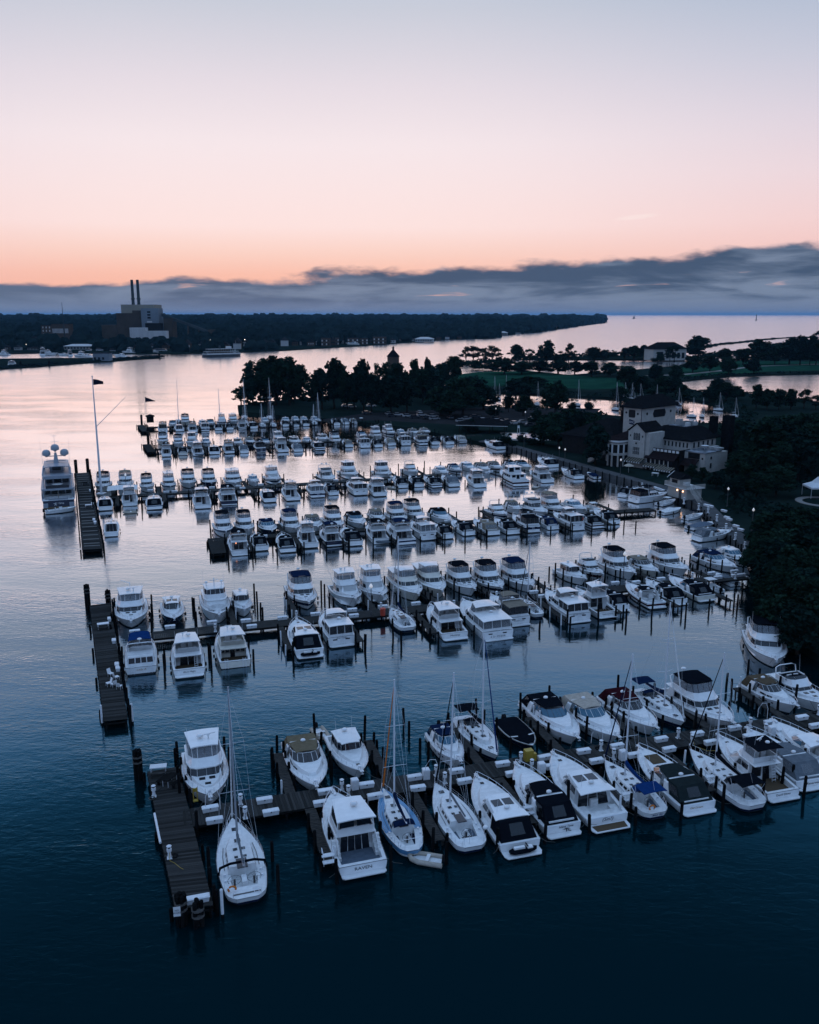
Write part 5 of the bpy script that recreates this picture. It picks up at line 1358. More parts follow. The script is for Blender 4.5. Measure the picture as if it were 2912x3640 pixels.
def hardtop(root, L, cv, ex, near):
    """sleek coupe or pilothouse sedan with a moulded roof"""
    B = L * .32
    H = Hull(L, B, 1.2, 1.9)
    H.build(root)
    H.deck(root, .27, .55, sole_mat='deck_white')
    if near: portholes(root, H, (.5, .62))
    H.rub(root, 'steel')
    H.rail(root, .45, .5)
    hb = B / 2 - .34
    pil = ex == 'p'
    f0 = Fru(plan([(-.1 * L, hb), (.1 * L, hb * .92), (.28 * L, hb * .62), (.38 * L, hb * .26)]), 1.2, plan([(-.1 * L, hb * .93), (.08 * L, hb * .8), (.22 * L, hb * .5), (.31 * L, hb * .18)]), 1.95)
    mb = MB()
    f0.solid(mb)
    mb.build('trunk_cabin', 'deck_white', root, smooth=30)
    if pil:
        pb = plan([(-.24 * L, hb), (.03 * L, hb * .96), (.085 * L, hb * .74), (.10 * L, hb * .4)])
        pt = plan([(-.23 * L, hb * .9), (.0, hb * .86), (.04 * L, hb * .66), (.05 * L, hb * .36)])
        z1 = 3.05
    else:
        pb = plan([(-.24 * L, hb), (.05 * L, hb * .93), (.15 * L, hb * .68), (.19 * L, hb * .34)])
        pt = plan([(-.22 * L, hb * .86), (-.05 * L, hb * .8), (.0, hb * .62), (.012 * L, hb * .32)])
        z1 = 2.9
    fr = Fru(pb, 1.25, pt, z1)
    mb = MB()
    fr.solid(mb)
    cab = mb.build('cabin', 'gelcoat', root)
    v0, v1 = (.48, .9)
    windows(root, fr, [(0, .06, .48, v0, v1), (0, .52, .96, v0, v1), (1, .04, .96, v0, .94), (2, .04, .96, v0, .94), (3, .02, .98, v0, .94), (4, .04, .96, v0, .94), (5, .04, .96, v0, .94), (6, .04, .48, v0, v1), (6, .52, .94, v0, v1)], near, parent=cab)
    f2 = fr.ext(.57)
    mb = MB()
    f2.solid(mb)
    mb.build('cabin_base', 'gelcoat', cab)
    windows(root, f2, [(7, .10, .36, .02, .86), (7, .38, .62, .02, .86), (7, .64, .90, .02, .86)], near, parent=cab, name='door_pane')
    mb = MB()
    canopy(mb, -.33 * L if not pil else -.27 * L, .035 * L if not pil else .075 * L, hb * .95, z1 - .03, .14, .1, w1=hb * .66)
    top = mb.build('hardtop', 'gelcoat', root, smooth=40)
    if ex in ('sin', 'jet') or not pil:
        mb = MB()
        for dx_ in (-hb * .3, hb * .3): mb.box(dx_, -.10 * L, z1 + .105, hb * .5, .10 * L, .03)
        mb.build('sunroof', 'glass', top)
    radar(root, 0, -.2 * L, z1 + .08, .28, .12)
    antennas(root, [(hb * .6, -.22 * L, z1 + .05), (-hb * .6, -.22 * L, z1 + .05)], 1.8)
    if near: hatches(root, H, [(.68, .45, .42), (.68, -.45, .42), (.78, 0, .48), (.87, 0, .36)])
    for o in root.children:
        if o.name.startswith('deck_hatch'): o.location.z = .2 if o.data.vertices[0].co.y < .24 * L else .03
    if ex == 'fly':
        zf = z1 + .1
        mb = MB()
        rg = lambda p, z: [(x, y, z) for x, y in p]
        o0 = plan([(-.30 * L, hb * .8), (-.05 * L, hb * .8), (.03 * L, hb * .5)])
        i0 = plan([(-.30 * L, hb * .72), (-.05 * L, hb * .72), (.015 * L, hb * .42)])
        mb.loft([rg(o0, zf), rg(o0, zf + .55), rg(i0, zf + .55), rg(i0, zf + .02)], True)
        mb.build('flybridge_coaming', 'gelcoat', root)
        fw = Fru(plan([(-.1 * L, hb * .76), (-.05 * L, hb * .76), (.025 * L, hb * .46)]), zf + .55, plan([(-.12 * L, hb * .72), (-.07 * L, hb * .72), (-.01 * L, hb * .42)]), zf + 1.0)
        windows(root, fw, [(0, 0, 1, 0, 1), (1, 0, 1, 0, 1), (2, 0, 1, 0, 1), (3, 0, 1, 0, 1), (4, 0, 1, 0, 1)], False, 'glass', name='windscreen')
        mb = MB()
        mb.tube([(-hb * .85, -.28 * L, zf), (-hb * .8, -.31 * L, zf + 1.4), (hb * .8, -.31 * L, zf + 1.4), (hb * .85, -.28 * L, zf)], .09, 6)
        mb.build('radar_arch', 'gelcoat', root)
        for sx in (-.6, .6): radar(root, sx, -.31 * L, zf + 1.4, .33, .25)
    if ex == 'sin' or ex == 'jet' or cv == 'black':
        if cv == 'black':
            ea = Fru(plan([(-.47 * L, hb * .98), (-.24 * L, hb)]), 1.2, plan([(-.36 * L, hb * .82), (-.24 * L, hb * .88)]), z1 - .06)
            mb = MB()
            ea.solid(mb)
            mb.build('cockpit_enclosure', 'canvas_black', root)
            windows(root, ea, [(3, .30, .72, .25, .85)], False, 'vinyl_dark', name='vinyl_window')
    if cv == 'open':
        mb = MB()
        c = [(-hb * .8, -.26 * L), (-hb * .8, -.44 * L), (hb * .35, -.44 * L), (hb * .35, -.36 * L)]
        mb.bbox(-hb * .95, -hb * .55, -.44 * L, -.28 * L, .55, 1.0)
        mb.bbox(-hb * .55, hb * .95, -.45 * L, -.38 * L, .55, 1.0)
        mb.bbox(hb * .55, hb * .95, -.38 * L, -.32 * L, .55, 1.0)
        mb.bbox(-hb * .2, hb * .2, -.27 * L, -.245 * L, .55, 1.5)
        mb.build('cockpit_sofa', 'canvas_white', root)
    platform(root, H, 1.25 if ex in ('sin', 'jet') else .7, top='teak' if ex == 'sin' else None)
    if ex == 'sin': transom_text(root, H, '(Sin!)', .52, 'lettering', .85, 0, .3)
    if ex == 'jet':
        mb = MB()
        c = -L / 2 - .62
        prof = [(-1.25, .22, .30), (-.9, .42, .34), (-.2, .46, .40), (.5, .42, .42), (1.0, .26, .40), (1.3, .05, .45)]
        rings = []
        for q, w, h in prof: rings.append([(q, c - w, .55), (q, c + w, .55), (q, c + w * .8, .5 + h), (q, c - w * .8, .5 + h)])
        mb.use('canvas_black').loft(rings, True, True, True)
        mb.use('gelcoat').box(-.35, c, 1.05, 1.0, .34, .22)
        mb.use('gelcoat').box(.62, c, 1.0, .5, .5, .16)
        mb.use('rubber').box(.35, c, 1.28, .1, .7, .06)
        mb.build('jet_ski', parent=root, smooth=30)
        if near and cv == 'black': pass
    bow_gear(root, H)
    fenders(root, H, (.25, .5) if near else (.4,))


def aftcabin(root, L, cv, ex, near):
    """double-cabin motor yacht with a raised, glazed aft deck"""
    B = L * .325
    H = Hull(L, B, 1.75, 2.1)
    cr = 'cream' if ex == 'b' else 'gelcoat'
    H.build(root, cr)
    H.deck(root, 0, 0)
    H.rub(root)
    H.rail(root, .40)
    hb = B / 2 - .34
    z0, z1 = 1.7, 3.0
    pb = plan([(-.20 * L, hb), (.06 * L, hb * .96), (.15 * L, hb * .8), (.20 * L, hb * .46)])
    pt = plan([(-.20 * L, hb * .9), (.0 * L, hb * .88), (.08 * L, hb * .72), (.11 * L, hb * .42)])
    fr = Fru(pb, z0, pt, z1)
    mb = MB()
    fr.solid(mb)
    cab = mb.build('cabin', cr, root)
    windows(root, fr, [(0, .05, .32, .35, .88), (0, .35, .65, .35, .88), (0, .68, .97, .35, .88), (1, .05, .95, .35, .88), (2, .05, .95, .35, .9), (3, .03, .49, .35, .9), (3, .51, .97, .35, .9), (4, .05, .95, .35, .9), (5, .05, .95, .35, .88),
                       (6, .03, .32, .35, .88), (6, .35, .65, .35, .88), (6, .68, .95, .35, .88)], near, parent=cab)
    mb = MB()
    Fru(plan([(.12 * L, hb * .8), (.28 * L, hb * .55), (.36 * L, hb * .25)]), 1.8, plan([(.12 * L, hb * .74), (.26 * L, hb * .46), (.33 * L, hb * .18)]), 2.25).solid(mb)
    mb.build('trunk_cabin', 'deck_white', root)
    # aft deck enclosure
    za = 3.75 if ex != 's' else 3.0
    fa = Fru(plan([(-.47 * L, hb * .95), (-.195 * L, hb * .98)]), 1.95, plan([(-.45 * L, hb * .9), (-.195 * L, hb * .93)]), za)
    for a, c in [(fa.b[i], fa.t[i]) for i in range(4)] + [(fa.pt(3, u, 0), fa.pt(3, u, 1)) for u in (.33, .66)] + [(fa.pt(i, .5, 0), fa.pt(i, .5, 1)) for i in (0, 2)]:
        mb = MB()
        mb.tube([a, c], .045, 5)
        mb.build('deck_post', 'gelcoat' if cv in ('white', 'clear') else 'rub', root)
    mb = MB()
    f4 = Fru(plan([(-.475 * L, hb * .97), (-.195 * L, hb * 1.0)]), 1.72, plan([(-.472 * L, hb * .96), (-.195 * L, hb * .99)]), 2.15)
    f4.solid(mb)
    mb.build('deck_coaming', cr, root)
    windows(root, fa, [(3, .02, .32, .13, .97), (3, .345, .645, .13, .97), (3, .67, .98, .13, .97), (0, .03, .48, .13, .97), (0, .52, .97, .13, .97), (2, .03, .48, .13, .97), (2, .52, .97, .13, .97)], near, 'vinyl' if cv == 'clear' else 'vinyl_dark', name='enclosure_pane')
    wht = cv in ('white', 'clear')
    mb = MB()
    canopy(mb, -.49 * L, -.18 * L, hb * 1.0, za - .04, .16, .1)
    mb.build('hardtop' if wht else 'bimini', 'gelcoat' if wht else 'canvas_' + cv, root, smooth=40)
    # helm forward of the enclosure: windscreen and top
    mb = MB()
    rg = lambda p, z: [(x, y, z) for x, y in p]
    o0 = plan([(-.2 * L, hb * .88), (-.02 * L, hb * .86), (.06 * L, hb * .6)])
    o1 = plan([(-.2 * L, hb * .86), (-.04 * L, hb * .82), (.02 * L, hb * .54)])
    i1 = plan([(-.2 * L, hb * .78), (-.045 * L, hb * .74), (.01 * L, hb * .46)])
    mb.loft([rg(o0, z1), rg(o1, z1 + .5), rg(i1, z1 + .5), rg(i1, z1 + .02)], True)
    mb.build('flybridge_coaming', cr, root)
    fw = Fru(plan([(-.195 * L, hb * .84), (-.04 * L, hb * .8), (.018 * L, hb * .52)]), z1 + .5, plan([(-.195 * L, hb * .84), (-.07 * L, hb * .76), (-.02 * L, hb * .5)]), z1 + (1.75 if ex != 's' else .8))
    if ex != 's':
        windows(root, fw, [(0, .02, .98, .02, .98), (1, .02, .98, .02, .98), (2, .02, .49, .02, .98), (2, .51, .98, .02, .98), (3, .02, .98, .02, .98), (4, .02, .98, .02, .98)], False, 'vinyl', name='enclosure')
        mb = MB()
        canopy(mb, -.21 * L, -.005 * L, hb * .86, z1 + 1.75, .16, .07, w1=hb * .6)
        mb.build('helm_top', 'gelcoat' if wht else 'canvas_' + cv, root, smooth=40)
    seats(root, [(0, -.08 * L, z1, .6, .6, .5, -1)])
    if ex == 'coastal' or not wht:
        mb = MB()
        mb.tube([(-hb, -.2 * L, 2.0), (-hb * .95, -.24 * L, za + .35), (hb * .95, -.24 * L, za + .35), (hb, -.2 * L, 2.0)], .1, 6)
        mb.build('radar_arch', 'gelcoat', root)
        radar(root, 0, -.24 * L, za + .4, .28, .2)
    else:
        radar(root, .2, -.26 * L, za + .1, .28, .15)
    antennas(root, [(hb * .8, -.2 * L, za), (-hb * .8, -.2 * L, za)], 2.4)
    # transom: small windows and ladder
    mb = MB()
    y = H.y(0, 1.2) - .012
    for cx in (-B * .22, B * .2):
        mb = MB()
        mb.bbox(cx - .3, cx + .3, y - .012, y + .012, 1.15, 1.35)
        mb.build('transom_window', 'glass', root)
    mb = MB()
    for dx_ in (-.2, .2): mb.tube([(.1 + dx_, -L / 2 - .08, .3), (.1 + dx_, -L / 2 + .05, 2.4)], .022, 4)
    for q in range(6): mb.tube([(-.1, -L / 2 - .07 + q * .02, .4 + q * .3), (.3, -L / 2 - .07 + q * .02, .4 + q * .3)], .02, 4)
    mb.build('boarding_ladder', 'steel', root)
    platform(root, H, .7)
    bow_gear(root, H)
    fenders(root, H, (.25, .5) if near else (.4,))
    if near: hatches(root, H, [(.82, 0, .5)])
    nm = dict(major=('6 G~ MAJOR', .42, 0, .72), coastal=('Coastal Livin', .34, .3, 1.0), grad=('Grand Finale', .36, .3, 1.5), ava=('Ava Helen', .36, .3, 1.5))
    if ex in nm:
        a = nm[ex]
        transom_text(root, H, a[0], a[1], 'lettering', a[3], 0, a[2])
    if ex == 'flag':
        mb = MB()
        mb.tube([(1.0, -L / 2 + .1, 1.8), (1.0, -L / 2 - .4, 3.4)], .02, 4)
        mb.use('red_paint').slab([(1.0, -L / 2 - .2, 2.7), (1.0, -L / 2 - .38, 3.35), (1.25, -L / 2 - .45, 3.2), (1.2, -L / 2 - .3, 2.6)], .015)
        mb.use('canvas_orange')
        mb.build('ensign', parent=root)


def pilothouse(root, L, cv, ex, near):
    """large motor yacht with an enclosed upper bridge"""
    B = L * .30
    H = Hull(L, B, 1.7, 2.5)
    H.build(root)
    H.deck(root, .16, 1.0)
    H.rub(root)
    H.rail(root, .4, .7)
    hb = B / 2 - .3
    pb = plan([(-.34 * L, hb), (.08 * L, hb * .97), (.18 * L, hb * .78), (.21 * L, hb * .5)])
    pt = plan([(-.33 * L, hb * .93), (.04 * L, hb * .9), (.12 * L, hb * .72), (.145 * L, hb * .46)])
    fr = Fru(pb, 1.75, pt, 3.3)
    mb = MB()
    fr.solid(mb)
    cab = mb.build('cabin', 'gelcoat', root)
    windows(root, fr, [(0, .04, .22, .4, .86), (0, .26, .46, .4, .86), (0, .50, .70, .4, .86), (0, .74, .96, .4, .86), (6, .04, .26, .4, .86), (6, .30, .50, .4, .86), (6, .54, .74, .4, .86), (6, .78, .96, .4, .86), (7, .12, .35, .35, .86), (7, .4, .6, .05, .86), (7, .65, .88, .35, .86)]
            + ([(1, .05, .95, .4, .86), (5, .05, .95, .4, .86), (2, .05, .95, .4, .86), (3, .03, .97, .4, .86), (4, .05, .95, .4, .86)] if ex != 'tarp' else []), near, parent=cab)
    mb = MB()
    mb.prism(plan([(-.36 * L, hb * .97), (.04 * L, hb * .93), (.13 * L, hb * .72), (.155 * L, hb * .46)]), 3.3, 3.42)
    mb.build('bridge_deck', 'gelcoat', root)
    b0 = plan([(-.16 * L, hb * .86), (.02 * L, hb * .85), (.075 * L, hb * .68), (.09 * L, hb * .4)])
    b1 = plan([(-.15 * L, hb * .8), (-.01 * L, hb * .78), (.035 * L, hb * .62), (.045 * L, hb * .36)])
    f2 = Fru(b0, 3.42, b1, 5.2)
    mb = MB()
    f2.solid(mb)
    br = mb.build('bridge_house', 'gelcoat', root)
    windows(root, f2, [(0, .05, .35, .45, .92), (0, .4, .95, .45, .92), (1, .05, .95, .45, .92), (2, .05, .95, .45, .92), (3, .03, .49, .45, .92), (3, .51, .97, .45, .92), (4, .05, .95, .45, .92), (5, .05, .95, .45, .92), (6, .05, .6, .45, .92), (6, .65, .95, .45, .92), (7, .1, .45, .1, .9), (7, .55, .9, .4, .9)], near, parent=br)
    mb = MB()
    canopy(mb, -.2 * L, .06 * L, hb * .86, 5.17, .1, .12, w1=hb * .66)
    mb.build('hardtop', 'gelcoat', root, smooth=40)
    radar(root, -hb * .6, -.1 * L, 5.25, .26, .5)
    radar(root, hb * .6, -.1 * L, 5.25, .26, .5)
    mb = MB()
    mb.tube([(0, -.06 * L, 5.2), (0, -.08 * L, 6.7)], .07, 5)
    mb.box(0, -.07 * L, 6.3, 1.3, .12, .1)
    mb.build('mast', 'gelcoat', root)
    mb = MB()
    Fru(plan([(.16 * L, hb * .8), (.3 * L, hb * .5), (.38 * L, hb * .22)]), 2.0, plan([(.14 * L, hb * .75), (.27 * L, hb * .42), (.34 * L, hb * .16)]), 2.75).solid(mb)
    mb.build('trunk_cabin', 'deck_white', root)
    if ex == 'tarp':
        mb = MB()
        rings = []
        for q in range(6):
            f = q / 5
            w = .75 * math.sin(PI * min(.97, f * .8 + .12))
            hgt = .5 + .55 * math.sin(PI * f)
            rings.append([(-1.3 + 2.6 * f, .29 * L - w, 2.4), (-1.3 + 2.6 * f, .29 * L - w * .5, 2.45 + hgt * .8), (-1.3 + 2.6 * f, .29 * L + w * .4, 2.45 + hgt), (-1.3 + 2.6 * f, .29 * L + w, 2.4)])
        mb.loft(rings, True, True, True)
        mb.build('covered_tender', 'canvas_white', root, smooth=30)
    hatches(root, H, [(.84, .5, .4), (.84, -.5, .4)])
    platform(root, H, .8)
    bow_gear(root, H)
    fenders(root, H, (.3, .55))
    antennas(root, [(hb * .8, -.16 * L, 5.2), (-hb * .8, -.16 * L, 5.2)], 3)


def sailboat(root, L, cv, ex, near, mast_h=None):
    B = L * .305
    blue = ex == 'bluehull'
    H = Hull(L, B, 1.05, 1.35, 'sail' if not blue else 'classic')
    hm = 'hull_blue' if blue else 'gelcoat'
    H.build(root, hm, stripe=('canvas_navy', 2) if not blue else ('gelcoat', 2))
    H.deck(root, .30, .55, .72, t0=.13 if ex in ('race', 'mast2') else .08)
    H.rub(root, 'teak' if blue else 'rub', .025)
    hb = B / 2
    if blue:
        d = MB()
        ts = [i / 10 for i in range(3, 10)] + [.96]
        for sg in (1, -1):
            vs = []
            for t in ts: vs += [(sg * (H.hb(t) - .05), H.y(t), H.zs(t) + .035), (sg * max(.03, H.hb(t) * .45), H.y(t), H.zs(t) + .06)]
            fs = [(2 * i, 2 * i + 2, 2 * i + 3, 2 * i + 1) if sg > 0 else (2 * i, 2 * i + 1, 2 * i + 3, 2 * i + 2) for i in range(len(ts) - 1)]
            d.add(vs, fs)
        d.build('side_deck', 'hull_blue', root)
    # coachroof
    fr = Fru(plan([(-.20 * L, hb * .60), (.08 * L, hb * .60), (.22 * L, hb * .36), (.27 * L, hb * .16)]), 1.1, plan([(-.19 * L, hb * .52), (.06 * L, hb * .50), (.18 * L, hb * .28), (.23 * L, hb * .1)]), 1.72)
    mb = MB()
    fr.solid(mb)
    cr = mb.build('coachroof', 'deck_white', root, smooth=30)
    windows(root, fr, [(0, .08, .28, .3, .75), (0, .36, .56, .3, .75), (0, .64, .84, .3, .75), (1, .1, .5, .3, .7), (5, .5, .9, .3, .7), (6, .16, .36, .3, .75), (6, .44, .64, .3, .75), (6, .72, .92, .3, .75)], near, parent=cr)
    if near:
        for y, x, s_ in ((.02 * L, .32, .36), (.02 * L, -.32, .36), (.13 * L, 0, .5), (-.08 * L, .36, .3), (-.08 * L, -.36, .3)):
            mb = MB()
            mb.box(x, y, 1.75, s_, s_, .06)
            mb.build('deck_hatch', 'glass', root)
        mb = MB()
        mb.box(0, -.165 * L, 1.76, .85, 1.5, .1)
        mb.build('companionway', 'rub', root)
        mb = MB()
        mb.box(0, .33 * L, H.zs(.83) + .09, .5, .5, .06)
        mb.build('deck_hatch', 'glass', root)
    # cockpit furniture
    if ex == 'race':
        for sx in (-.78, .78): wheel(root, sx, -.31 * L, 1.35, .55, 'rub')
        mb = MB()
        mb.box(0, -.29 * L, .85, .4, 1.1, .75)
        mb.build('cockpit_table', 'gelcoat', root)
        mb = MB()
        for sg in (1, -1): mb.bbox(sg * hb * .62 - .25, sg * hb * .62 + .25, -.27 * L, -.2 * L, .5, 1.0)
        mb.build('cockpit_bench', 'deck_white', root)
        mb = MB()
        mb.bbox(-hb * .55, hb * .55, -.455 * L, -.445 * L, 1.06, 1.09)
        mb.build('transom_slot', 'rub', root)
        mb = MB()
        mb.tube([(-hb * .98, -.2 * L, 1.2), (-hb * .9, -.205 * L, 2.0), (-hb * .5, -.21 * L, 2.35), (hb * .5, -.21 * L, 2.35), (hb * .9, -.205 * L, 2.0), (hb * .98, -.2 * L, 1.2)], .13, 6)
        mb.build('folded_dodger', 'canvas_black', root, smooth=50)
        mb = MB()
        for dx_ in (-.18, .18): mb.tube([(.75 + dx_, -.40 * L, 1.12), (.75 + dx_, -.47 * L, 1.14)], .022, 4)
        for q in range(4): mb.tube([(.57, -.405 * L - q * .02 * L, 1.13), (.93, -.405 * L - q * .02 * L, 1.13)], .018, 4)
        mb.build('swim_ladder', 'steel', root)
        mb = MB()
        mb.tube([(-1.1 + .3 * math.cos(a), -.405 * L, 1.35 + .3 * math.sin(a)) for a in [PI * 1.35 * i / 8 - .4 for i in range(9)]], .09, 6)
        mb.build('horseshoe_buoy', 'orange_foam', root, smooth=50)
        for q in range(8):
            pass
    else:
        wheel(root, 0, -.33 * L, 1.3, .5, 'rub')
        if near:
            for sg in (1, -1):
                mb = MB()
                mb.box(sg * hb * .42, -.31 * L, .60, hb * .22, .19 * L, .1)
                mb.build('cockpit_cushion', 'canvas_navy' if blue else 'canvas_slate', root)
            mb = MB()
            mb.box(0, -.295 * L, .95, .35, .3, .8, 0, .7)
            mb.build('instrument_pod', 'gelcoat', root)
    if near:
        for sg in (1, -1):
            mb = MB()
            mb.tube([(sg * H.hb(t) * .72, H.y(t), H.zs(t) + .07) for t in (.34, .5, .62)], .025, 4)
            mb.build('sheet_track', 'rub', root)
            for y in (-.215, -.285):
                mb = MB()
                mb.lathe(sg * hb * .74, y * L, [(.13, 1.05), (.1, 1.15), (.12, 1.28), (.02, 1.3)], 7)
                mb.build('winch', 'steel', root)
    # pulpit, pushpit and lifelines
    H.rail(root, .90, .6, .02, 'pulpit', .99, .045)
    mb = MB()
    ts = [.02, .06]
    P = lambda sg, t, dz: (sg * (H.hb(t) - .08), H.y(t), H.zs(t) + dz)
    mb.tube([P(1, .14, .6), P(1, .02, .6), (0.5, H.y(.02) - .1, H.zs(0) + .6)], .02, 4)
    mb.tube([P(-1, .14, .6), P(-1, .02, .6), (-.5, H.y(.02) - .1, H.zs(0) + .6)], .02, 4)
    for sg in (1, -1):
        for t in (.02, .08, .14): mb.tube([P(sg, t, 0), P(sg, t, .6)], .018, 4)
    mb.build('pushpit', 'steel', root)
    mb = MB()
    for sg in (1, -1):
        tt = [.14 + .095 * i for i in range(9)]
        for dz_ in (.32, .6): mb.tube([P(sg, t, dz_) for t in tt], .008, 3)
        for t in tt: mb.tube([P(sg, t, 0), P(sg, t, .6)], .014, 4)
    mb.build('lifelines', 'steel', root)
    # rig
    mh = mast_h or L * 1.25
    my = .10 * L
    zt = mh
    mm = 'mast_white' if ex != 'race' else 'alloy'
    mb = MB()
    mb.tube([(0, my, 1.6), (0, my - .10, zt * .55), (0, my - .22, zt)], .10, 7, .075)
    mast = mb.build('mast', mm, root, smooth=60)
    mb = MB()
    for f, w in ((.40, .62), (.68, .5)):
        for sg in (1, -1): mb.tube([(0, my - .1 * f * 2, zt * f), (sg * hb * w, my - .35, zt * f + .12)], .035, 4, .022)
    mb.build('spreader', mm, mast)
    mb = MB()
    for sg in (1, -1):
        cpx = sg * hb * .86
        mb.tube([(cpx, my - .3, 1.3), (sg * hb * .62, my - .35, zt * .40 + .12), (sg * hb * .5, my - .36, zt * .68 + .12), (0, my - .2, zt * .98)], .012, 3)
        mb.tube([(cpx, my - .1, 1.3), (0, my - .1, zt * .40)], .010, 3)
        mb.tube([(cpx * .9, my - .7, 1.3), (0, my - .1, zt * .68)], .010, 3)
    mb.tube([(.0, -.47 * L, 1.6), (0, my - .22, zt)], .011, 3)
    mb.build('shrouds', 'steel', mast)
    fz = zt * (.97 if ex != 'mast2' else .95)
    if ex != 'nof':
        mb = MB()
        cvm = {'bluehull': 'canvas_orange', 'race': 'canvas_white', 'fol': 'canvas_blue' if cv != 'navy' else 'canvas_white', 'ring': 'canvas_navy', 'mast2': 'canvas_black'}.get(ex, 'canvas_white' if cv != 'black' else 'canvas_black')
        a, b = Vector((0, .485 * L, H.zs(1) + .35)), Vector((0, my - .15, fz))
        mb.tube([a, a.lerp(b, .12), a.lerp(b, .6), a.lerp(b, .97)], .10, 6, .035)
        mb.build('furled_jib', cvm, mast, smooth=60)
    # boom and sail cover
    bz = 2.75
    by0, by1 = my - .12, my - .40 * L
    mb = MB()
    mb.tube([(0, by0, bz), (0, by1, bz - .05)], .07, 6)
    boom = mb.build('boom', mm, root)
    cov = {'race': None, 'mast2': None}.get(ex, 'canvas_' + (cv if cv not in ('white',) else 'grey'))
    if cov:
        mb = MB()
        rings = []
        for q in range(7):
            f = q / 6
            r = .30 * (1 - .55 * f)
            y = by0 + (by1 + .2 - by0) * f
            rings.append([(r * .55 * math.cos(a), y, bz + .16 + r * 1.15 * math.sin(a) + (.45 * (1 - f) ** 3)) for a in [2 * PI * i / 8 for i in range(8)]])
        mb.loft(rings, True, True, True)
        mb.build('sail_cover', cov, boom, smooth=50)
    else:
        mb = MB()
        rings = []
        for q in range(5):
            f = q / 4
            r = .16 * (1 - .4 * f)
            rings.append([(r * .7 * math.cos(a), by0 - .1 + (by1 + .3 - by0) * f, bz + .15 + r * math.sin(a)) for a in [2 * PI * i / 6 for i in range(6)]])
        mb.loft(rings, True, True, True)
        mb.build('flaked_sail', 'canvas_grey', boom, smooth=50)
    # canvas work
    if ex not in ('race', 'mast2', 'plain'):
        cm = 'canvas_' + cv
        mb = MB()
        canopy(mb, -.24 * L, -.16 * L, hb * .55, 2.15, .22, .04, droop=.25, w1=hb * .5)
        mb.build('dodger', cm, root, smooth=50)
        mb = MB()
        fd = Fru(plan([(-.2 * L, hb * .56), (-.14 * L, hb * .5)]), 1.7, plan([(-.2 * L, hb * .53), (-.165 * L, hb * .47)]), 2.15)
        for i in (0, 1, 2): fd.pane(mb, i, .03, .97, .02, .98)
        mb.build('dodger_window', 'vinyl_dark', root)
        if ex != 'bluehull':
            mb = MB()
            canopy(mb, -.44 * L, -.255 * L, hb * .70, 3.0, .14, .05, w1=hb * .66)
            mb.build('bimini', cm, root, smooth=50)
            mb = MB()
            for sg in (1, -1):
                mb.tube([(sg * hb * .72, -.35 * L, 1.1), (sg * hb * .69, -.43 * L, 3.0)], .018, 4)
                mb.tube([(sg * hb * .72, -.35 * L, 1.1), (sg * hb * .67, -.27 * L, 3.0)], .018, 4)
            mb.build('bimini_frame', 'steel', root)
    if ex == 'ring':
        mb = MB()
        mb.tube([(-.55 + .28 * math.cos(a), -.475 * L, 1.55 + .28 * math.sin(a)) for a in [PI * 1.5 * i / 8 - .8 for i in range(9)]], .09, 6)
        mb.build('horseshoe_buoy', 'orange_foam', root, smooth=50)
        y = H.y(0, .7) - .03
        text('boat_name', 'Blue Sky', .34, 'canvas_blue', root, (0, y, .72), (R(90) + .3, 0, 0), .006, .2)
    if ex == 'mast2':
        mb = MB()
        mb.use('lettering')
        for q in range(3): mb.box(0, -.36 * L - q * .42, 1.0 - q * .28, 1.1 - q * .1, .3, .02)
        mb.build('transom_step_pad', parent=root)
        radar(root, hb * .8, -.40 * L, 1.9, .28, .15)
        mb = MB()
        for dx_ in (-.25, .25): mb.tube([(-.5 + dx_, -.46 * L, .9), (-.5 + dx_, -.455 * L, 1.9)], .022, 4)
        mb.tube([(-.75, -.455 * L, 1.5), (-.25, -.455 * L, 1.5)], .02, 4)
        mb.build('swim_ladder', 'steel', root)
    if ex == 'bluehull':
        mb = MB()
        mb.tube([(-1, -.44 * L, 1.2), (-1.0, -.47 * L, 2.2), (1.0, -.47 * L, 2.2), (1, -.44 * L, 1.2)], .03, 5)
        mb.build('davit_frame', 'steel', root)


def console_boat(root, L, cv, ex, near):
    B = L * .33
    H = Hull(L, B, .75, 1.2)
    H.build(root)
    H.deck(root, .72, .3, .22)
    H.rub(root, 'rub', .03)
    mb = MB()
    mb.box(0, 0, .85, .9, .8, 1.1, 0, .85)
    mb.build('console', 'gelcoat', root)
    seats(root, [(0, -.12 * L, .3, .9, .5, .6, -1), (0, -.36 * L, .3, B * .6, .45, .4, -1)])
    mb = MB()
    for x in (-.5, .5):
        for y in (-.5, .45): mb.tube([(x, y, .35), (x * 1.1, y, 2.2)], .03, 4)
    mb.build('top_posts', 'steel', root)
    mb = MB()
    canopy(mb, -1.0, .9, .8, 2.2, .06, .05)
    mb.build('t_top', 'canvas_' + cv, root, smooth=40)
    mb = MB()
    mb.box(0, -L / 2 - .2, .95, .45, .5, .8, 0, .8)
    mb.box(0, -L / 2 - .15, .3, .18, .2, .8)
    mb.build('outboard_motor', 'rubber', root)


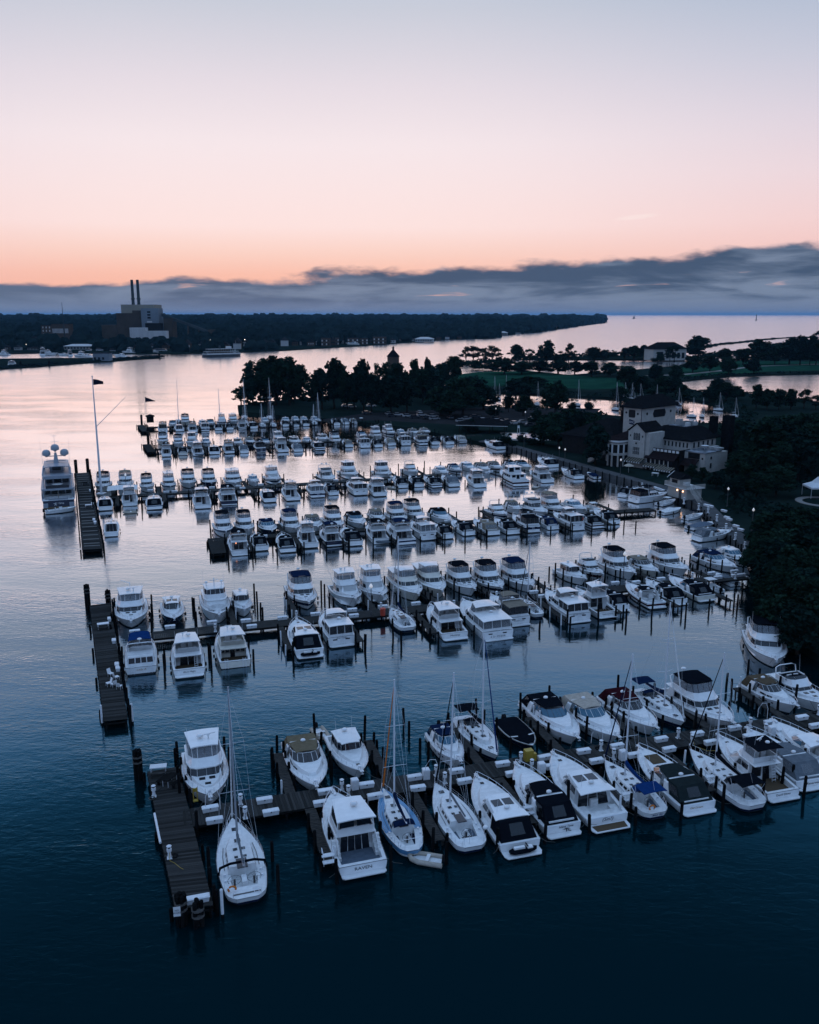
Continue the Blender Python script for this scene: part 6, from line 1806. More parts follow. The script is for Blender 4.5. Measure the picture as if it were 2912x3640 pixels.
def runabout(root, L, cv, ex, near):
    """small open boat under a fitted cover"""
    B = L * (.34 if ex == 'w' else .32)
    H = Hull(L, B, .8, 1.15)
    H.build(root, 'gelcoat' if ex != 'w' else 'hull_navy')
    H.deck(root, .0, .0)
    H.rub(root, 'rub' if ex != 'w' else 'canvas_tan', .05)
    mb = MB()
    cm = 'canvas_' + cv
    rings = []
    for i in range(9):
        t = .03 + .92 * i / 8 if ex == 'w' else .03 + .70 * i / 8
        h = H.hb(t) - .08
        pk = .12 if ex == 'w' else .12 + .55 * math.exp(-((t - .48) / .16) ** 2)
        z = H.zs(t) + .02
        y = H.y(t)
        rings.append([(-h, y, z), (-h * .6, y, z + pk * .75), (0, y, z + pk), (h * .6, y, z + pk * .75), (h, y, z)])
    mb.loft(rings, False)
    mb.f = [tuple(reversed(f)) for f in mb.f]
    mb.build('boat_cover', cm, root, smooth=40)
    if ex == 'w':
        for x0 in (-.9, .9):
            mb = MB()
            mb.box(x0, .17 * L, H.zs(.66) + .13, .7, .22, .03, .3 if x0 < 0 else -.2)
            mb.build('cover_patch', 'canvas_white', root)
    mb = MB()
    mb.box(0, -L / 2 - .2, .8, .45, .5, .7, 0, .8)
    mb.box(0, -L / 2 - .15, .25, .18, .2, .7)
    mb.build('outboard_motor', 'rubber', root)
    fenders(root, H, (.4,))


KIND = dict(fb=flybridge, sf=sportfish, ex=express, hc=hardtop, ac=aftcabin, ph=pilothouse, sl=sailboat, cc=console_boat, rb=runabout)
NOUN = dict(fb='flybridge yacht', sf='sportfishing boat', ex='express cruiser', hc='hardtop coupe', ac='double-cabin yacht', ph='tall pilothouse yacht', sl='sailboat', cc='centre-console boat', rb='runabout')
CATB = dict(fb='motor yacht', sf='fishing boat', ex='cabin cruiser', hc='motorboat', ac='motor yacht', ph='motor yacht', sl='sailboat', cc='motorboat', rb='motorboat')
PROTO = {}
VAR = {'v': 0}


def make_boat(kind, L, cv, ex, x, y, rot, near, rng, mast_h=None):
    Lr = round(L * 2) / 2 if mast_h is None else L
    special = mast_h is not None
    key = (kind, Lr, cv, ex, near, mast_h, VAR['v'])
    name = CATB[kind].replace(' ', '_')
    if key in PROTO:
        r = copy_tree(PROTO[key])
    else:
        r = empty(name)
        if kind == 'sl': sailboat(r, Lr, cv, ex, near, mast_h)
        else: KIND[kind](r, Lr, cv, ex, near)
        PROTO[key] = r
    r.location = (x, y, rng.uniform(-.05, .04))
    k = L / Lr
    r.scale = (k * (1 + rng.uniform(-.04, .04)), k * (1 + rng.uniform(-.03, .03)), k * (1 + rng.uniform(-.06, .05)))
    r.rotation_euler = (R(rng.uniform(-.7, .7)), R(rng.uniform(-1, 1)), R(rot))
    return r
# ------------------------------------------------------------------ water, land, haze
GA = R(17)                                    # the piers run 17 degrees off the view's cross axis
GC, GS = math.cos(GA), math.sin(GA)


def g2w(u, v): return (u * GC - v * GS, u * GS + v * GC)
def w2g(x, y): return (x * GC + y * GS, -x * GS + y * GC)


mb = MB()
mb.add([(-42000, -300, 0), (42000, -300, 0), (42000, 70000, 0), (-42000, 70000, 0)], [(0, 1, 2, 3)])
tag(mb.build('water', 'water'), kind='structure')


def sheet(name, loops, z, m_, skirt=None, kind='structure'):
    """flat ground from an outline and holes, with an edge down to the water bed"""
    vl = [[Vector((x, y, 0)) for x, y in lp] for lp in loops]
    tris = tessellate_polygon(vl)
    flat = [p for lp in loops for p in lp]
    mb = MB()
    fs = []
    for a, b, c in tris:
        pa, pb, pc = flat[a], flat[b], flat[c]
        cr = (pb[0] - pa[0]) * (pc[1] - pa[1]) - (pb[1] - pa[1]) * (pc[0] - pa[0])
        fs.append((a, b, c) if cr > 0 else (a, c, b))
    mb.add([(x, y, z) for x, y in flat], fs)
    if skirt is not None:
        for lp in loops:
            n = len(lp)
            mb.add([(x, y, z) for x, y in lp] + [(x, y, skirt) for x, y in lp], [(i, (i + 1) % n, n + (i + 1) % n, n + i) for i in range(n)])
    o = mb.build(name, m_)
    if kind: o['kind'] = kind
    return o


def wob(lp, amp, step):
    """break a coarse shoreline into a natural one"""
    rng = random.Random(len(lp))
    out = []
    n = len(lp)
    for i in range(n):
        a, b = Vector(lp[i]), Vector(lp[(i + 1) % n])
        d = (b - a).length
        k = max(1, int(d / step))
        nrm = Vector((-(b - a).y, (b - a).x)).normalized()
        for j in range(k):
            q = a.lerp(b, j / k)
            if j: q = q + nrm * rng.uniform(-amp, amp)
            out.append((q.x, q.y))
    return out


island = SHORE_MARINA + [(700, 60), (1400, 300), (1900, 900)] + wob(SHORE_RIVER, 2.0, 25)[:-1]
sheet('island_ground', [island, wob(HARBOUR, .8, 8), wob(INLET, 1.0, 10)], 1.0, 'soil_dark', -2)
sheet('park_lawn', [wob(GREEN, 1, 15)], 1.006, 'grass')
sheet('far_lawn', [wob(LAWN, 1, 15)], 1.006, 'grass')


def ribbon(name, pts, w, z, m_, zb=None, kind='structure'):
    pts = [Vector((x, y)) for x, y in pts]
    L_, R_ = [], []
    for i, p in enumerate(pts):
        d = (pts[min(i + 1, len(pts) - 1)] - pts[max(i - 1, 0)]).normalized()
        n = Vector((-d.y, d.x))
        L_.append(p + n * w / 2)
        R_.append(p - n * w / 2)
    mb = MB()
    if zb is None:
        mb.add([(*a, z) for a in R_] + [(*a, z) for a in L_], [(i, i + 1, len(pts) + i + 1, len(pts) + i) for i in range(len(pts) - 1)])
    else:
        mb.loft([[(*a, zb), (*a, z), (*b, z), (*b, zb)] for a, b in zip(R_, L_)], True, True, True)
    o = mb.build(name, m_)
    if kind: o['kind'] = kind
    return o


ribbon('park_path', PARK_PATH, 6, 1.012, 'path_pale')
lot = [(-40, 372), (-12, 372), (30, 352), (75, 372), (92, 420), (40, 428), (-20, 400)]
sheet('car_park', [lot], 1.010, 'asphalt')
sheet('far_spit', [wob(FAR_SPIT, 1.5, 20)], .9, 'soil_dark', -2)
# the far shore rises gently inland
fl = wob(FAR_LAND[:20], 4, 40)
sheet('far_shore', [fl + FAR_LAND[20:]], 1.0, 'soil_dark', -2)
bwv = MB()
rng = random.Random(3)
for i in range(len(BREAKWATER) - 1):
    a, b = Vector(BREAKWATER[i]), Vector(BREAKWATER[i + 1])
    n = int((b - a).length / 9)
    for j in range(n):
        p = a.lerp(b, (j + rng.random()) / n)
        bwv.box(p.x + rng.uniform(-4, 4), p.y + rng.uniform(-4, 4), .5, rng.uniform(8, 16), rng.uniform(8, 14), rng.uniform(1.5, 4), rng.uniform(0, 3), .6)
tag(bwv.build('breakwater', 'soil_dark'), kind='structure')
# air
hz = MB()
hz.bbox(-42500, 42500, -600, 70500, -3, 130)
tag(hz.build('haze', 'haze'), kind='stuff')

# ------------------------------------------------------------------ quay along the marina's landward side
QUAY = SHORE_MARINA[6:16]
ribbon('quay_walk', [(x + (1.2 if i > 1 else .4), y + 1.0) for i, (x, y) in enumerate(QUAY)], 3.4, 1.16, 'concrete', .8)
qw = empty('quay_wall', (QUAY[3][0], QUAY[3][1], 0))
tag(qw, 'pale seawall with dark timber posts below the clubhouse terrace', 'seawall')
off_ = Vector((QUAY[3][0], QUAY[3][1], 0))
mb = MB()
qp = [Vector((x, y)) for x, y in QUAY[1:]]
mb.loft([[(p.x - off_.x - .45, p.y - off_.y - .25, -1.5), (p.x - off_.x - .45, p.y - off_.y - .25, 1.25), (p.x - off_.x - .05, p.y - off_.y, 1.25), (p.x - off_.x - .05, p.y - off_.y, -1.5)] for p in qp], True, True, True)
mb.build('wall_face', 'concrete', qw)
pm = None
for i in range(len(qp) - 1):
    n = max(1, int((qp[i + 1] - qp[i]).length / 3.2))
    for j in range(n):
        p = qp[i].lerp(qp[i + 1], j / n)
        if pm is None:
            mb = MB()
            mb.cyl(0, 0, -1.5, 1.5, .16, 7)
            pm = mb.build('wall_post', 'timber_dark', qw)
            c = pm
        else:
            c = pm.copy()
            COL.objects.link(c)
            c.parent = qw
        c.location = (p.x - off_.x - .62, p.y - off_.y - .35, 0)

# ------------------------------------------------------------------ piers
DZ = 1.0


def planked(root, q, pitch, single, name='plank', m_='plank_wood', th=.06, lim=300):
    """q: 4 corners (a,b = one end across; d,c = other end across); boards run across, one after the other"""
    a, b, c, d = [Vector((*p, 0)) for p in q]
    n = max(1, int(((d - a).length + (c - b).length) / 2 / pitch))
    rng = random.Random(n)
    base = None
    rest = MB()
    for i in range(n):
        p0, p1 = a.lerp(d, (i + .5) / n), b.lerp(c, (i + .5) / n)
        mid = (p0 + p1) / 2
        w = (p1 - p0).length
        ang = math.atan2((p1 - p0).y, (p1 - p0).x)
        dzj, wj = rng.uniform(-.008, .008), rng.uniform(-.03, .03)
        if single and i < lim:
            if base is None:
                mb = MB()
                mb.box(0, 0, 0, 1, 1, th)
                base = mb.build(name, m_, root)
                o = base
            else:
                o = base.copy()
                COL.objects.link(o)
                o.parent = root
            o.location = (mid.x, mid.y, DZ - th / 2 + dzj)
            o.rotation_euler = (0, 0, ang)
            o.scale = (w + wj, ((d - a).length / n) * .93, 1)
        else:
            rest.box(mid.x, mid.y, DZ - th / 2 + dzj, w + wj, ((d - a).length / n) * .93, th, ang)
    if rest.v:
        o = rest.build('decking', m_, root)
        o['kind'] = 'stuff'
    # beams and crossheads under the boards
    mb = MB()
    for f in (.04, .96):
        e0, e1 = a.lerp(b, f), d.lerp(c, f)
        mb.tube([(*e0.xy, DZ - .2), (*e1.xy, DZ - .2)], .16, 4)
    k = max(2, int((d - a).length / 3))
    for i in range(k + 1):
        e0, e1 = a.lerp(d, i / k), b.lerp(c, i / k)
        mb.tube([(*e0.xy, DZ - .42), (*e1.xy, DZ - .42)], .13, 4)
        for e in (e0.lerp(e1, .08), e0.lerp(e1, .92)): mb.cyl(e.x, e.y, -1.5, DZ - .3, .13, 6)
    mb.build('beams', 'timber_dark', root)


def finger(root, u, v0, v1, w=1.0, m_='dock_wood'):
    """narrow boarded catwalk off a pier: boards with gaps on two stringers"""
    mb = MB()
    n = int(abs(v1 - v0) / .28)
    rng = random.Random(int(u * 7))
    for i in range(n):
        v = v0 + (v1 - v0) * (i + .5) / n
        x, y = g2w(u, v)
        mb.box(x, y, DZ - .12 + rng.uniform(-.008, .008), w, .25, .06, GA)
    for s_ in (-.38, .38):
        mb.tube([(*g2w(u + s_ * w, v0), DZ - .24), (*g2w(u + s_ * w, v1), DZ - .24)], .1, 4)
    for k in range(3):
        v = v0 + (v1 - v0) * (k + .8) / 3
        mb.tube([(*g2w(u - .5 * w, v), DZ - .36), (*g2w(u + .5 * w, v), DZ - .36)], .09, 4)
        for s_ in (-.45, .45): mb.cyl(*g2w(u + s_ * w, v), -1.5, DZ - .2, .11, 6)
    mb.build('finger', m_, root)


PIERS = {
    1: dict(name='nearest pier', v0=71.7, v1=74.7, u0=1.2, u1=92, slope=0),
    2: dict(name='second pier', v0=120.2, v1=123.2, u0=-.6, u1=97.5, slope=0),
    3: dict(name='third pier', v0=172.5, v1=175.3, u0=11.0, u1=112, slope=-.008),
    4: dict(name='fourth pier', v0=222.6, v1=225.6, u0=-11, u1=82, slope=.066),
    5: dict(name='fifth pier', v0=301.3, v1=304.2, u0=3.5, u1=121, slope=.01),
    6: dict(name='sixth and farthest pier', v0=362.6, v1=365.4, u0=1.5, u1=98, slope=.0),
}
THEADS = {
    1: [(-25.9, 78.6), (-23.1, 79.6), (-15.0, 58.6), (-17.8, 58.2)],
    2: [(-49.6, 129.2), (-46.8, 130.4), (-31.5, 90.2), (-33.9, 89.6)],
    3: None,
    4: [(-95.0, 245.2), (-91.6, 246.5), (-59.2, 163.0), (-62.8, 162.2)],
    5: None, 6: None}
PROOT = {}
for k, P_ in PIERS.items():
    mu = (P_['u0'] + P_['u1']) / 2
    P_['vc'] = lambda u, P_=P_, mu=mu: (P_['v0'] + P_['v1']) / 2 + P_['slope'] * (u - P_['u0'])
    r = empty('pier')
    tag(r, {1: 'nearest weathered timber pier lined with white dock boxes', 2: 'second timber pier from the viewer, with a red bin on it', 3: 'third timber pier from the viewer, crowded with yachts both sides',
            4: 'fourth timber pier from the viewer, running in from the tall flagpole', 5: 'fifth timber pier from the viewer, in the shade of the island', 6: 'farthest timber pier, nearest to the wooded island point'}[k], 'pier', 'timber piers')
    PROOT[k] = r
    h0, h1 = P_['vc'](P_['u0']), P_['vc'](P_['u1'])
    hw = (P_['v1'] - P_['v0']) / 2
    q = [g2w(P_['u0'], h0 - hw), g2w(P_['u0'], h0 + hw), g2w(P_['u1'], h1 + hw), g2w(P_['u1'], h1 - hw)]
    planked(r, q, .25 if k < 3 else .5, k == 1)
    t = empty('jetty')
    tq = THEADS[k]
    if k == 3:
        tq = [g2w(11.0, 172.4), g2w(13.9, 172.4), g2w(13.6, 163.2), g2w(10.9, 163.2)]
    if tq is None:
        uu = P_['u0'] - 1.5
        vv = P_['vc'](uu)
        la, lb = {5: (-6, 13), 6: (-12, 9)}[k]
        tq = [g2w(uu - 1.5 - lb * .08, vv + lb), g2w(uu + 1.2 - lb * .08, vv + lb), g2w(uu + 1.2 - la * .08, vv + la), g2w(uu - 1.5 - la * .08, vv + la)]
    tag(t, {1: 'cross jetty at the end of the nearest pier with a white box at its tip', 2: 'cross jetty at the end of the second pier holding chairs and a table', 3: 'short cross jetty at the outer end of the third pier',
            4: 'long ribbed jetty between the big yacht and the flagpole', 5: 'short cross jetty with a dolphin of piles, fifth pier', 6: 'farthest cross jetty, with a small dark flag on it'}[k], 'jetty', 'cross jetties')
    planked(t, tq, .25 if k < 3 else (.55 if k == 4 else .5), k in (1, 2, 4), m_='plank_wood')
    P_['thead'] = tq
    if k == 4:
        # raised cross battens, paler than the boards
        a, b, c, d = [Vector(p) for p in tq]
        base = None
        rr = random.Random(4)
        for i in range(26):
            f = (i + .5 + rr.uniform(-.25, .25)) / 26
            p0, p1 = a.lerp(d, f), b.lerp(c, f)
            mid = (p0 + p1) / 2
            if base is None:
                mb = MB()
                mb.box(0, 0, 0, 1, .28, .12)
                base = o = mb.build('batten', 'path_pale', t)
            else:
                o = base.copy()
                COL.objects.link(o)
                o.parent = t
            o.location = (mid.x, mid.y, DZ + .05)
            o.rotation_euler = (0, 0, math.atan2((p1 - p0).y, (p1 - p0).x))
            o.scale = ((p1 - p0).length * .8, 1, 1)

# ------------------------------------------------------------------ which slips have fingers, where piles stand
PILES = []          # x, y, top, white
rngp = random.Random(11)
STARTS = {(1, 'B'): 10.1, (1, 'S'): 11.7, (2, 'B'): 12, (2, 'S'): 14.8}
for k, P_ in PIERS.items():
    for side in 'BS':
        sg = 1 if side == 'B' else -1
        row = sorted((w2g(b[6], b[7])[0], b[3]) for b in BOATS if b[0] == k and b[1] == side)
        bd = [row[0][0] - 2.6]
        for (ua, la), (ub, lb) in zip(row, row[1:]):
            if ub - ua < 7.4: bd.append((ua + ub) / 2)
            else: bd += [ua + 2.5, ub - 2.5]
        bd.append(row[-1][0] + 2.6)
        last = -99
        first = STARTS.get((k, side), bd[0] + 4.5)
        for u in bd:
            e = P_['vc'](u) + sg * 1.5
            ln = {1: 8.2, 2: 9.0}.get(k, 9.0)
            fin = u > first - 1.2 and u - last > 8.0 and u < P_['u1'] - 1
            if fin:
                last = u
                finger(PROOT[k], u, e, e + sg * ln, 1.0)
                ds = ([1.5, 4.2, 6.6, ln - .1] if sg > 0 else [2.4, 5.4, ln - .1]) if k < 3 else [3.5, ln - .1]
                for d in ds:
                    for s_ in ((-.62, .62) if d > 4 or k < 3 else (.62,)):
                        PILES.append((*g2w(u + s_, e + sg * (d + rngp.uniform(-.3, .3))), rngp.uniform(1.5, 2.3), k, rngp.random() < (.5 if k == 2 else .12)))
            else:
                ds = ([3.0, 5.8, 9.2, 12.0] if sg > 0 else [6.0, 10.2]) if k < 3 else [5.5, 10.8]
                for d in ds:
                    PILES.append((*g2w(u + rngp.uniform(-.2, .2), e + sg * (d + rngp.uniform(-.5, .5))), rngp.uniform(1.5, 3.0), k, False))
            if fin and sg < 0 or fin and k < 3:
                PILES.append((*g2w(u + rngp.uniform(-.3, .3), e + sg * (ln + 1.8 + rngp.uniform(-.3, .6))), rngp.uniform(1.7, 3.0), k, False))
# along the cross jetties
for k, P_ in PIERS.items():
    a, b, c, d = [Vector(p) for p in P_['thead']]
    n = max(3, int((d - a).length / 3.2))
    for i in range(n + 1):
        for e0, e1, s_ in ((b, c, .3), (a, d, -.3)):
            if s_ < 0 and i % 3: continue
            p = e0.lerp(e1, i / n)
            dr = (b - a).normalized()
            PILES.append((p.x + dr.x * s_, p.y + dr.y * s_, rngp.uniform(1.4, 2.6) if s_ > 0 else rngp.uniform(.9, 1.3), k, False, 'marina' if s_ > 0 else 'river', i))
PILES.sort(key=lambda p: p[0] ** 2 + p[1] ** 2)
# ------------------------------------------------------------------ wording helpers
ORD = ['', 'first', 'second', 'third', 'fourth', 'fifth', 'sixth', 'seventh', 'eighth', 'ninth', 'tenth', 'eleventh', 'twelfth', 'thirteenth', 'fourteenth', 'fifteenth', 'sixteenth',
       'seventeenth', 'eighteenth', 'nineteenth', 'twentieth']


def nth(i, n):
    """ordinal words from the nearer end of a row of n"""
    if i == 0: return 'leftmost'
    if i == n - 1: return 'rightmost'
    if i < n / 2 or n - i > 20: return (ORD[i + 1] if i + 1 <= 20 else 'twenty-' + ORD[i + 1 - 20] if i + 1 < 30 else 'thirtieth' if i + 1 == 30 else 'number %d' % (i + 1)) + ' from left'
    return ORD[n - i] + ' from right'


# ------------------------------------------------------------------ clubhouse
club = empty('clubhouse', (66.7, 255.0, 0), math.atan2(-.7513, .66))
tag(club, 'cream stucco clubhouse with dark hipped tower roof and arched gable windows', 'building')
G0 = 1.0


def cpart(name, m_, fn, parent=None, **kw):
    mb = MB()
    fn(mb)
    return mb.build(name, m_, parent or club, **kw)


def gable_solid(mb, x0, x1, y0, y1, z0, ze, zp):
    xm = (x0 + x1) / 2
    prof = [(x0, z0), (x1, z0), (x1, ze), (xm, zp), (x0, ze)]
    mb.loft([[(x, y0, z) for x, z in prof], [(x, y1, z) for x, z in prof]], True, True, True)


def hip(mb, x0, x1, y0, y1, z0, z1, over=.7, inset=None, flat=None):
    a, b, c, d = x0 - over, x1 + over, y0 - over, y1 + over
    w, l = (b - a), (d - c)
    i = min(w, l) / 2 * .98 if inset is None else inset
    lo = [(a, c), (b, c), (b, d), (a, d)]
    hi_ = [(a + i, c + i), (b - i, c + i), (b - i, d - i), (a + i, d - i)]
    mb.loft([[(x, y, z0) for x, y in lo], [(x, y, z0 + .25) for x, y in lo], [(x, y, z1) for x, y in hi_]], True, True, True)


def wall_pane(parent, name, m_, pts_, depth=.06):
    """pane and frame set on a wall face: pts_ = polygon on the wall, seen from outside ccw"""
    mb = MB()
    mb.slab(pts_, depth)
    return mb.build(name, m_, parent)


# tower
tw = cpart('tower', 'stucco', lambda mb: mb.bbox(-13.5, -7, 12, 31, G0, 16.9))
cpart('tower_roof', 'roof_tile', lambda mb: hip(mb, -13.5, -7, 12, 31, 16.9, 20.4, .9), club)
def fx(y): return lambda x, z: (x, y, z)                    # face looking to -y (the marina)
def fy(x): return lambda y, z: (x, y, z)                    # face looking to +x
def rect(f, a0, a1, z0, z1): return [f(a0, z0), f(a1, z0), f(a1, z1), f(a0, z1)]
def disc(f, a, z, r, n=10): return [f(a + r * math.cos(2 * PI * i / n), z + r * math.sin(2 * PI * i / n)) for i in range(n)]
def arch(f, a0, a1, z0, z1, n=6):
    r = (a1 - a0) / 2
    return [f(a0, z0), f(a1, z0)] + [f((a0 + a1) / 2 + r * math.cos(PI * i / n), z1 - r + r * math.sin(PI * i / n)) for i in range(n + 1)]
def scallop(f, a0, a1, z0, z1):
    s_ = (a1 - a0) * .08
    return [f(a0 + s_, z0), f(a1 - s_, z0), f(a1, z0 + s_ * 2), f(a1, z1 - s_ * 2), f(a1 - s_, z1), f(a0 + s_, z1), f(a0, z1 - s_ * 2), f(a0, z0 + s_ * 2)]


f1, f2 = fx(12), fy(-7)
wall_pane(tw, 'window', 'window_dark', scallop(f1, -11.6, -9.2, 13.9, 16.3))
wall_pane(tw, 'window', 'window_dark', disc(f1, -12.5, 15.3, .35))
wall_pane(tw, 'window', 'window_dark', disc(f1, -8.3, 15.2, .35))
wall_pane(tw, 'window', 'window_dark', scallop(f2, 18.2, 25.2, 13.7, 16.1))
wall_pane(tw, 'window', 'window_dark', disc(f2, 15.0, 15.1, .45))
wall_pane(tw, 'window', 'window_dark', disc(f2, 28.0, 15.1, .45))
mb = MB()
mb.tube([(-7 + .1, 12 - .1, G0), (-7 + .1, 12 - .1, 17)], .12, 5)
mb.build('downpipe', 'rub', club)
# club burgee painted on the tower
mb = MB()
mb.use('canvas_navy').slab([f1(-11.3, 11.9), f1(-9.5, 11.65), f1(-9.3, 12.9), f1(-11.3, 13.4)], .05)
mb.build('club_sign', parent=club)
text('club_letters', 'DYC', .85, 'lettering_white', club, (-10.3, 11.93, 12.45), (R(90), R(4), 0), .01)
# gable wing
gw = cpart('gable_wing', 'stucco', lambda mb: gable_solid(mb, -3, 2.6, 0, 9, G0, 11.5, 13.8))
mb = MB()
for sg in (-1, 1):
    xe = -.2 + sg * 3.1
    mb.slab([(-.2, -.35, 14.0), (xe, -.35, 11.55), (xe, 9.5, 11.55), (-.2, 9.5, 14.0)][::sg], .18)
mb.build('gable_roof', 'roof_tile', club)
f0 = fx(0)
for i in range(3):
    a = -1.15 + i * .78
    wp = wall_pane(gw, 'arched_window', 'window_dark', arch(f0, a, a + .58, 9.0, 11.2))
    mb = MB()
    mb.tube([(a + .29, -.08, 9.0), (a + .29, -.08, 11.0)], .03, 4)
    mb.bbox(a - .08, a + .66, -.12, 0, 8.86, 9.0)
    mb.build('window_frame', 'trim_white', gw)
    wp = wall_pane(gw, 'window', 'window_dark', rect(f0, a - .02, a + .56, 4.9, 7.0))
    mb = MB()
    mb.bbox(a + .24, a + .30, -.1, -.06, 4.9, 7.0)
    mb.bbox(a - .02, a + .56, -.1, -.06, 5.9, 5.97)
    mb.build('window_frame', 'trim_white', gw)
wall_pane(gw, 'window', 'window_dark', disc(f0, -.2, 8.1, .3))
wall_pane(gw, 'window', 'window_dark', rect(f0, -2.45, -2.1, 10.0, 10.55))
wall_pane(gw, 'window', 'window_dark', rect(f0, 1.75, 2.1, 10.0, 10.55))
cpart('buttress', 'stucco', lambda mb: mb.bbox(2.6, 4.0, .5, 8, G0, 11.4))
# main block behind the terrace
mbk = cpart('main_block', 'stucco', lambda mb: mb.bbox(2.5, 12.7, 8, 22, G0, 9.2))
cpart('main_roof', 'roof_tile', lambda mb: hip(mb, -3, 12.7, 8, 24, 9.2, 12.6, .6, 4.6))
cpart('left_block', 'stucco', lambda mb: mb.bbox(-7, 2.4, 9.2, 22, G0, 9.1))
cpart('roof_deck', 'roof_flat', lambda mb: mb.bbox(1.9, 8, 13.2, 18.8, 12.55, 12.75))
f8, fe = fx(8), fy(12.7)
for i in range(7):
    a = 4.2 + i * 1.22
    wall_pane(mbk, 'window', 'window_dark', rect(f8, a, a + .45, 7.3, 8.7))
for i in range(5):
    a = 9.6 + i * 2.5
    wall_pane(mbk, 'window', 'window_dark', rect(fe, a, a + .8, 7.2, 8.8))
# rooftop plant
for x, y, sx, sy, h in ((3.2, 14.6, 1.6, 1.6, 1.7), (5.0, 16.6, 2.2, 1.2, 1.2), (6.6, 14.4, 1.2, 1.2, .9), (6.9, 17.4, 1.4, 1.4, 1.0), (2.6, 17.6, 1.1, 1.4, .8)):
    o = cpart('roof_unit', 'house_pale', lambda mb: mb.bbox(x, x + sx, y, y + sy, 12.75, 12.75 + h))
cpart('chimney', 'roof_tile', lambda mb: mb.bbox(10.4, 12.2, 21.5, 23.5, 9, 15.4))
cpart('chimney', 'roof_tile', lambda mb: mb.bbox(12.9, 15.6, 24.5, 27, 1, 15.6))
# terrace with panelled parapet
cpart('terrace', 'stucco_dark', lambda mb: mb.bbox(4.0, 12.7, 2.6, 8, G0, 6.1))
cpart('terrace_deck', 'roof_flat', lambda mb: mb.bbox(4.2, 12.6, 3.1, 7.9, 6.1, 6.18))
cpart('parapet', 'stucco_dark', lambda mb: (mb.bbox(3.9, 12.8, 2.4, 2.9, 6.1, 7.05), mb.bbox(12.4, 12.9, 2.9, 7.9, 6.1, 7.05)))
for i in range(7):
    cpart('parapet_panel', 'trim_white', lambda mb: mb.bbox(4.1 + i * 1.28, 4.95 + i * 1.28, 2.31, 2.38, 6.25, 6.92))
# sloping canopy and the glazed front under it
cpart('canopy_roof', 'roof_red', lambda mb: mb.loft([[(3.0, 2.5, 6.0), (3.0, -.6, 4.4), (3.0, -.6, 4.25), (3.0, 2.5, 5.7)], [(12.6, 2.5, 6.0), (12.9, -.6, 4.4), (12.9, -.6, 4.25), (12.6, 2.5, 5.7)]], True, True, True))
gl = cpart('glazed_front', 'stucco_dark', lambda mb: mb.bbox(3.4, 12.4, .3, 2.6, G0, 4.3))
for i in range(6):
    wall_pane(gl, 'window', 'window_dark', rect(fx(.3), 3.7 + i * 1.45, 4.9 + i * 1.45, 2.9, 4.1))
    cpart('column', 'trim_white', lambda mb: mb.bbox(3.42 + i * 1.45, 3.62 + i * 1.45, .05, .28, G0, 4.25))


def awning(x0, x1, y0, z0, y1, z1):
    mb = MB()
    n = int((x1 - x0) / .4)
    for i in range(n):
        a, b = x0 + (x1 - x0) * i / n, x0 + (x1 - x0) * (i + 1) / n
        mb.use('canvas_tan' if i % 2 else 'canvas_charcoal')
        mb.slab([(a, y1, z1), (b, y1, z1), (b, y0, z0), (a, y0, z0)], .04)
        mb.use('canvas_white' if i % 2 else 'canvas_charcoal')
        mb.slab([(a, y1, z1 - .35), (b, y1, z1 - .35), (b, y1, z1), (a, y1, z1)], .03)
    return mb.build('awning', parent=club)


awning(-3.0, 3.2, 0, 3.9, -2.2, 3.0)
awning(3.4, 10.2, .2, 2.9, -2.0, 2.3)
awning(8.8, 14.5, -2.2, 2.9, -4.6, 2.2)
# right-hand annex with flat roof and dish
an = cpart('annex', 'stucco', lambda mb: mb.bbox(12.95, 19.2, 5.2, 14, G0, 6.7))
cpart('annex_frieze', 'stucco_dark', lambda mb: mb.bbox(14.0, 17.6, 5.05, 5.2, 5.0, 6.6))
cpart('pilaster', 'stucco', lambda mb: mb.bbox(12.9, 14.0, 4.95, 5.2, 3.2, 6.72))
cpart('annex_canopy', 'roof_red', lambda mb: mb.loft([[(13.0, 5.0, 4.9), (13.0, 2.4, 3.2), (13.0, 2.4, 3.0), (13.0, 5.0, 4.7)], [(17.6, 5.0, 4.9), (17.6, 2.4, 3.2), (17.6, 2.4, 3.0), (17.6, 5.0, 4.7)]], True, True, True))
cpart('annex_roof', 'roof_flat', lambda mb: mb.bbox(12.8, 19.4, 5.0, 14.2, 6.72, 6.95))
fa = fy(19.2)
wall_pane(an, 'window', 'window_dark', disc(fa, 8.6, 5.2, .45))
wall_pane(an, 'window', 'window_dark', rect(fa, 8.2, 9.0, 2.2, 3.7))
wall_pane(an, 'window', 'window_dark', disc(fx(5.2), 18.5, 5.2, .3))
mb = MB()
mb.lathe(15.6, 11, [(.05, 7.6), (.7, 7.75), (1.1, 8.1), (1.12, 8.15), (.7, 7.82), (.02, 7.66)], 12)
mb.cyl(15.6, 11, 6.95, 7.62, .07, 5)
mb.build('satellite_dish', 'trim_white', club)
cpart('roof_duct', 'house_pale', lambda mb: (mb.bbox(16.0, 16.9, 11.6, 16.5, 6.95, 7.7), mb.bbox(16.9, 18.6, 13.0, 13.9, 6.95, 7.6), mb.bbox(16.9, 18.6, 14.6, 16.4, 6.95, 7.4)))
cpart('rear_wing', 'stucco', lambda mb: mb.bbox(13, 18.4, 14.05, 19, G0, 6.1))
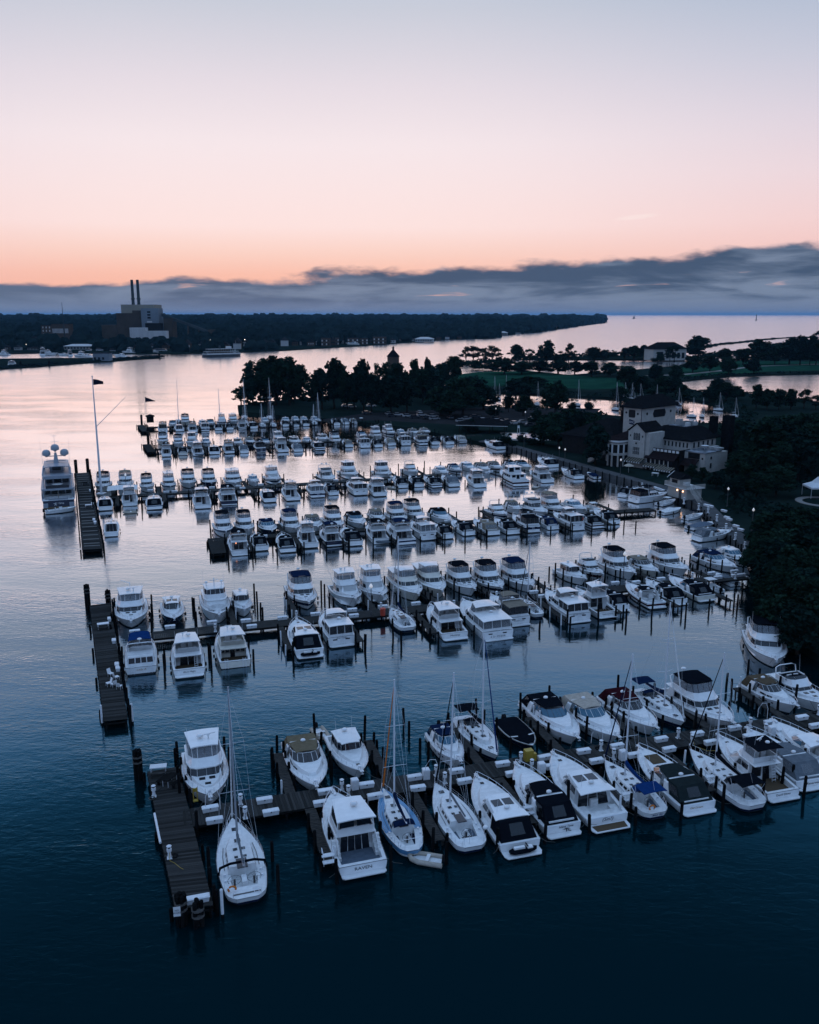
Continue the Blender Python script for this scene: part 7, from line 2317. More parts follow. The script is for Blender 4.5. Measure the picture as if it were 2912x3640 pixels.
# left portico and low tiled wings
def portico(mb):
    q = [(-8.6, 3), (-8.6, -1.6), (-7.6, -3.4), (-5.6, -4.2), (-3.9, -3.4), (-3.1, -1.6), (-3.1, 3)]
    mb.prism(q[::1] if False else list(reversed(q))[::-1], 4.3, 4.9)
pq = [(-8.6, 3), (-8.6, -1.6), (-7.6, -3.4), (-5.6, -4.2), (-3.9, -3.4), (-3.15, -1.6), (-3.15, 3)]
def shrink(q, k): return [(-5.9 + (x + 5.9) * k, -.6 + (y + .6) * k) for x, y in q]
cpart('portico_floor', 'stucco', lambda mb: mb.prism(pq, 4.3, 5.0))
cpart('portico_room', 'stucco_dark', lambda mb: mb.prism(shrink(pq, .86), G0, 7.9))
cpart('portico_frieze', 'stucco', lambda mb: mb.prism(shrink(pq, .97), 7.5, 8.0))
cpart('portico_band', 'roof_red', lambda mb: mb.prism(shrink(pq, 1.0), 8.0, 8.2))
cpart('portico_parapet', 'trim_white', lambda mb: mb.prism(shrink(pq, .98), 8.2, 8.75))
cpart('portico_roof', 'roof_red', lambda mb: mb.prism(shrink(pq, .99), 8.75, 8.95, shrink(pq, .8)))
for x, y in shrink(pq, .95)[1:6]:
    cpart('column', 'trim_white', lambda mb: mb.box(x, y, 6.25, .34, .34, 2.5))
    cpart('column', 'stucco', lambda mb: mb.box(x, y, 2.65, .4, .4, 3.3))
mb = MB()
for i in range(12):
    mb.bbox(-9.4 - i * .5, -8.8 - i * .5, -3.0, -1.2, 4.2 - i * .3, 4.5 - i * .3)
mb.loft([[(-8.7, -3.15, 4.3), (-8.7, -3.15, 5.5), (-8.7, -3.0, 5.5), (-8.7, -3.0, 4.3)], [(-15, -3.15, .9), (-15, -3.15, 2.1), (-15, -3.0, 2.1), (-15, -3.0, .9)]], True, True, True)
mb.build('stairway', 'stucco', club)
cpart('side_wing', 'stucco', lambda mb: mb.bbox(-13, -3.1, 3.2, 11.9, G0, 7.6))
cpart('side_roof', 'roof_red', lambda mb: hip(mb, -13, -3.1, 3.2, 11.9, 7.6, 10.3, .6))
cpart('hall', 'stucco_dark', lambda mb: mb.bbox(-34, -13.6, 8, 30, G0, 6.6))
cpart('hall_roof', 'roof_tile', lambda mb: hip(mb, -34, -13.6, 8, 30, 6.6, 12.2, .8))
cpart('chimney', 'roof_red', lambda mb: (mb.bbox(-21.6, -20.4, 22, 23.2, 9, 14.6), mb.bbox(-21.3, -20.7, 22.3, 22.9, 14.6, 15.6)))

# patio furniture before the clubhouse
um = empty('patio_umbrella', (62.6, 246.5, G0))
tag(um, 'pale closed patio umbrella standing on the terrace below the clubhouse', 'umbrella')
mb = MB()
mb.cyl(0, 0, 0, 2.5, .04, 5)
mb.build('pole', 'steel', um)
mb = MB()
mb.lathe(0, 0, [(1.5, 1.9), (1.1, 2.15), (.05, 2.6), (.02, 2.6), (1.0, 2.1), (1.45, 1.86)], 8)
mb.build('shade', 'canvas_beige', um)
tb_ = empty('serving_table', (68.6, 240.6, G0), -.6)
tag(tb_, 'white serving table standing in front of the clubhouse awnings', 'table')
mb = MB()
mb.bbox(-.9, .9, -.5, .5, .75, .95)
mb.build('table_top', 'trim_white', tb_)
for x in (-.8, .8):
    for y in (-.4, .4):
        mb = MB()
        mb.cyl(x, y, 0, .75, .05, 5)
        mb.build('leg', 'steel', tb_)

# ------------------------------------------------------------------ dockmaster's cottage on the quay
bh = empty('dock_house', (65.6, 210.4, 1.16), math.atan2(-.915, .40))
tag(bh, 'small two-storey quay cottage with balcony, outside stair and two lit wall lamps', 'building')
def bpart(name, m_, fn):
    mb = MB()
    fn(mb)
    return mb.build(name, m_, bh)
lw = bpart('wall', 'stucco', lambda mb: mb.bbox(-3.4, 3.4, 0, 4.6, 0, 2.6))
bpart('balcony', 'trim_white', lambda mb: mb.bbox(-3.9, 3.9, -.7, 5.2, 2.6, 2.75))
mb = MB()
for x0, x1, y0, y1 in ((-3.9, 3.9, -.7, -.62), (-3.9, -3.82, -.7, 5.2), (3.82, 3.9, -.7, 5.2)):
    mb.bbox(x0, x1, y0, y1, 3.6, 3.68)
    n = int(max(x1 - x0, y1 - y0) / .18)
    for i in range(n + 1):
        f = i / n
        mb.box(x0 + (x1 - x0) * f if x1 - x0 > 1 else (x0 + x1) / 2, y0 + (y1 - y0) * f if y1 - y0 > 1 else (y0 + y1) / 2, 3.2, .07, .07, .85)
mb.build('balustrade', 'stucco', bh)
up = bpart('upper_room', 'stucco', lambda mb: (mb.bbox(-3.2, .4, .3, 3.6, 2.75, 4.6)))
mb = MB()
prof = [(.3 - .4, 4.55), (3.6 + .4, 4.55), (1.95, 5.9)]
mb.loft([[(-3.7, y, z) for y, z in prof], [(.8, y, z) for y, z in prof]], True, True, True)
mb.build('roof', 'roof_tile', bh)
mb = MB()
for e in ((-.15, 4.5, 1.95, 5.9), (4.05, 4.5, 1.95, 5.9)):
    mb.tube([(-3.74, e[0], e[1]), (-3.74, e[2], e[3])], .1, 4)
mb.build('gable_trim', 'trim_white', bh)
mb = MB()
mb.slab([(-3.22, 2.5, 2.8), (-3.22, 1.4, 2.8), (-3.22, 1.4, 4.3), (-3.22, 2.5, 4.3)], .03)
mb.build('door', 'window_dark', bh)
mb = MB()
mb.slab(rect(fx(.28), -2.4, -.4, 3.4, 4.3), .03)
mb.build('window', 'window_dark', bh)
mb = MB()
mb.slab(rect(fx(-.01), .7, 1.6, 0, 2.1), .03)
mb.build('door', 'rub', bh)
mb = MB()
mb.bbox(1.2, 2.2, .6, 2.0, 2.75, 3.9)
mb.build('cooling_unit', 'house_pale', bh)
for x in (.2, 2.2):
    mb = MB()
    mb.box(x, -.14, 1.95, .18, .22, .26, 0, .7)
    mb.build('wall_lamp', 'lamp_warm', bh)
mb = MB()
for i in range(10): mb.bbox(3.9 + i * .32, 4.25 + i * .32, .4, 1.6, 2.45 - i * .26, 2.52 - i * .26)
for y in (.4, 1.6):
    mb.tube([(3.9, y, 2.6), (7.1, y, 0)], .06, 4)
    mb.tube([(3.9, y, 3.5), (7.1, y, .95)], .05, 4)
    for i in range(7): mb.tube([(3.9 + i * .53, y, 2.6 - i * .43), (3.9 + i * .53, y, 3.5 - i * .43)], .03, 4)
mb.build('outside_stair', 'stucco', bh)

# pool terrace
ribbon('pool_terrace', [(34.5, 322), (50.5, 322)], 22, 1.03, 'path_pale')
mb = MB()
mb.use('trim_white').loft([[(37, 314.5, 1.04), (46.5, 314.5, 1.04), (46.5, 330, 1.04), (37, 330, 1.04)], [(37, 314.5, 1.14), (46.5, 314.5, 1.14), (46.5, 330, 1.14), (37, 330, 1.14)], [(37.4, 315, 1.14), (46.1, 315, 1.14), (46.1, 329.5, 1.14), (37.4, 329.5, 1.14)]], True)
mb.use('pool_water').add([(37.4, 315, 1.1), (46.1, 315, 1.1), (46.1, 329.5, 1.1), (37.4, 329.5, 1.1)], [(0, 1, 2, 3)])
tag(mb.build('swimming_pool'), 'blue swimming pool with a pale rim beyond the quay bushes', 'pool')
chx = tag(empty('lifeguard_chair', (41.5, 331.6, 1.03)), 'tall white lifeguard chair at the back of the pool', 'chair')
mb = MB()
for x in (-.5, .5):
    for y in (-.5, .5): mb.tube([(x, y, 0), (x * .6, y * .6, 1.9)], .05, 4)
mb.build('frame', 'trim_white', chx)
mb = MB()
mb.bbox(-.4, .4, -.4, .4, 1.9, 2.0)
mb.bbox(-.4, .4, .3, .4, 2.0, 2.8)
mb.build('seat', 'trim_white', chx)
pv = empty('pavilion', (28.3, 334.4, 1.0), -.2)
tag(pv, 'open dark-roofed pavilion with pale eaves beside the swimming pool', 'pavilion')
mb = MB()
hip(mb, -9, 9, -5, 5, 3.1, 5.2, .7)
mb.build('roof', 'roof_tile', pv)
mb = MB()
for a in ((-9.75, 9.75, -5.75, -5.65), (-9.75, -9.65, -5.65, 5.7)): mb.bbox(a[0], a[1], a[2], a[3], 3.02, 3.2)
mb.build('fascia', 'trim_white', pv)
for x in (-8.5, -3, 3, 8.5):
    for y in (-4.6, 4.6):
        mb = MB()
        mb.box(x, y, 1.55, .25, .25, 3.1)
        mb.build('post', 'bark', pv)


# ------------------------------------------------------------------ marquee tents, kiosk, stone house
def tent(x, y, s_, label, closed=False):
    t = empty('marquee', (x, y, 1.0))
    tag(t, label, 'tent')
    mb = MB()
    mb.loft([[(a * s_, b * s_, 2.3) for a, b in ((-1, -1), (1, -1), (1, 1), (-1, 1))], [(a * s_, b * s_, 2.7) for a, b in ((-1, -1), (1, -1), (1, 1), (-1, 1))], [(a * s_ * .4, b * s_ * .4, 3.6) for a, b in ((-1, -1), (1, -1), (1, 1), (-1, 1))],
             [(a * .05, b * .05, 5.0) for a, b in ((-1, -1), (1, -1), (1, 1), (-1, 1))]], True, False, True)
    mb.build('tent_roof', 'tent_white', t)
    for a, b in ((-1, -1), (1, -1), (1, 1), (-1, 1)):
        mb = MB()
        mb.cyl(a * s_ * .97, b * s_ * .97, 0, 2.4, .06, 5)
        mb.build('pole', 'steel', t)


tent(100.9, 212.5, 2.6, 'white peaked marquee on the lawn at the right edge')
tent(-73.1, 451, 3.0, 'white peaked marquee under the trees on the island tip')
mb = MB()
n = 28
mb.loft([[(99.5 + r * math.cos(2 * PI * i / n), 206 + r * math.sin(2 * PI * i / n), z) for i in range(n)] for r, z in ((6.2, 1.01), (6.2, 1.12), (4.6, 1.12), (4.6, 1.01))], True)
tag(mb.build('path_ring', 'path_pale'), kind='structure')

ks = empty('tower_kiosk', (-12.1, 660, 1.0), .3)
tag(ks, 'dark octagonal tower with pyramid roof and lantern standing above the treetops', 'tower')
def ngon(r, n=8): return [(r * math.cos(2 * PI * (i + .5) / n), r * math.sin(2 * PI * (i + .5) / n)) for i in range(n)]
mb = MB()
mb.prism(ngon(4.4), 0, 13.5)
mb.build('wall', 'brick_far', ks)
mb = MB()
mb.prism(ngon(5.1), 13.5, 18.3, ngon(.9))
mb.build('roof', 'roof_tile', ks)
mb = MB()
mb.prism(ngon(.75), 18.3, 20.0)
mb.prism(ngon(1.0), 20.0, 21.3, ngon(.1))
mb.build('lantern', 'brick_far', ks)

hs = empty('stone_house', (253.2, 880, 1.0), .25)
tag(hs, 'large stone house with hipped roof and tall dark doorway by the far lagoon', 'building')
mb = MB()
mb.bbox(-18, 18, -9, 9, 0, 11)
mb.build('wall', 'stucco', hs)
mb = MB()
hip(mb, -18, 18, -9, 9, 11, 17.5, 1)
mb.build('roof', 'roof_tile', hs)
for x0, x1, z0, z1 in ((-14, -7.5, 0, 8.5), (-4, -1, 2, 7.5), (2, 5, 2, 7.5), (8, 11, 2, 7.5), (13, 16, 2, 7.5)):
    mb = MB()
    mb.slab(rect(fx(-9), x0, x1, z0, z1), .15)
    mb.build('window' if x1 - x0 < 4 else 'door', 'window_dark', hs)

# ------------------------------------------------------------------ trees
def tree_proto(seed, kind):
    rng = random.Random(seed)
    H_ = 14.0
    Wd = 10.0
    tr_ = MB()
    tr_.tube([(0, 0, -.5), (rng.uniform(-.2, .2), 0, 2.2), (rng.uniform(-.4, .4), rng.uniform(-.4, .4), 6)], .38, 7, .22)
    blobs = []
    nb = dict(o=26, s=15, b=8)[kind]
    for i in range(nb):
        a = rng.uniform(0, 2 * PI)
        if kind == 'o':
            z = rng.uniform(.24, .86) * H_
            rr = Wd / 2 * rng.uniform(.15, .95) * (1 - abs(z / H_ - .5) * 1.15)
            br = rng.choice((rng.uniform(.8, 1.4), rng.uniform(1.2, 2.3)))
        elif kind == 's':
            z = rng.uniform(.34, .9) * H_
            rr = Wd / 2 * rng.uniform(.2, .95) * (1 - abs(z / H_ - .6) * .9)
            br = rng.uniform(.6, 1.5)
        else:
            z = rng.uniform(.12, .62) * H_
            rr = Wd / 2 * rng.uniform(.1, .6)
            br = rng.uniform(2.2, 3.4)
        c = Vector((rr * math.cos(a), rr * math.sin(a), z))
        blobs.append((c, br))
        base = Vector((0, 0, rng.uniform(2.0, 4.6)))
        mid = base.lerp(c, .5) + Vector((rng.uniform(-.4, .4), rng.uniform(-.4, .4), .5))
        tr_.tube([base, mid, c], .15, 5, .04)
    top = Vector((rng.uniform(-.8, .8), rng.uniform(-.8, .8), H_ * .9))
    blobs.append((top, 1.4))
    tr_.tube([(0, 0, 5), top], .16, 5, .03)
    lf = MB()
    per = dict(o=56, s=38, b=70)[kind]
    for c, br in blobs:
        n = int(per * br / 2)
        for i in range(n):
            d = Vector((rng.gauss(0, 1), rng.gauss(0, 1), rng.gauss(0, .8))).normalized()
            p = c + d * br * (rng.uniform(.35, 1.12) if kind != 's' else rng.uniform(.2, 1.25))
            if p.z < .6: p.z = .6 + rng.random()
            for j in range(4):
                q = p + Vector((rng.uniform(-.5, .5), rng.uniform(-.5, .5), rng.uniform(-.4, .4)))
                s_ = rng.uniform(.28, .62)
                u_ = Vector((rng.gauss(0, 1), rng.gauss(0, 1), rng.gauss(0, .6))).normalized()
                w_ = u_.cross(Vector((rng.gauss(0, 1), rng.gauss(0, 1), rng.gauss(0, 1)))).normalized()
                lf.add([q - u_ * s_, q + w_ * s_ * .7, q + u_ * s_, q - w_ * s_ * .7], [(0, 1, 2, 3)])
    r = empty('tree')
    tr_.build('trunk', 'bark', r)
    lf.build('crown', 'leaf' if seed % 2 else 'leaf_dark', r)
    return r


TP = {'o': [tree_proto(i, 'o') for i in (1, 2, 3, 4, 5)], 's': [tree_proto(i, 's') for i in (11, 12, 13)], 'b': [tree_proto(i, 'b') for i in (21, 22)]}
TUSED = set()
rngt = random.Random(5)
TLOC = []


def region(x, y):
    d = math.hypot(x, y)
    a = math.degrees(math.atan2(x, y))
    if y < 232: return 'on the dark bank right of the marina'
    if a > 13 and y < 345: return 'behind the clubhouse'
    if a > 2 and y < 345: return 'between the marina and the clubhouse'
    if y < 470 and a < 1.5: return 'in the grove on the island tip'
    if y < 560: return 'around the car park and small-boat harbour' if a < 14 else 'beside the right-hand lagoon'
    if y < 800: return 'on the parkland beyond the harbour'
    return 'along the river shore of the island'


for x, y, h, w, k in TREES:
    TLOC.append((region(x, y), math.atan2(x, y), x, y, h, w, k))
TLOC.sort()
cnt = {}
for t in TLOC: cnt[t[0]] = cnt.get(t[0], 0) + 1
idx = {}
for rg_, a, x, y, h, w, k in TLOC:
    p = rngt.choice(TP[k])
    if p not in TUSED:
        TUSED.add(p)
        o = p
    else: o = copy_tree(p)
    h = max(3, min(h, 34))
    o.location = (x, y, 1.0)
    o.rotation_euler = (0, 0, rngt.uniform(0, 6.28))
    o.scale = (w / 9.0, w / 9.0, h / 14.0)
    i = idx.get(rg_, 0)
    idx[rg_] = i + 1
    kind = dict(o='dense leafy tree', s='open-branched tree', b='low rounded bush')[k]
    tag(o, '%s, %s of those %s' % (kind, nth(i, cnt[rg_]), rg_), 'tree' if k != 'b' else 'bush', 'trees ' + rg_)
for k, l in TP.items():
    for p in l:
        if p not in TUSED:
            for c in list(p.children): bpy.data.objects.remove(c)
            bpy.data.objects.remove(p)
# hedge of brush that fills the ground between the river trees
def brush(name, spots, seed, m_='leaf_dark', size=(.5, 1.0)):
    rng = random.Random(seed)
    lf = MB()
    for x, y, r, h, n in spots:
        for i in range(n):
            a, q = rng.uniform(0, 6.28), math.sqrt(rng.random())
            zz = rng.random()
            p = Vector((x + r * q * math.cos(a), y + r * q * math.sin(a), 1 + h * zz * (1 - .5 * q)))
            for j in range(3):
                c = p + Vector((rng.uniform(-.8, .8), rng.uniform(-.8, .8), rng.uniform(-.3, .5)))
                s_ = rng.uniform(*size)
                u_ = Vector((rng.gauss(0, 1), rng.gauss(0, 1), rng.gauss(0, .5))).normalized()
                w_ = u_.cross(Vector((rng.gauss(0, 1), rng.gauss(0, 1), rng.gauss(0, 1)))).normalized()
                lf.add([c - u_ * s_, c + w_ * s_ * .7, c + u_ * s_, c - w_ * s_ * .7], [(0, 1, 2, 3)])
    o = lf.build(name, m_)
    o['kind'] = 'stuff'
    return o


sp_ = []
rb = random.Random(8)
for i in range(len(SHORE_RIVER) - 1):
    a, b = Vector(SHORE_RIVER[i]), Vector(SHORE_RIVER[i + 1])
    n = max(1, int((b - a).length / 14))
    for j in range(n):
        p = a.lerp(b, (j + rb.random()) / n)
        if p.y > 420: sp_.append((p.x + rb.uniform(-4, 4), p.y - rb.uniform(3, 16), 9, rb.uniform(3, 6.5), 34))
brush('shore_brush', sp_, 4, size=(.8, 1.8))
sp_ = []
for lp, dd_ in ((HARBOUR, 5), (INLET, 6)):
    cx = sum(p[0] for p in lp) / len(lp)
    cy_ = sum(p[1] for p in lp) / len(lp)
    for i in range(len(lp)):
        a, b = Vector(lp[i]), Vector(lp[(i + 1) % len(lp)])
        n = max(1, int((b - a).length / 9))
        for j in range(n):
            p = a.lerp(b, (j + rb.random()) / n)
            d = Vector((p.x - cx, p.y - cy_)).normalized() * dd_
            sp_.append((p.x + d.x, p.y + d.y, 4, rb.uniform(.8, 2.4), 16))
brush('lagoon_brush', sp_, 5, size=(.4, .9))
sp_ = [(rb.uniform(70, 135), rb.uniform(112, 245), 5, rb.uniform(.5, 2.0), 30) for i in range(120)]
sp_ = [s_ for s_ in sp_ if s_[0] > 74 + max(0, (s_[1] - 170) * .02) and math.hypot(s_[0] - 100, s_[1] - 209) > 14 and s_[0] > (78 if s_[1] > 140 else 72)]
brush('bank_brush', sp_, 6, size=(.3, .7))

# ------------------------------------------------------------------ far shore
rf = random.Random(21)


def lump(mb, x, y, z, r, h, rng):
    n = 7
    rings = []
    for f, q in ((.95, 0), (1.05, .35), (.85, .7), (.4, .95)):
        rings.append([(x + r * f * rng.uniform(.75, 1.2) * math.cos(2 * PI * i / n), y + r * f * rng.uniform(.75, 1.2) * math.sin(2 * PI * i / n), z + h * q * rng.uniform(.9, 1.08)) for i in range(n)])
    mb.loft(rings, True, False, True)


FB = [(x, y, w) for x, y, w, h, k in FAR_BUILDINGS]


def far_clear(x, y):
    a = math.atan2(x, y)
    for bx_, by_, w in FB:
        if abs(x - bx_ * y / by_) < w * .62 + 3 and y < by_ + 12 and y > by_ - 130: return False
    if -470 < x < -320 and 1220 < y < 1420: return False
    return True


def shore_y(x_over_y):
    """distance of the far shore along a bearing"""
    best = None
    for (x0, y0), (x1, y1) in zip(FAR_LAND[:20], FAR_LAND[1:20]):
        a0, a1 = x0 / y0, x1 / y1
        if min(a0, a1) <= x_over_y <= max(a0, a1) and a0 != a1:
            f = (x_over_y - a0) / (a1 - a0)
            yy = y0 + (y1 - y0) * f
            best = yy if best is None else min(best, yy)
    return best


def head0(q): return max(0, min(1, (q - .03) / .12))


mbw = MB()
n = 0
for i in range(9000):
    q = rf.uniform(-.50, .222)
    sy = shore_y(q)
    if sy is None: continue
    f = rf.random()
    # even in the picture: distances bunch towards the shore
    near_ = 1 / sy
    far_ = 1 / (9000 if q < .1 else max(sy * 1.5, 6500))
    y = 1 / (near_ + (far_ - near_) * f)
    y = max(y, sy + 25)
    x = q * y
    if y < sy + 130 and rf.random() < .45: continue
    if not far_clear(x, y): continue
    ground = 1 + 27 * max(0, min(1, (y - sy - 150) / 2600)) * (1 - .5 * head0(q))
    head = max(0, min(1, (q - .03) / .12))
    h = rf.uniform(11, 19) * (1 + .55 * head) * (1.0 if y - sy > 250 else .8)
    if rf.random() < .12: h *= rf.uniform(1.2, 1.5)
    r = max(6, h * rf.uniform(.45, .75)) * (1 + y / 12000)
    lump(mbw, x, y, ground - 1, r, h + 1, rf)
    n += 1
tag(mbw.build('far_wood', 'leaf_far', smooth=None), kind='stuff')
mbw = MB()
for (x0, y0), (x1, y1) in zip(FAR_SPIT[:6], FAR_SPIT[1:6]):
    for j in range(26):
        f = rf.random()
        lump(mbw, x0 + (x1 - x0) * f - 4, y0 + (y1 - y0) * f + 8 + rf.uniform(0, 14) * (1 - (x0 + 350) / 420 if x0 > -350 else 1), .8, rf.uniform(1.5, 4), rf.uniform(.8, 2.6), rf)
tag(mbw.build('spit_brush', 'leaf_far'), kind='stuff')


def fb_part(r, name, m_, fn):
    mb = MB()
    fn(mb)
    return mb.build(name, m_, r)


LBL = dict(brick='dark brick tower block with pale windows, left on the far shore', brick2='long dark brick factory with a row of tall pale windows, far shore', brick3='dark windowless brick block among trees on the far shore',
           house='dark house among the trees at the far left shore', low='long low pale boathouse on the far shore', cafe='low waterside restaurant with pale terrace roof, far left shore', grey='plain grey boat shed standing on the far spit',
           flats='brown two-storey waterside flats on the far shore', gable='gabled waterside house on the far shore', pale='pale-roofed boat club building on the far waterside', long='long pale-roofed warehouse deep in the far trees')
fbs = sorted(FAR_BUILDINGS, key=lambda b: math.atan2(b[0], b[1]))
kc, ki = {}, {}
for b in fbs: kc[b[4]] = kc.get(b[4], 0) + 1
for x, y, w, h, k in fbs:
    r = empty({'long': 'warehouse', 'gable': 'house', 'house': 'house', 'flats': 'apartment_block', 'cafe': 'restaurant', 'grey': 'boat_shed', 'low': 'boathouse', 'pale': 'boat_club'}.get(k, 'brick_building'), (x, y, 1.0), rf.uniform(-.12, .12))
    i = ki.get(k, 0)
    ki[k] = i + 1
    tag(r, LBL[k] + ('' if kc[k] == 1 else ', ' + nth(i, kc[k])), 'building', 'buildings on the far shore')
    d = max(6, min(w * .6, 18))
    if k in ('brick', 'brick2', 'brick3'):
        wl = fb_part(r, 'wall', 'brick_far', lambda mb: mb.bbox(-w / 2, w / 2, 0, d, 0, h))
        fb_part(r, 'parapet', 'house_roof', lambda mb: mb.bbox(-w / 2 - .3, w / 2 + .3, -.3, d + .3, h, h + .8))
        if k == 'brick':
            for zz in (.3, .52, .72, .9):
                for xx in (-.32, 0, .32):
                    fb_part(r, 'window', 'plant_white', lambda mb: mb.slab(rect(fx(-.02), xx * w - .8, xx * w + .8, h * zz - 1.3, h * zz + 1.3), .1))
        if k == 'brick2':
            for j in range(13):
                fb_part(r, 'window', 'plant_white', lambda mb: mb.slab(rect(fx(-.02), -w / 2 + 1.2 + j * 1.9, -w / 2 + 2.3 + j * 1.9, h * .55, h * .78), .1))
    elif k == 'gable' or k == 'house':
        fb_part(r, 'wall', 'house_pale' if k == 'gable' and i % 2 else 'brick_far', lambda mb: mb.bbox(-w / 2, w / 2, 0, d, 0, h * .62))
        def rf_(mb):
            mb.loft([[(-w / 2 - .5, y_, h * .6), (w / 2 + .5, y_, h * .6), (0, y_, h)] for y_ in (-.5, d + .5)], True, True, True)
        fb_part(r, 'roof', 'house_roof', rf_)
        for xx in (-.28, .02, .3): fb_part(r, 'window', 'plant_white' if i % 3 == 0 else 'window_dark', lambda mb: mb.slab(rect(fx(-.02), xx * w - .6, xx * w + .6, h * .25, h * .45), .1))
    elif k == 'flats':
        fb_part(r, 'wall', 'brick_far', lambda mb: mb.bbox(-w / 2, w / 2, 0, d, 0, h))
        fb_part(r, 'roof', 'house_roof', lambda mb: mb.bbox(-w / 2 - .4, w / 2 + .4, -.4, d + .4, h, h + .6))
        nx = max(2, int(w / 3))
        for zz in (.22, .68):
            for j in range(nx): fb_part(r, 'window', 'window_dark' if (j + i) % 2 else 'plant_white', lambda mb: mb.slab(rect(fx(-.02), -w / 2 + (j + .25) * w / nx, -w / 2 + (j + .75) * w / nx, h * zz - 1, h * zz + 1.3), .1))
    elif k == 'long':
        fb_part(r, 'wall', 'brick_far', lambda mb: mb.bbox(-w / 2, w / 2, 0, 30, 0, h * .62))
        fb_part(r, 'roof', 'plant_white', lambda mb: mb.loft([[(-w / 2 - 1, -1, h * .62), (-w / 2 - 1, 31, h * .62), (-w / 2 - 1, 15, h)], [(w / 2 + 1, -1, h * .62), (w / 2 + 1, 31, h * .62), (w / 2 + 1, 15, h)]], True, True, True))
    else:
        fb_part(r, 'wall', 'house_pale' if k != 'grey' else 'plant_grey', lambda mb: mb.bbox(-w / 2, w / 2, 0, d, 0, h * (.6 if k != 'grey' else .92)))
        fb_part(r, 'roof', 'plant_white' if k in ('pale', 'cafe') else 'house_roof', (lambda mb: hip(mb, -w / 2, w / 2, 0, d, h * .6, h, 1.0)) if k != 'grey' else (lambda mb: mb.bbox(-w / 2 - .3, w / 2 + .3, -.3, d + .3, h * .92, h)))
        for j in range(max(2, int(w / 4))): fb_part(r, 'window', 'window_dark', lambda mb: mb.slab(rect(fx(-.02), -w / 2 + 1 + j * 4, -w / 2 + 3 + j * 4, h * .15, h * .45), .1))

# power station
ps = empty('power_station', (-405, 1342, 1.0))
tag(ps, 'old riverside power station with two dark chimneys and a sloping coal conveyor', 'power station')
PX = lambda xr: (380 + xr * .2551 - 1456) * .4235 + 405
PZ = lambda yr: max(0, 44 + (1118 - (980 + yr * .2551)) * .437)
def pblock(name, m_, x0, x1, yt, yb, y0, y1): return fb_part(ps, name, m_, lambda mb: mb.bbox((PX(x0) - 405) * (1 + y0 / 1342) + 405, (PX(x1) - 405) * (1 + y0 / 1342) + 405, y0, y1, PZ(yb), 44 + (PZ(yt) - 44) * (1 + y0 / 1342)))
pblock('boiler_house', 'plant_tan', 228, 680, 410, 1000, 30, 75)
pblock('turbine_hall', 'plant_brown', 155, 505, 522, 1000, 12, 30)
pblock('turbine_hall_step', 'plant_brown', 380, 510, 487, 522, 14, 30)
gt = pblock('grey_tower', 'plant_grey', 500, 740, 458, 1000, 4, 29.5)
pblock('service_tower', 'plant_brown', 736, 755, 475, 1000, 10, 29)
for yr in (508, 545, 583): fb_part(gt, 'louvre', 'window_dark', lambda mb: mb.slab(rect(fx(3.98), PX(575), PX(620), PZ(yr + 11), PZ(yr - 11)), .3))
fb_part(gt, 'panel', 'plant_white', lambda mb: mb.slab(rect(fx(3.98), PX(566), PX(636), PZ(646), PZ(627)), .3))
pblock('low_hall', 'plant_brown', -60, 150, 680, 1000, 14, 40)
pblock('dark_shed', 'stucco_dark', 548, 770, 655, 1000, -8, 3.8)
pblock('white_tank_house', 'plant_white', 326, 546, 713, 1000, -22, -8.2)
pblock('white_tank_house', 'plant_white', 547.5, 832, 757, 1000, -22, -8.2)
pblock('coal_silo', 'plant_brown', 808, 928, 590, 1000, 6, 30)
fb_part(ps, 'conveyor', 'stack', lambda mb: mb.loft([[(PX(750), y_, PZ(525)), (PX(1400), y_, PZ(755)), (PX(1400), y_, PZ(790)), (PX(750), y_, PZ(565))] for y_ in (12, 18)], True, True, True))
fb_part(ps, 'conveyor_head', 'plant_brown', lambda mb: mb.bbox(PX(1400), PX(1505), 8, 22, PZ(800), PZ(742)))
for xr, yr in ((1100, 690), (1250, 740)): fb_part(ps, 'trestle', 'plant_brown', lambda mb: mb.bbox(PX(xr), PX(xr) + 1.5, 13, 17, 0, PZ(yr)))
for x0, x1, xb in ((372, 410, 407), (450, 487, 484)):
    c0 = (PX((x0 + x1) / 2 + 12) - 405) * 1.039 + 405
    st = fb_part(ps, 'chimney', 'stack', lambda mb: mb.lathe(c0, 52, [(2.4, PZ(410)), (2.25, PZ(330)), (2.1, PZ(72))], 14))
    fb_part(st, 'gallery', 'stack', lambda mb: mb.lathe(c0, 52, [(2.3, PZ(336)), (3.3, PZ(334)), (3.3, PZ(322)), (2.3, PZ(320))], 14))
# lattice mast
mst = empty('radio_mast', (-520, 1345, 1))
tag(mst, 'thin radio mast beside the brick factory on the far shore', 'mast')
mb = MB()
mb.tube([(0, 0, 0), (0, 0, 62)], .9, 5, .3)
mb.build('mast_pole', 'stack', mst)

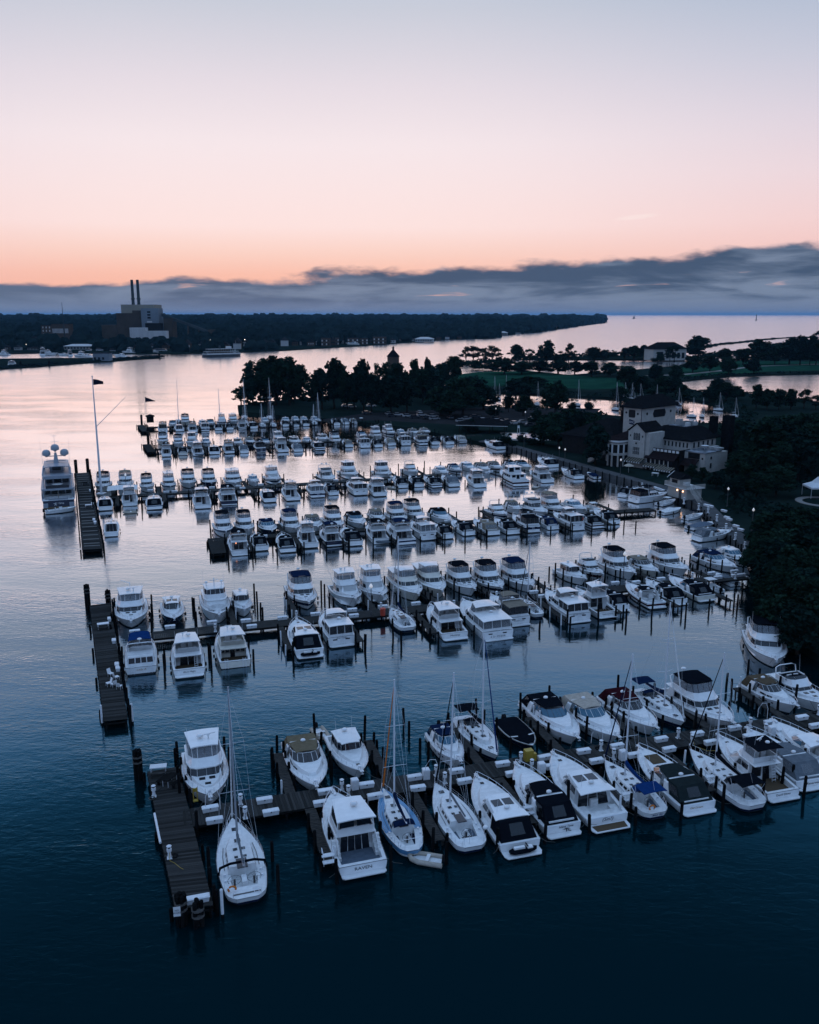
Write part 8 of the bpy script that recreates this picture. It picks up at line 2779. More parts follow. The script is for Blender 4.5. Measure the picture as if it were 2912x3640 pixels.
# excursion boat and its landing stage
fe_ = empty('excursion_boat', (-206, 974, 0), math.atan2(986.4 - 962.4, 221.3 - 191.7))
tag(fe_, 'old white two-deck excursion boat moored at the far shore', 'ship')
Lf = 46
mb = MB()
rings = []
for t in (0, .06, .2, .5, .8, .93, 1):
    w = 5.2 * (1 - abs(2 * t - 1) ** 4.0) + .15
    x = -Lf / 2 + Lf * t
    rings.append([(x, -w, 2.6), (x, -w * .9, .0), (x, 0, -.5), (x, w * .9, 0), (x, w, 2.6)])
mb.use('rub').loft(rings, True, True, True)
mb.build('hull', parent=fe_)
mb = MB()
for sg in (-1, 1): mb.bbox(-Lf * .44, Lf * .44, sg * 5.1 - .15, sg * 5.1 + .15, 2.5, 4.0)
mb.bbox(-Lf * .45, Lf * .45, -5.0, 5.0, 2.5, 2.7)
mb.build('bulwark', 'plant_white', fe_)
for k_, (z, l0, l1, w) in enumerate(((5.4, -.42, .40, 5.2), (8.2, -.36, .30, 4.9))):
    mb = MB()
    mb.bbox(l0 * Lf, l1 * Lf, -w, w, z, z + .35)
    mb.build('deck', 'house_pale', fe_)
    mb = MB()
    mb.bbox(l0 * Lf + 5, l1 * Lf - 6, -w + 1.4, w - 1.4, z - 2.7, z)
    mb.build('saloon', 'brick_far', fe_)
    mb = MB()
    for i in range(12):
        for sg in (-1, 1): mb.cyl(l0 * Lf + .5 + (l1 - l0) * Lf * i / 11.2, sg * (w - .2), z - 2.7, z, .1, 4)
    mb.build('stanchions', 'plant_white', fe_)
mb = MB()
mb.bbox(.14 * Lf, .24 * Lf, -2.4, 2.4, 8.5, 11)
mb.build('wheelhouse', 'plant_white', fe_)
mb = MB()
mb.lathe(-2, 0, [(1.1, 8.5), (1.0, 12)], 8)
mb.build('funnel', 'stack', fe_)
mb = MB()
mb.tube([(.36 * Lf, 0, 5.5), (.39 * Lf, 0, 17)], .25, 5, .1)
mb.build('mast', 'plant_white', fe_)
pr = empty('landing_stage', (-268, 980, 0), math.atan2(10, 60))
tag(pr, 'low dark landing stage reaching the excursion boat on the far shore', 'jetty')
mb = MB()
mb.bbox(-24, 26, -1.2, 1.2, .9, 1.4)
for i in range(11): mb.cyl(-23 + i * 4.8, -.9, -1, 2.0, .3, 5)
mb.build('deck', 'timber_dark', pr)
# ------------------------------------------------------------------ boats in their slips
rngb = random.Random(17)
LOOK = {
    'fb': lambda c, e: {'white': 'white flybridge yacht with hard top', 'open': 'white flybridge yacht with open bridge', 'low': 'low flybridge cruiser with white arch', 'clear': 'white flybridge yacht with clear enclosure'}.get(c, 'white flybridge yacht with %s bimini' % c),
    'sf': lambda c, e: 'tall sportfishing boat with %s' % ('clear bridge curtains' if c == 'clear' else 'dark windscreen band' if c == 'white' else 'black bimini'),
    'ex': lambda c, e: {'white': 'white express cruiser with moulded top', 'open': 'express cruiser with open cockpit'}.get(c, 'express cruiser with %s canopy' % c),
    'hc': lambda c, e: {'p': 'small pilothouse cruiser', 'fly': 'sleek yacht with twin radar domes'}.get(e, 'sleek hardtop cruiser' + (' with black cockpit cover' if c == 'black' else '')),
    'ac': lambda c, e: 'double-cabin yacht with %s' % {'clear': 'clear aft curtains', 'white': 'white hard top'}.get(c, c + ' canopy'),
    'ph': lambda c, e: 'tall yacht with enclosed bridge',
    'sl': lambda c, e: 'sailboat with %s sail cover' % c if c != 'white' else 'bare-boomed white sailboat',
    'cc': lambda c, e: 'centre-console boat with %s top' % c,
    'rb': lambda c, e: 'small boat under %s cover' % c}
HERO = {
    ('fb', 'raven'): 'white yacht RAVEN with black sliding doors, stern to the viewer by the nearest jetty', ('sl', 'race'): 'white twin-wheel racing sailboat beside the nearest cross jetty',
    ('sl', 'bluehull'): 'light blue sailboat with orange furled jib and navy canvas', ('sl', 'mast2'): 'white sailboat with stepped transom and black furled jib', ('hc', 'jet'): None,
    ('hc', 'sin'): 'white hardtop cruiser lettered (Sin!) with teak swim platform', ('ex', 'palm'): 'express cruiser with a black palm emblem on its transom', ('sl', 'ring'): 'sailboat with bright blue canvas and orange horseshoe buoy at stern',
    ('sf', 'devil'): 'fishing yacht lettered Devil Diver with a white life ring', ('ex', 'rese'): 'express cruiser with grey cockpit enclosure lettered Reserved', ('rb', 'w'): 'dark boat under a black cover with white patches and tan gunwale',
    ('fb', 'ladya'): 'yacht Lady A with blue bridge cover and tall windowed stern', ('fb', 'magic'): 'white yacht Black Magic with white hard top and dark doors', ('fb', 'trawl'): 'cream trawler yacht with open bridge at the second jetty',
    ('ph', 'tarp'): 'tall white yacht with shrouded tender on its foredeck', ('fb', 'mustang'): 'white yacht lettered Mustang, stern out at the second pier', ('ac', 'major'): 'large old cruiser lettered 6 G~ MAJOR across its stern',
    ('ac', 'coastal'): 'double-cabin yacht Coastal Livin with tan canopy', ('sf', 'paradox'): 'fishing yacht lettered PARADOX with clear bridge curtains', ('ac', 'grad'): 'double-cabin yacht lettered Grand Finale at the second pier',
    ('ac', 'ava'): 'double-cabin yacht lettered Ava Helen at the second pier', ('fb', 'lit'): 'black-topped yacht with a glowing cabin window at the third pier', ('fb', 'tarp'): 'yacht with tan bimini beside a flat pale tarp, fourth pier',
    ('ac', 'flag'): 'white double-cabin yacht flying a red ensign, third pier'}
MASTS_H = {('race', 1): 16.6, ('bluehull', 1): 14.3, ('mast2', 1): 14.4, ('ring', 1): 13.7}
SLM = {(1, 'navy', 'fol'): 13.4, (1, 'black', 'fol', 'B'): 12.9, (1, 'black', 'fol', 'S'): 16.6, (2, 'navy', 'plain'): 12.9, (2, 'black', 'plain'): 11.2}
FAC = {'S': .83, 'B': .87, 'X': .85}
rowsorted = {}
for i, b in enumerate(BOATS): rowsorted.setdefault((b[0], b[1]), []).append((w2g(b[6], b[7])[0], i))
order = {}
for k, l in rowsorted.items():
    l.sort()
    for j, (u, i) in enumerate(l): order[i] = (j, len(l))
PN = {1: 'nearest pier', 2: 'second pier', 3: 'third pier', 4: 'fourth pier', 5: 'fifth pier', 6: 'farthest pier'}
for i, (row, side, kind, L, cv, ex, x, y, rot) in enumerate(BOATS):
    f = FAC[side]
    mh = None
    if kind == 'sl':
        mh = MASTS_H.get((ex, row)) or SLM.get((row, cv, ex)) or SLM.get((row, cv, ex, side))
        mh = mh / f if mh else None
    VAR['v'] = 0 if ex or kind == 'sl' else (i * 7) % 19 if row > 1 else 0
    o = make_boat(kind, L, cv, ex, x, y, rot + rngb.uniform(-1.2, 1.2) * (1 if row < 3 else 2), row <= 2, rngb, mh)
    o.scale = [c * f * ((1.23 if kind != 'sl' else 1.16) if q == 0 else 1) for q, c in enumerate(o.scale)]
    lab = HERO.get((kind, ex))
    if lab is None or (kind, ex) == ('ac', 'b'):
        j, n = order[i]
        lab = '%s, %s %s on %s' % (LOOK[kind](cv, ex), nth(j, n), 'bow-on boat' if side == 'B' else 'stern-on boat', PN[row])
    tag(o, lab, CATB[kind], ('bow-on boats at the ' if side == 'B' else 'stern-on boats at the ') + PN[row])

VAR['v'] = 0
SL = ['sleek hardtop cruiser angled along the boardwalk below the swimming pool', 'large cruiser with black cockpit cover below the dark trees by the seawall', 'express cruiser with black canopy moored off the clubhouse seawall',
      'small open runabout nearest the clubhouse seawall', 'old cabin cruiser with black canopy lying side-on by the quay cottage', 'small white fishing boat side-on below the quay cottage', 'low white boat under a peaked white cover beside the quay',
      'dark-topped small cruiser behind the side-on cabin cruiser', 'runabout under a grey-blue tarpaulin at the quay walk', 'white express cruiser lying side-on below the quay walk', 'small dark-topped open boat beside the quay walk',
      'white flybridge yacht alone by the dark right bank']
for (row, side, kind, L, cv, ex, x, y, rot), lab in zip(SIDE_BOATS, SL):
    o = make_boat(kind, L, cv, ex, x, y, rot, False, rngb)
    o.scale = [c * .85 * (1.2 if q == 0 else 1) for q, c in enumerate(o.scale)]
    tag(o, lab, CATB[kind], 'boats along the landward quay')


# ------------------------------------------------------------------ the big yacht at the outer jetty
def big_yacht():
    """tri-deck yacht seen from astern"""
    L, B = 37.0, 7.6
    r = empty('big_yacht')
    H = Hull(L, B, 2.6, 4.6)
    H.build(r, 'hull_navy')
    H.deck(r, .12, 1.9, .5)
    H.rub(r, 'steel', .06)
    mb = MB()
    for sg in (1, -1):
        mb.slab([(sg * H.hb(.02) * 1.0, -L * .48, 2.4), (sg * H.hb(.3), -L * .2, 2.6), (sg * H.hb(.3), -L * .2, 3.9), (sg * H.hb(.1), -L * .40, 3.9)][::sg], .12)
    mb.build('bulwark', 'yacht_shade_grey', r)
    d1 = Fru(plan([(-.30 * L, 3.2), (.18 * L, 3.1), (.28 * L, 2.0)]), 2.5, plan([(-.30 * L, 3.2), (.17 * L, 3.0), (.25 * L, 1.9)]), 5.0)
    c1 = MB()
    d1.solid(c1)
    c1 = c1.build('main_saloon', 'yacht_shade_grey', r)
    windows(r, d1, [(5, .05, .22, .05, .85), (5, .26, .48, .05, .85), (5, .52, .74, .05, .85), (5, .78, .95, .05, .85), (0, .05, .3, .4, .85), (0, .35, .6, .4, .85), (0, .65, .95, .4, .85), (4, .05, .3, .4, .85), (4, .4, .9, .4, .85)], True, parent=c1)
    def deckplate(y0, y1, w, z, t=.28):
        mb = MB()
        mb.prism([(-w * .93, y0), (w * .93, y0), (w, y0 + 1.2), (w, y1 - 5), (w * .6, y1), (-w * .6, y1), (-w, y1 - 5), (-w, y0 + 1.2)], z, z + t)
        return mb.build('deck_plate', 'yacht_shade_grey', r)
    deckplate(-.43 * L, .26 * L, 3.75, 5.0, .55)
    d2 = Fru(plan([(-.22 * L, 2.9), (.08 * L, 2.8), (.16 * L, 1.8)]), 5.5, plan([(-.22 * L, 2.8), (.05 * L, 2.6), (.11 * L, 1.6)]), 7.9)
    c2 = MB()
    d2.solid(c2)
    c2 = c2.build('bridge_saloon', 'yacht_shade_grey', r)
    windows(r, d2, [(5, .05, .3, .02, .9), (5, .36, .64, .02, .9), (5, .7, .95, .02, .9), (0, .05, .45, .35, .85), (0, .5, .95, .35, .85), (4, .05, .45, .35, .85), (1, .05, .95, .4, .9), (2, .02, .98, .4, .9), (3, .05, .95, .4, .9)], True, parent=c2)
    deckplate(-.36 * L, .12 * L, 3.35, 7.9, .9)
    mb = MB()
    for sg in (1, -1):
        mb.tube([(sg * 3.2, -.40 * L, 5.5), (sg * 3.1, -.33 * L, 7.9)], .14, 5)
        mb.tube([(sg * 3.3, -.42 * L, 2.6), (sg * 3.3, -.40 * L, 5.0)], .16, 5)
    mb.build('deck_pillars', 'yacht_shade_grey', r)
    d3 = Fru(plan([(-.16 * L, 1.6), (-.02 * L, 1.9), (.04 * L, 1.2)]), 8.8, plan([(-.16 * L, 1.6), (-.03 * L, 1.8), (.01 * L, 1.1)]), 10.9)
    c3 = MB()
    d3.solid(c3)
    c3 = c3.build('sun_deck_house', 'yacht_shade_grey', r)
    windows(r, d3, [(5, .2, .8, .1, .85)], True, parent=c3)
    mb = MB()
    for sg in (1, -1):
        mb.tube([(sg * 3.2, -.30 * L, 8.8), (sg * 2.9, -.22 * L, 10.9)], .22, 5)
        mb.tube([(sg * 3.0, -.04 * L, 8.8), (sg * 2.6, -.06 * L, 10.9)], .22, 5)
    mb.build('top_pillars', 'yacht_shade_grey', r)
    mb = MB()
    canopy(mb, -.27 * L, .02 * L, 2.9, 10.9, .35, .22)
    mb.build('hardtop', 'yacht_shade_grey', r, smooth=40)
    mb = MB()
    mb.loft([[(-.6, -.14 * L, 11.1), (.6, -.14 * L, 11.1), (.6, -.05 * L, 11.1), (-.6, -.05 * L, 11.1)], [(-.25, -.12 * L, 14.2), (.25, -.12 * L, 14.2), (.25, -.09 * L, 14.2), (-.25, -.09 * L, 14.2)]], True, True, True)
    mb.box(0, -.11 * L, 11.7, 4.6, .5, .2)
    mb.box(0, -.11 * L, 13.2, 4.4, .5, .2)
    mb.build('radar_mast', 'yacht_shade_grey', r)
    for x, z in ((-2.1, 14.3), (2.1, 14.3), (0, 15.9)):
        mb = MB()
        mb.cyl(x, -.11 * L, z - 1.3, z - .6, .3, 8)
        mb.lathe(x, -.11 * L, [(.5, z - 1.0), (.98, z - .75), (1.0, z), (.85, z + .55), (.5, z + .88), (.02, z + 1.0)], 14)
        mb.build('satellite_dome', 'yacht_shade_grey', r, smooth=50)
    mb = MB()
    mb.tube([(0, -.10 * L, 14), (0, -.10 * L, 20)], .07, 5, .03)
    mb.box(0, -.10 * L, 17.6, 2.0, .08, .08)
    mb.box(0, -.10 * L, 19.4, 1.3, .08, .08)
    mb.build('signal_mast', 'steel', r)
    mb = MB()
    for sg in (-1, 1): mb.tube([(sg * 3.0, -.1 * L, 8.8), (sg * 3.4, -.14 * L, 19)], .04, 4, .015)
    mb.build('antenna', 'pvc_white', r)
    # stern: stairs, rail, table and name
    for sg in (1, -1):
        mb = MB()
        for q in range(7): mb.bbox(sg * 2.9 - .55, sg * 2.9 + .55, -L / 2 - .9 + q * .34, -L / 2 - .55 + q * .34, .5, .9 + q * .3)
        mb.build('stern_stair', 'yacht_shade_grey', r)
    mb = MB()
    mb.bbox(-3.3, 3.3, -L / 2 - 1.5, -L / 2 + .1, .45, .7)
    mb.build('swim_platform', 'teak', r)
    mb = MB()
    mb.tube([(-2.1, -L / 2 + .55, 2.6), (-2.1, -L / 2 + .55, 3.5), (2.1, -L / 2 + .55, 3.5), (2.1, -L / 2 + .55, 2.6)], .06, 5)
    mb.bbox(-2.2, 2.2, -L / 2 + .45, -L / 2 + .65, 2.55, 3.1)
    mb.build('stern_rail', 'yacht_shade_grey', r)
    mb = MB()
    mb.lathe(0, -.35 * L, [(.1, 5.55), (.1, 6.2), (1.3, 6.25), (1.3, 6.32), (.02, 6.33)], 14)
    mb.build('round_table', 'canvas_white', r)
    mb = MB()
    mb.bbox(-2.6, 2.6, -.42 * L, -.418 * L, 5.55, 6.4)
    mb.build('deck_rail', 'glass', r)
    mb = MB()
    mb.tube([(0, -L / 2 + .4, 3.1), (0, -L / 2 - .6, 5.2)], .05, 4)
    mb.use('canvas_tan').slab([(0, -L / 2 - .2, 4.0), (0, -L / 2 - .55, 5.0), (.14, -L / 2 - .5, 4.3), (.1, -L / 2 - .2, 3.4)], .04)
    mb.build('ensign', parent=r)
    text('boat_name', 'Qing', .62, 'lettering_white', r, (.55, H.y(0, 1.6) - .04, 1.65), (R(90) - .14, 0, 0), .01)
    mb = MB()
    yy = H.y(0, 1.6) - .06
    for p in ([(-1.0, .9), (-.6, 1.9)], [(-1.15, 1.6), (-.3, 1.75)], [(-.9, 1.3), (-.4, 1.3)], [(-.75, 1.3), (-.5, .85)], [(-.5, .85), (-.2, .85)]):
        (x0, z0), (x1, z1) = p
        mb.tube([(x0, yy, z0), (x1, yy, z1)], .05, 4)
    mb.build('name_emblem', 'lettering_white', r)
    return tag(r, 'big tri-deck motor yacht with three satellite domes at the outer jetty', 'yacht')


by = big_yacht()
a21 = R(21.3)
hx_, hy_ = -math.sin(a21), math.cos(a21)
by.location = (-83.2 + hx_ * 18.5, 202.9 + hy_ * 18.5, 0)
by.rotation_euler = (0, 0, a21)
by.scale = (1, 1, .8)
o = make_boat('cc', 7, 'white', '', -81.2, 198.9, 21.3 - 84, False, rngb)
for c in list(o.children):
    if c.name.startswith(('t_top', 'top_posts')): bpy.data.objects.remove(c)
tag(o, 'white open tender lying across the stern of the big yacht', 'tender')
tn = make_boat('hc', 11.5, 'white', 'side', *[0, 0], 17.3, False, rngb)
ex_ = (-62.0, 176.5)
tn.location = (ex_[0] + -math.sin(R(17.3)) * 4.7, ex_[1] + math.cos(R(17.3)) * 4.7, 0)
tn.scale = [c * .85 for c in tn.scale]
tag(tn, 'white coupe with a wide dark rear window beside the outer jetty', 'motorboat')


def tender(x, y, rz, label):
    t = empty('dinghy', (x, y, .18), R(rz))
    tag(t, label, 'dinghy')
    mb = MB()
    mb.tube([(.62, -1.5, 0), (.62, .5, 0), (.45, 1.15, .08), (0, 1.5, .14), (-.45, 1.15, .08), (-.62, .5, 0), (-.62, -1.5, 0)], .21, 8)
    mb.build('inflated_tube', 'canvas_beige', t, smooth=50)
    mb = MB()
    mb.add([(.5, -1.35, -.05), (.5, .6, -.05), (0, 1.25, 0), (-.5, .6, -.05), (-.5, -1.35, -.05)], [(0, 1, 2, 3, 4)])
    mb.bbox(-.5, .5, -.3, 0, .1, .18)
    mb.build('floor', 'deck_white', t)
    mb = MB()
    mb.box(0, -1.55, .35, .32, .35, .55, 0, .8)
    mb.build('outboard_motor', 'rubber', t)
    return t


for x, y, rz, l in ((1.4, 65.6, 75, 'white dinghy tied across the stern of the light blue sailboat'), (33.4, 228.4, 150, 'white dinghy floating between two pale yachts at the fourth pier'),
                    (-64.9, 198.3, 115, 'small white whaler lying across a flybridge stern beside the outer jetty'), (4.7, 89.6, 250, 'dinghy hanging behind the black-canopied sailboat on the nearest pier'),
                    (-9.7, 88.2, 205, 'grey dinghy at the stern of the pilothouse cruiser on the nearest pier'), (-4.5, 227.6, 60, 'pale dinghy beside the black-covered cruiser at the fourth pier')):
    tender(x, y, rz, l)

# ------------------------------------------------------------------ mooring piles
pm_ = {}
for w in (False, True):
    mb = MB()
    mb.lathe(0, 0, [(.15, -1.6), (.15, .6), (.14, .97), (.12, 1.0)], 8)
    pm_[w] = mb.build('mooring_pile', 'pile_wood' if not w else 'pvc_white')
base_used = {False: False, True: False}
rest = MB()
JN = {1: 'nearest', 2: 'second', 3: 'third', 4: 'ribbed', 5: 'fifth', 6: 'farthest'}
groups_ = {}
for p in PILES[:296]:
    x, y, top, k, white = p[:5]
    if len(p) > 5: key = (k, p[5])
    else:
        bi = min((i for i, b in enumerate(BOATS) if b[0] == k), key=lambda i: abs(w2g(BOATS[i][6], BOATS[i][7])[0] - w2g(x, y)[0]) + abs(w2g(BOATS[i][6], BOATS[i][7])[1] - w2g(x, y)[1]) * .6)
        key = (bi, w2g(x, y)[0] > w2g(BOATS[bi][6], BOATS[bi][7])[0], white)
    groups_.setdefault(key, []).append(p)
PLAB = {}
for key, l in groups_.items():
    if len(key) == 2:
        for r_, p in enumerate(sorted(l, key=lambda p: p[6])):
            PLAB[id(p)] = 'dark pile on the %s side of %s cross jetty, %s from far end' % (key[1], JN[key[0]], ORD[r_ + 1])
    else:
        b = BOATS[key[0]]
        vc = PIERS[b[0]]['vc'](w2g(b[6], b[7])[0])
        for r_, p in enumerate(sorted(l, key=lambda p: abs(w2g(p[0], p[1])[1] - vc))):
            PLAB[id(p)] = '%s %s of %s %s boat, %s, %s out' % ('white post' if key[2] else 'dark pile', 'right' if key[1] else 'left', nth(*order[key[0]]), 'bow-on' if b[1] == 'B' else 'stern-on', PN[b[0]], ORD[r_ + 1])
for i, pl in enumerate(PILES):
    x, y, top, k, white = pl[:5]
    if i < 296:
        if not base_used[white]:
            base_used[white] = True
            o = pm_[white]
        else:
            o = pm_[white].copy()
            COL.objects.link(o)
        o.location = (x, y, 0)
        o.scale = (1, 1, top) if not white else (.7, .7, top)
        o.rotation_euler = (R(rngp.uniform(-2.2, 2.2)), R(rngp.uniform(-2.2, 2.2)), rngp.uniform(0, 6))
        tag(o, PLAB[id(pl)], 'mooring pile', ('white posts' if white else 'dark piles') + ' at the ' + PN[k])
    else:
        rest.lathe(x, y, [(.15, -1.6), (.14, top * .97), (.12, top)], 6)
tag(rest.build('distant_piles', 'pile_wood'), kind='stuff')


def dolphin(x, y, h, n, label):
    d = empty('pile_cluster', (x, y, 0))
    tag(d, label, 'piles')
    base = None
    for i in range(n):
        a = 2 * PI * i / max(1, n - 1)
        rr = .3 if i else 0
        mb = MB()
        mb.lathe(rr * math.cos(a), rr * math.sin(a), [(.17, -1.6), (.16, h - .03), (.13, h + (0 if i else .12))], 7)
        mb.build('pile', 'pile_wood', d)
    mb = MB()
    mb.lathe(0, 0, [(.5, h - .75), (.5, h - .6)], 10)
    mb.lathe(0, 0, [(.5, h - 1.3), (.5, h - 1.15)], 10)
    mb.build('binding', 'rope', d)


t1, t2, t4 = THEADS[1], THEADS[2], THEADS[4]
dolphin(-26.9, 79.0, 3.1, 7, 'bound cluster of dark piles at the far corner of the nearest jetty')
dolphin(-17.2, 57.7, 2.6, 7, 'bound pile cluster with a small white sign at the nearest jetty tip')
dolphin(-15.9, 57.5, 2.2, 4, 'smaller pile cluster under the white box at the nearest jetty tip')
dolphin(-50.8, 131.6, 3.6, 7, 'bound cluster of dark piles at the far end of the second jetty')
dolphin(-47.7, 132.0, 2.6, 4, 'smaller pile cluster at the far end of the second jetty')
dolphin(-95.2, 246.4, 4.6, 7, 'left pile cluster at the far end of the long ribbed jetty')
dolphin(-92.2, 247.4, 4.8, 7, 'right pile cluster at the far end of the long ribbed jetty')
dolphin(-93.5, 311.0, 5.0, 7, 'pile cluster at the outer end of the fifth pier')
dolphin(-112.4, 366.5, 4.0, 5, 'pile cluster beside the small flag on the farthest jetty')
sg_ = empty('notice_sign', (-17.35, 57.12, 1.55), .2)
tag(sg_, 'small white NO WAKE notice fixed to the nearest pile cluster', 'sign')
mb = MB()
mb.bbox(-.26, .26, -.03, 0, -.4, .4)
mb.build('sign_board', 'trim_white', sg_)
text('sign_letters', 'NO\nWAKE', .2, 'lettering', sg_, (0, -.04, .0), (R(90), 0, 0), .004)


# ------------------------------------------------------------------ dock boxes, pedestals and other fittings
def dbox(name='dock_box'):
    r = empty(name)
    mb = MB()
    mb.loft([[(-.68, -.22, 0), (.68, -.22, 0), (.68, .22, 0), (-.68, .22, 0)], [(-.72, -.25, .38), (.72, -.25, .38), (.72, .25, .38), (-.72, .25, .38)]], True, True, True)
    mb.build('chest', 'box_white', r)
    mb = MB()
    mb.loft([[(-.75, -.28, .382), (.75, -.28, .382), (.75, .28, .382), (-.75, .28, .382)], [(-.75, -.28, .42), (.75, -.28, .42), (.75, .28, .42), (-.75, .28, .42)], [(-.68, -.2, .48), (.68, -.2, .48), (.68, .22, .50), (-.68, .22, .50)]], True, True, True)
    mb.build('lid', 'box_white', r)
    mb = MB()
    mb.bbox(-.06, .06, -.31, -.26, .31, .42)
    mb.build('latch', 'rub', r)
    return r


def tallbox():
    r = empty('storage_locker')
    mb = MB()
    mb.bbox(-.33, .33, -.3, .3, 0, .95)
    mb.build('body', 'box_white', r)
    mb = MB()
    mb.loft([[(-.36, -.33, .95), (.36, -.33, .95), (.36, .33, .95), (-.36, .33, .95)], [(-.3, -.27, 1.05), (.3, -.27, 1.05), (.3, .27, 1.05), (-.3, .27, 1.05)]], True, True, True)
    mb.build('lid', 'box_white', r)
    return r


def pedestal():
    r = empty('power_pedestal')
    mb = MB()
    mb.box(0, 0, .03, .42, .42, .06)
    mb.lathe(0, 0, [(.17, .06), (.12, .5), (.12, .62), (.2, .64), (.2, .9), (.14, .92)], 8)
    mb.build('post', 'pvc_white', r)
    mb = MB()
    mb.lathe(0, 0, [(.12, .92), (.12, 1.08), (.02, 1.085)], 8)
    mb.build('light_band', 'vinyl_dark', r)
    mb = MB()
    mb.lathe(0, 0, [(.2, 1.09), (.22, 1.13), (.12, 1.2), (.02, 1.23)], 8)
    mb.build('cap', 'pvc_white', r)
    return r


def spread(maker, spots, z, rot, labf, cat, grp, scale=1.0):
    spots = sorted(spots, key=lambda p: w2g(*p)[0])
    base = maker()
    for i, (x, y) in enumerate(spots):
        o = base if i == 0 else copy_tree(base)
        o.location = (x, y, z)
        o.rotation_euler = (0, 0, rot + rngb.uniform(-.05, .05))
        o.scale = (scale, scale, scale)
        tag(o, labf(i, len(spots)), cat, grp)
    return base


spread(dbox, DOCK_BOXES, DZ, GA, lambda i, n: 'white dock box, %s of those along the nearest pier' % nth(i, n), 'dock box', 'dock boxes on the nearest pier')
spread(tallbox, TALL_BOXES, DZ, GA, lambda i, n: 'tall white locker on the nearest pier, %s' % nth(i, n), 'locker', 'lockers on the nearest pier')
spread(pedestal, PEDESTALS, DZ, GA, lambda i, n: 'white power pedestal on the nearest pier or its jetty, %s' % nth(i, n), 'power pedestal', 'power pedestals on the nearest pier')
spread(dbox, DOCK_BOXES_TWO, DZ, GA, lambda i, n: 'white dock box, %s of those along the second pier' % nth(i, n), 'dock box', 'dock boxes on the second pier')
ped2 = [g2w(u, 120.6 + (i % 2) * 2.2) for i, u in enumerate((8, 20, 27, 33, 44, 52, 61, 70, 79, 88, 95))]
spread(pedestal, ped2, DZ, GA, lambda i, n: 'white power pedestal on the second pier, %s' % nth(i, n), 'power pedestal', 'power pedestals on the second pier')
spread(dbox, DOCK_BOXES_FOUR, DZ, GA, lambda i, n: 'white dock box, %s of those along the fourth pier' % nth(i, n), 'dock box', 'dock boxes on the fourth pier')
db3 = [g2w(u, PIERS[3]['vc'](u) + (-1.0 if i % 2 else 1.0)) for i, u in enumerate((16, 22, 31, 40, 46, 55, 62, 70, 78, 88, 97))]
spread(dbox, db3, DZ, GA, lambda i, n: 'white dock box between the yachts on the third pier, %s' % nth(i, n), 'dock box', 'dock boxes on the third pier')
spread(dbox, QUAY_BOXES, 1.17, -1.05, lambda i, n: 'white dock box on the quay walk, %s' % nth(i, n), 'dock box', 'dock boxes on the quay walk')
spread(pedestal, QUAY_PEDESTALS, 1.17, -1.05, lambda i, n: 'white power pedestal on the quay walk, %s' % nth(i, n), 'power pedestal', 'power pedestals on the quay walk', 1.25)
o = dbox()
o.location = (-16.35, 58.95, DZ)
o.scale = (1.35, 1, 1)
o.rotation_euler = (0, 0, GA)
tag(o, 'long white box across the tip of the nearest jetty', 'dock box')
yb = empty('yellow_cabinet', (12.0, 80.7, DZ), GA)
tag(yb, 'yellow cabinet standing beside the black-covered boat on the nearest pier', 'cabinet')
mb = MB()
mb.bbox(-.42, .42, -.32, .32, .08, 1.25)
mb.build('body', 'yellow_paint', yb)
mb = MB()
mb.bbox(-.36, .36, -.345, -.325, .2, 1.15)
mb.bbox(.5, .82, -.2, .2, 0, .8)
mb.build('door', 'yellow_paint', yb)
ycl = empty('yellow_cart', (-20.0, 73.2, DZ), .3)
tag(ycl, 'yellow hand cart on the nearest jetty by the corner of the pier', 'cart')
mb = MB()
mb.tube([(0, 0, .1), (0, .1, 1.3)], .05, 4)
mb.tube([(.35, 0, .1), (.35, .1, 1.3)], .05, 4)
mb.bbox(-.05, .4, -.3, .1, .08, .16)
mb.bbox(-.05, .4, .05, .12, .9, 1.25)
mb.build('frame', 'yellow_paint', ycl)
rb_ = empty('red_bin', (-4.0, 124.6, DZ), GA)
tag(rb_, 'bright red bin on the second pier behind the small sailboat', 'bin')
mb = MB()
mb.lathe(0, 0, [(.36, 0), (.42, 1.0), (.42, 1.02)], 10)
mb.build('bin_body', 'red_paint', rb_)
mb = MB()
mb.lathe(0, 0, [(.44, 1.02), (.44, 1.1), (.2, 1.2), (.02, 1.22)], 10)
mb.build('lid', 'red_paint', rb_)
# hoses arching from the pedestals
for i, (u, v, l) in enumerate(((3.9, 73.6, 'beside the racing sailboat'), (24.6, 73.0, 'behind the white stepped-stern sailboat'), (43.1, 74.2, 'between the pale canopied cruisers'), (63.6, 74.2, 'near the brown-canopied cruiser'))):
    x, y = g2w(u, v)
    mb = MB()
    mb.tube([(-.7, 0, .6), (-.65, 0, 1.6), (-.2, 0, 2.2), (.35, 0, 2.1), (.6, 0, 1.4), (.62, 0, .1)], .03, 5)
    o = mb.build('shore_hose', 'pvc_white')
    o.location = (x, y, DZ)
    o.rotation_euler = (0, 0, GA)
    tag(o, 'white arching shore hose ' + l, 'hose', 'arching hoses on the nearest pier')
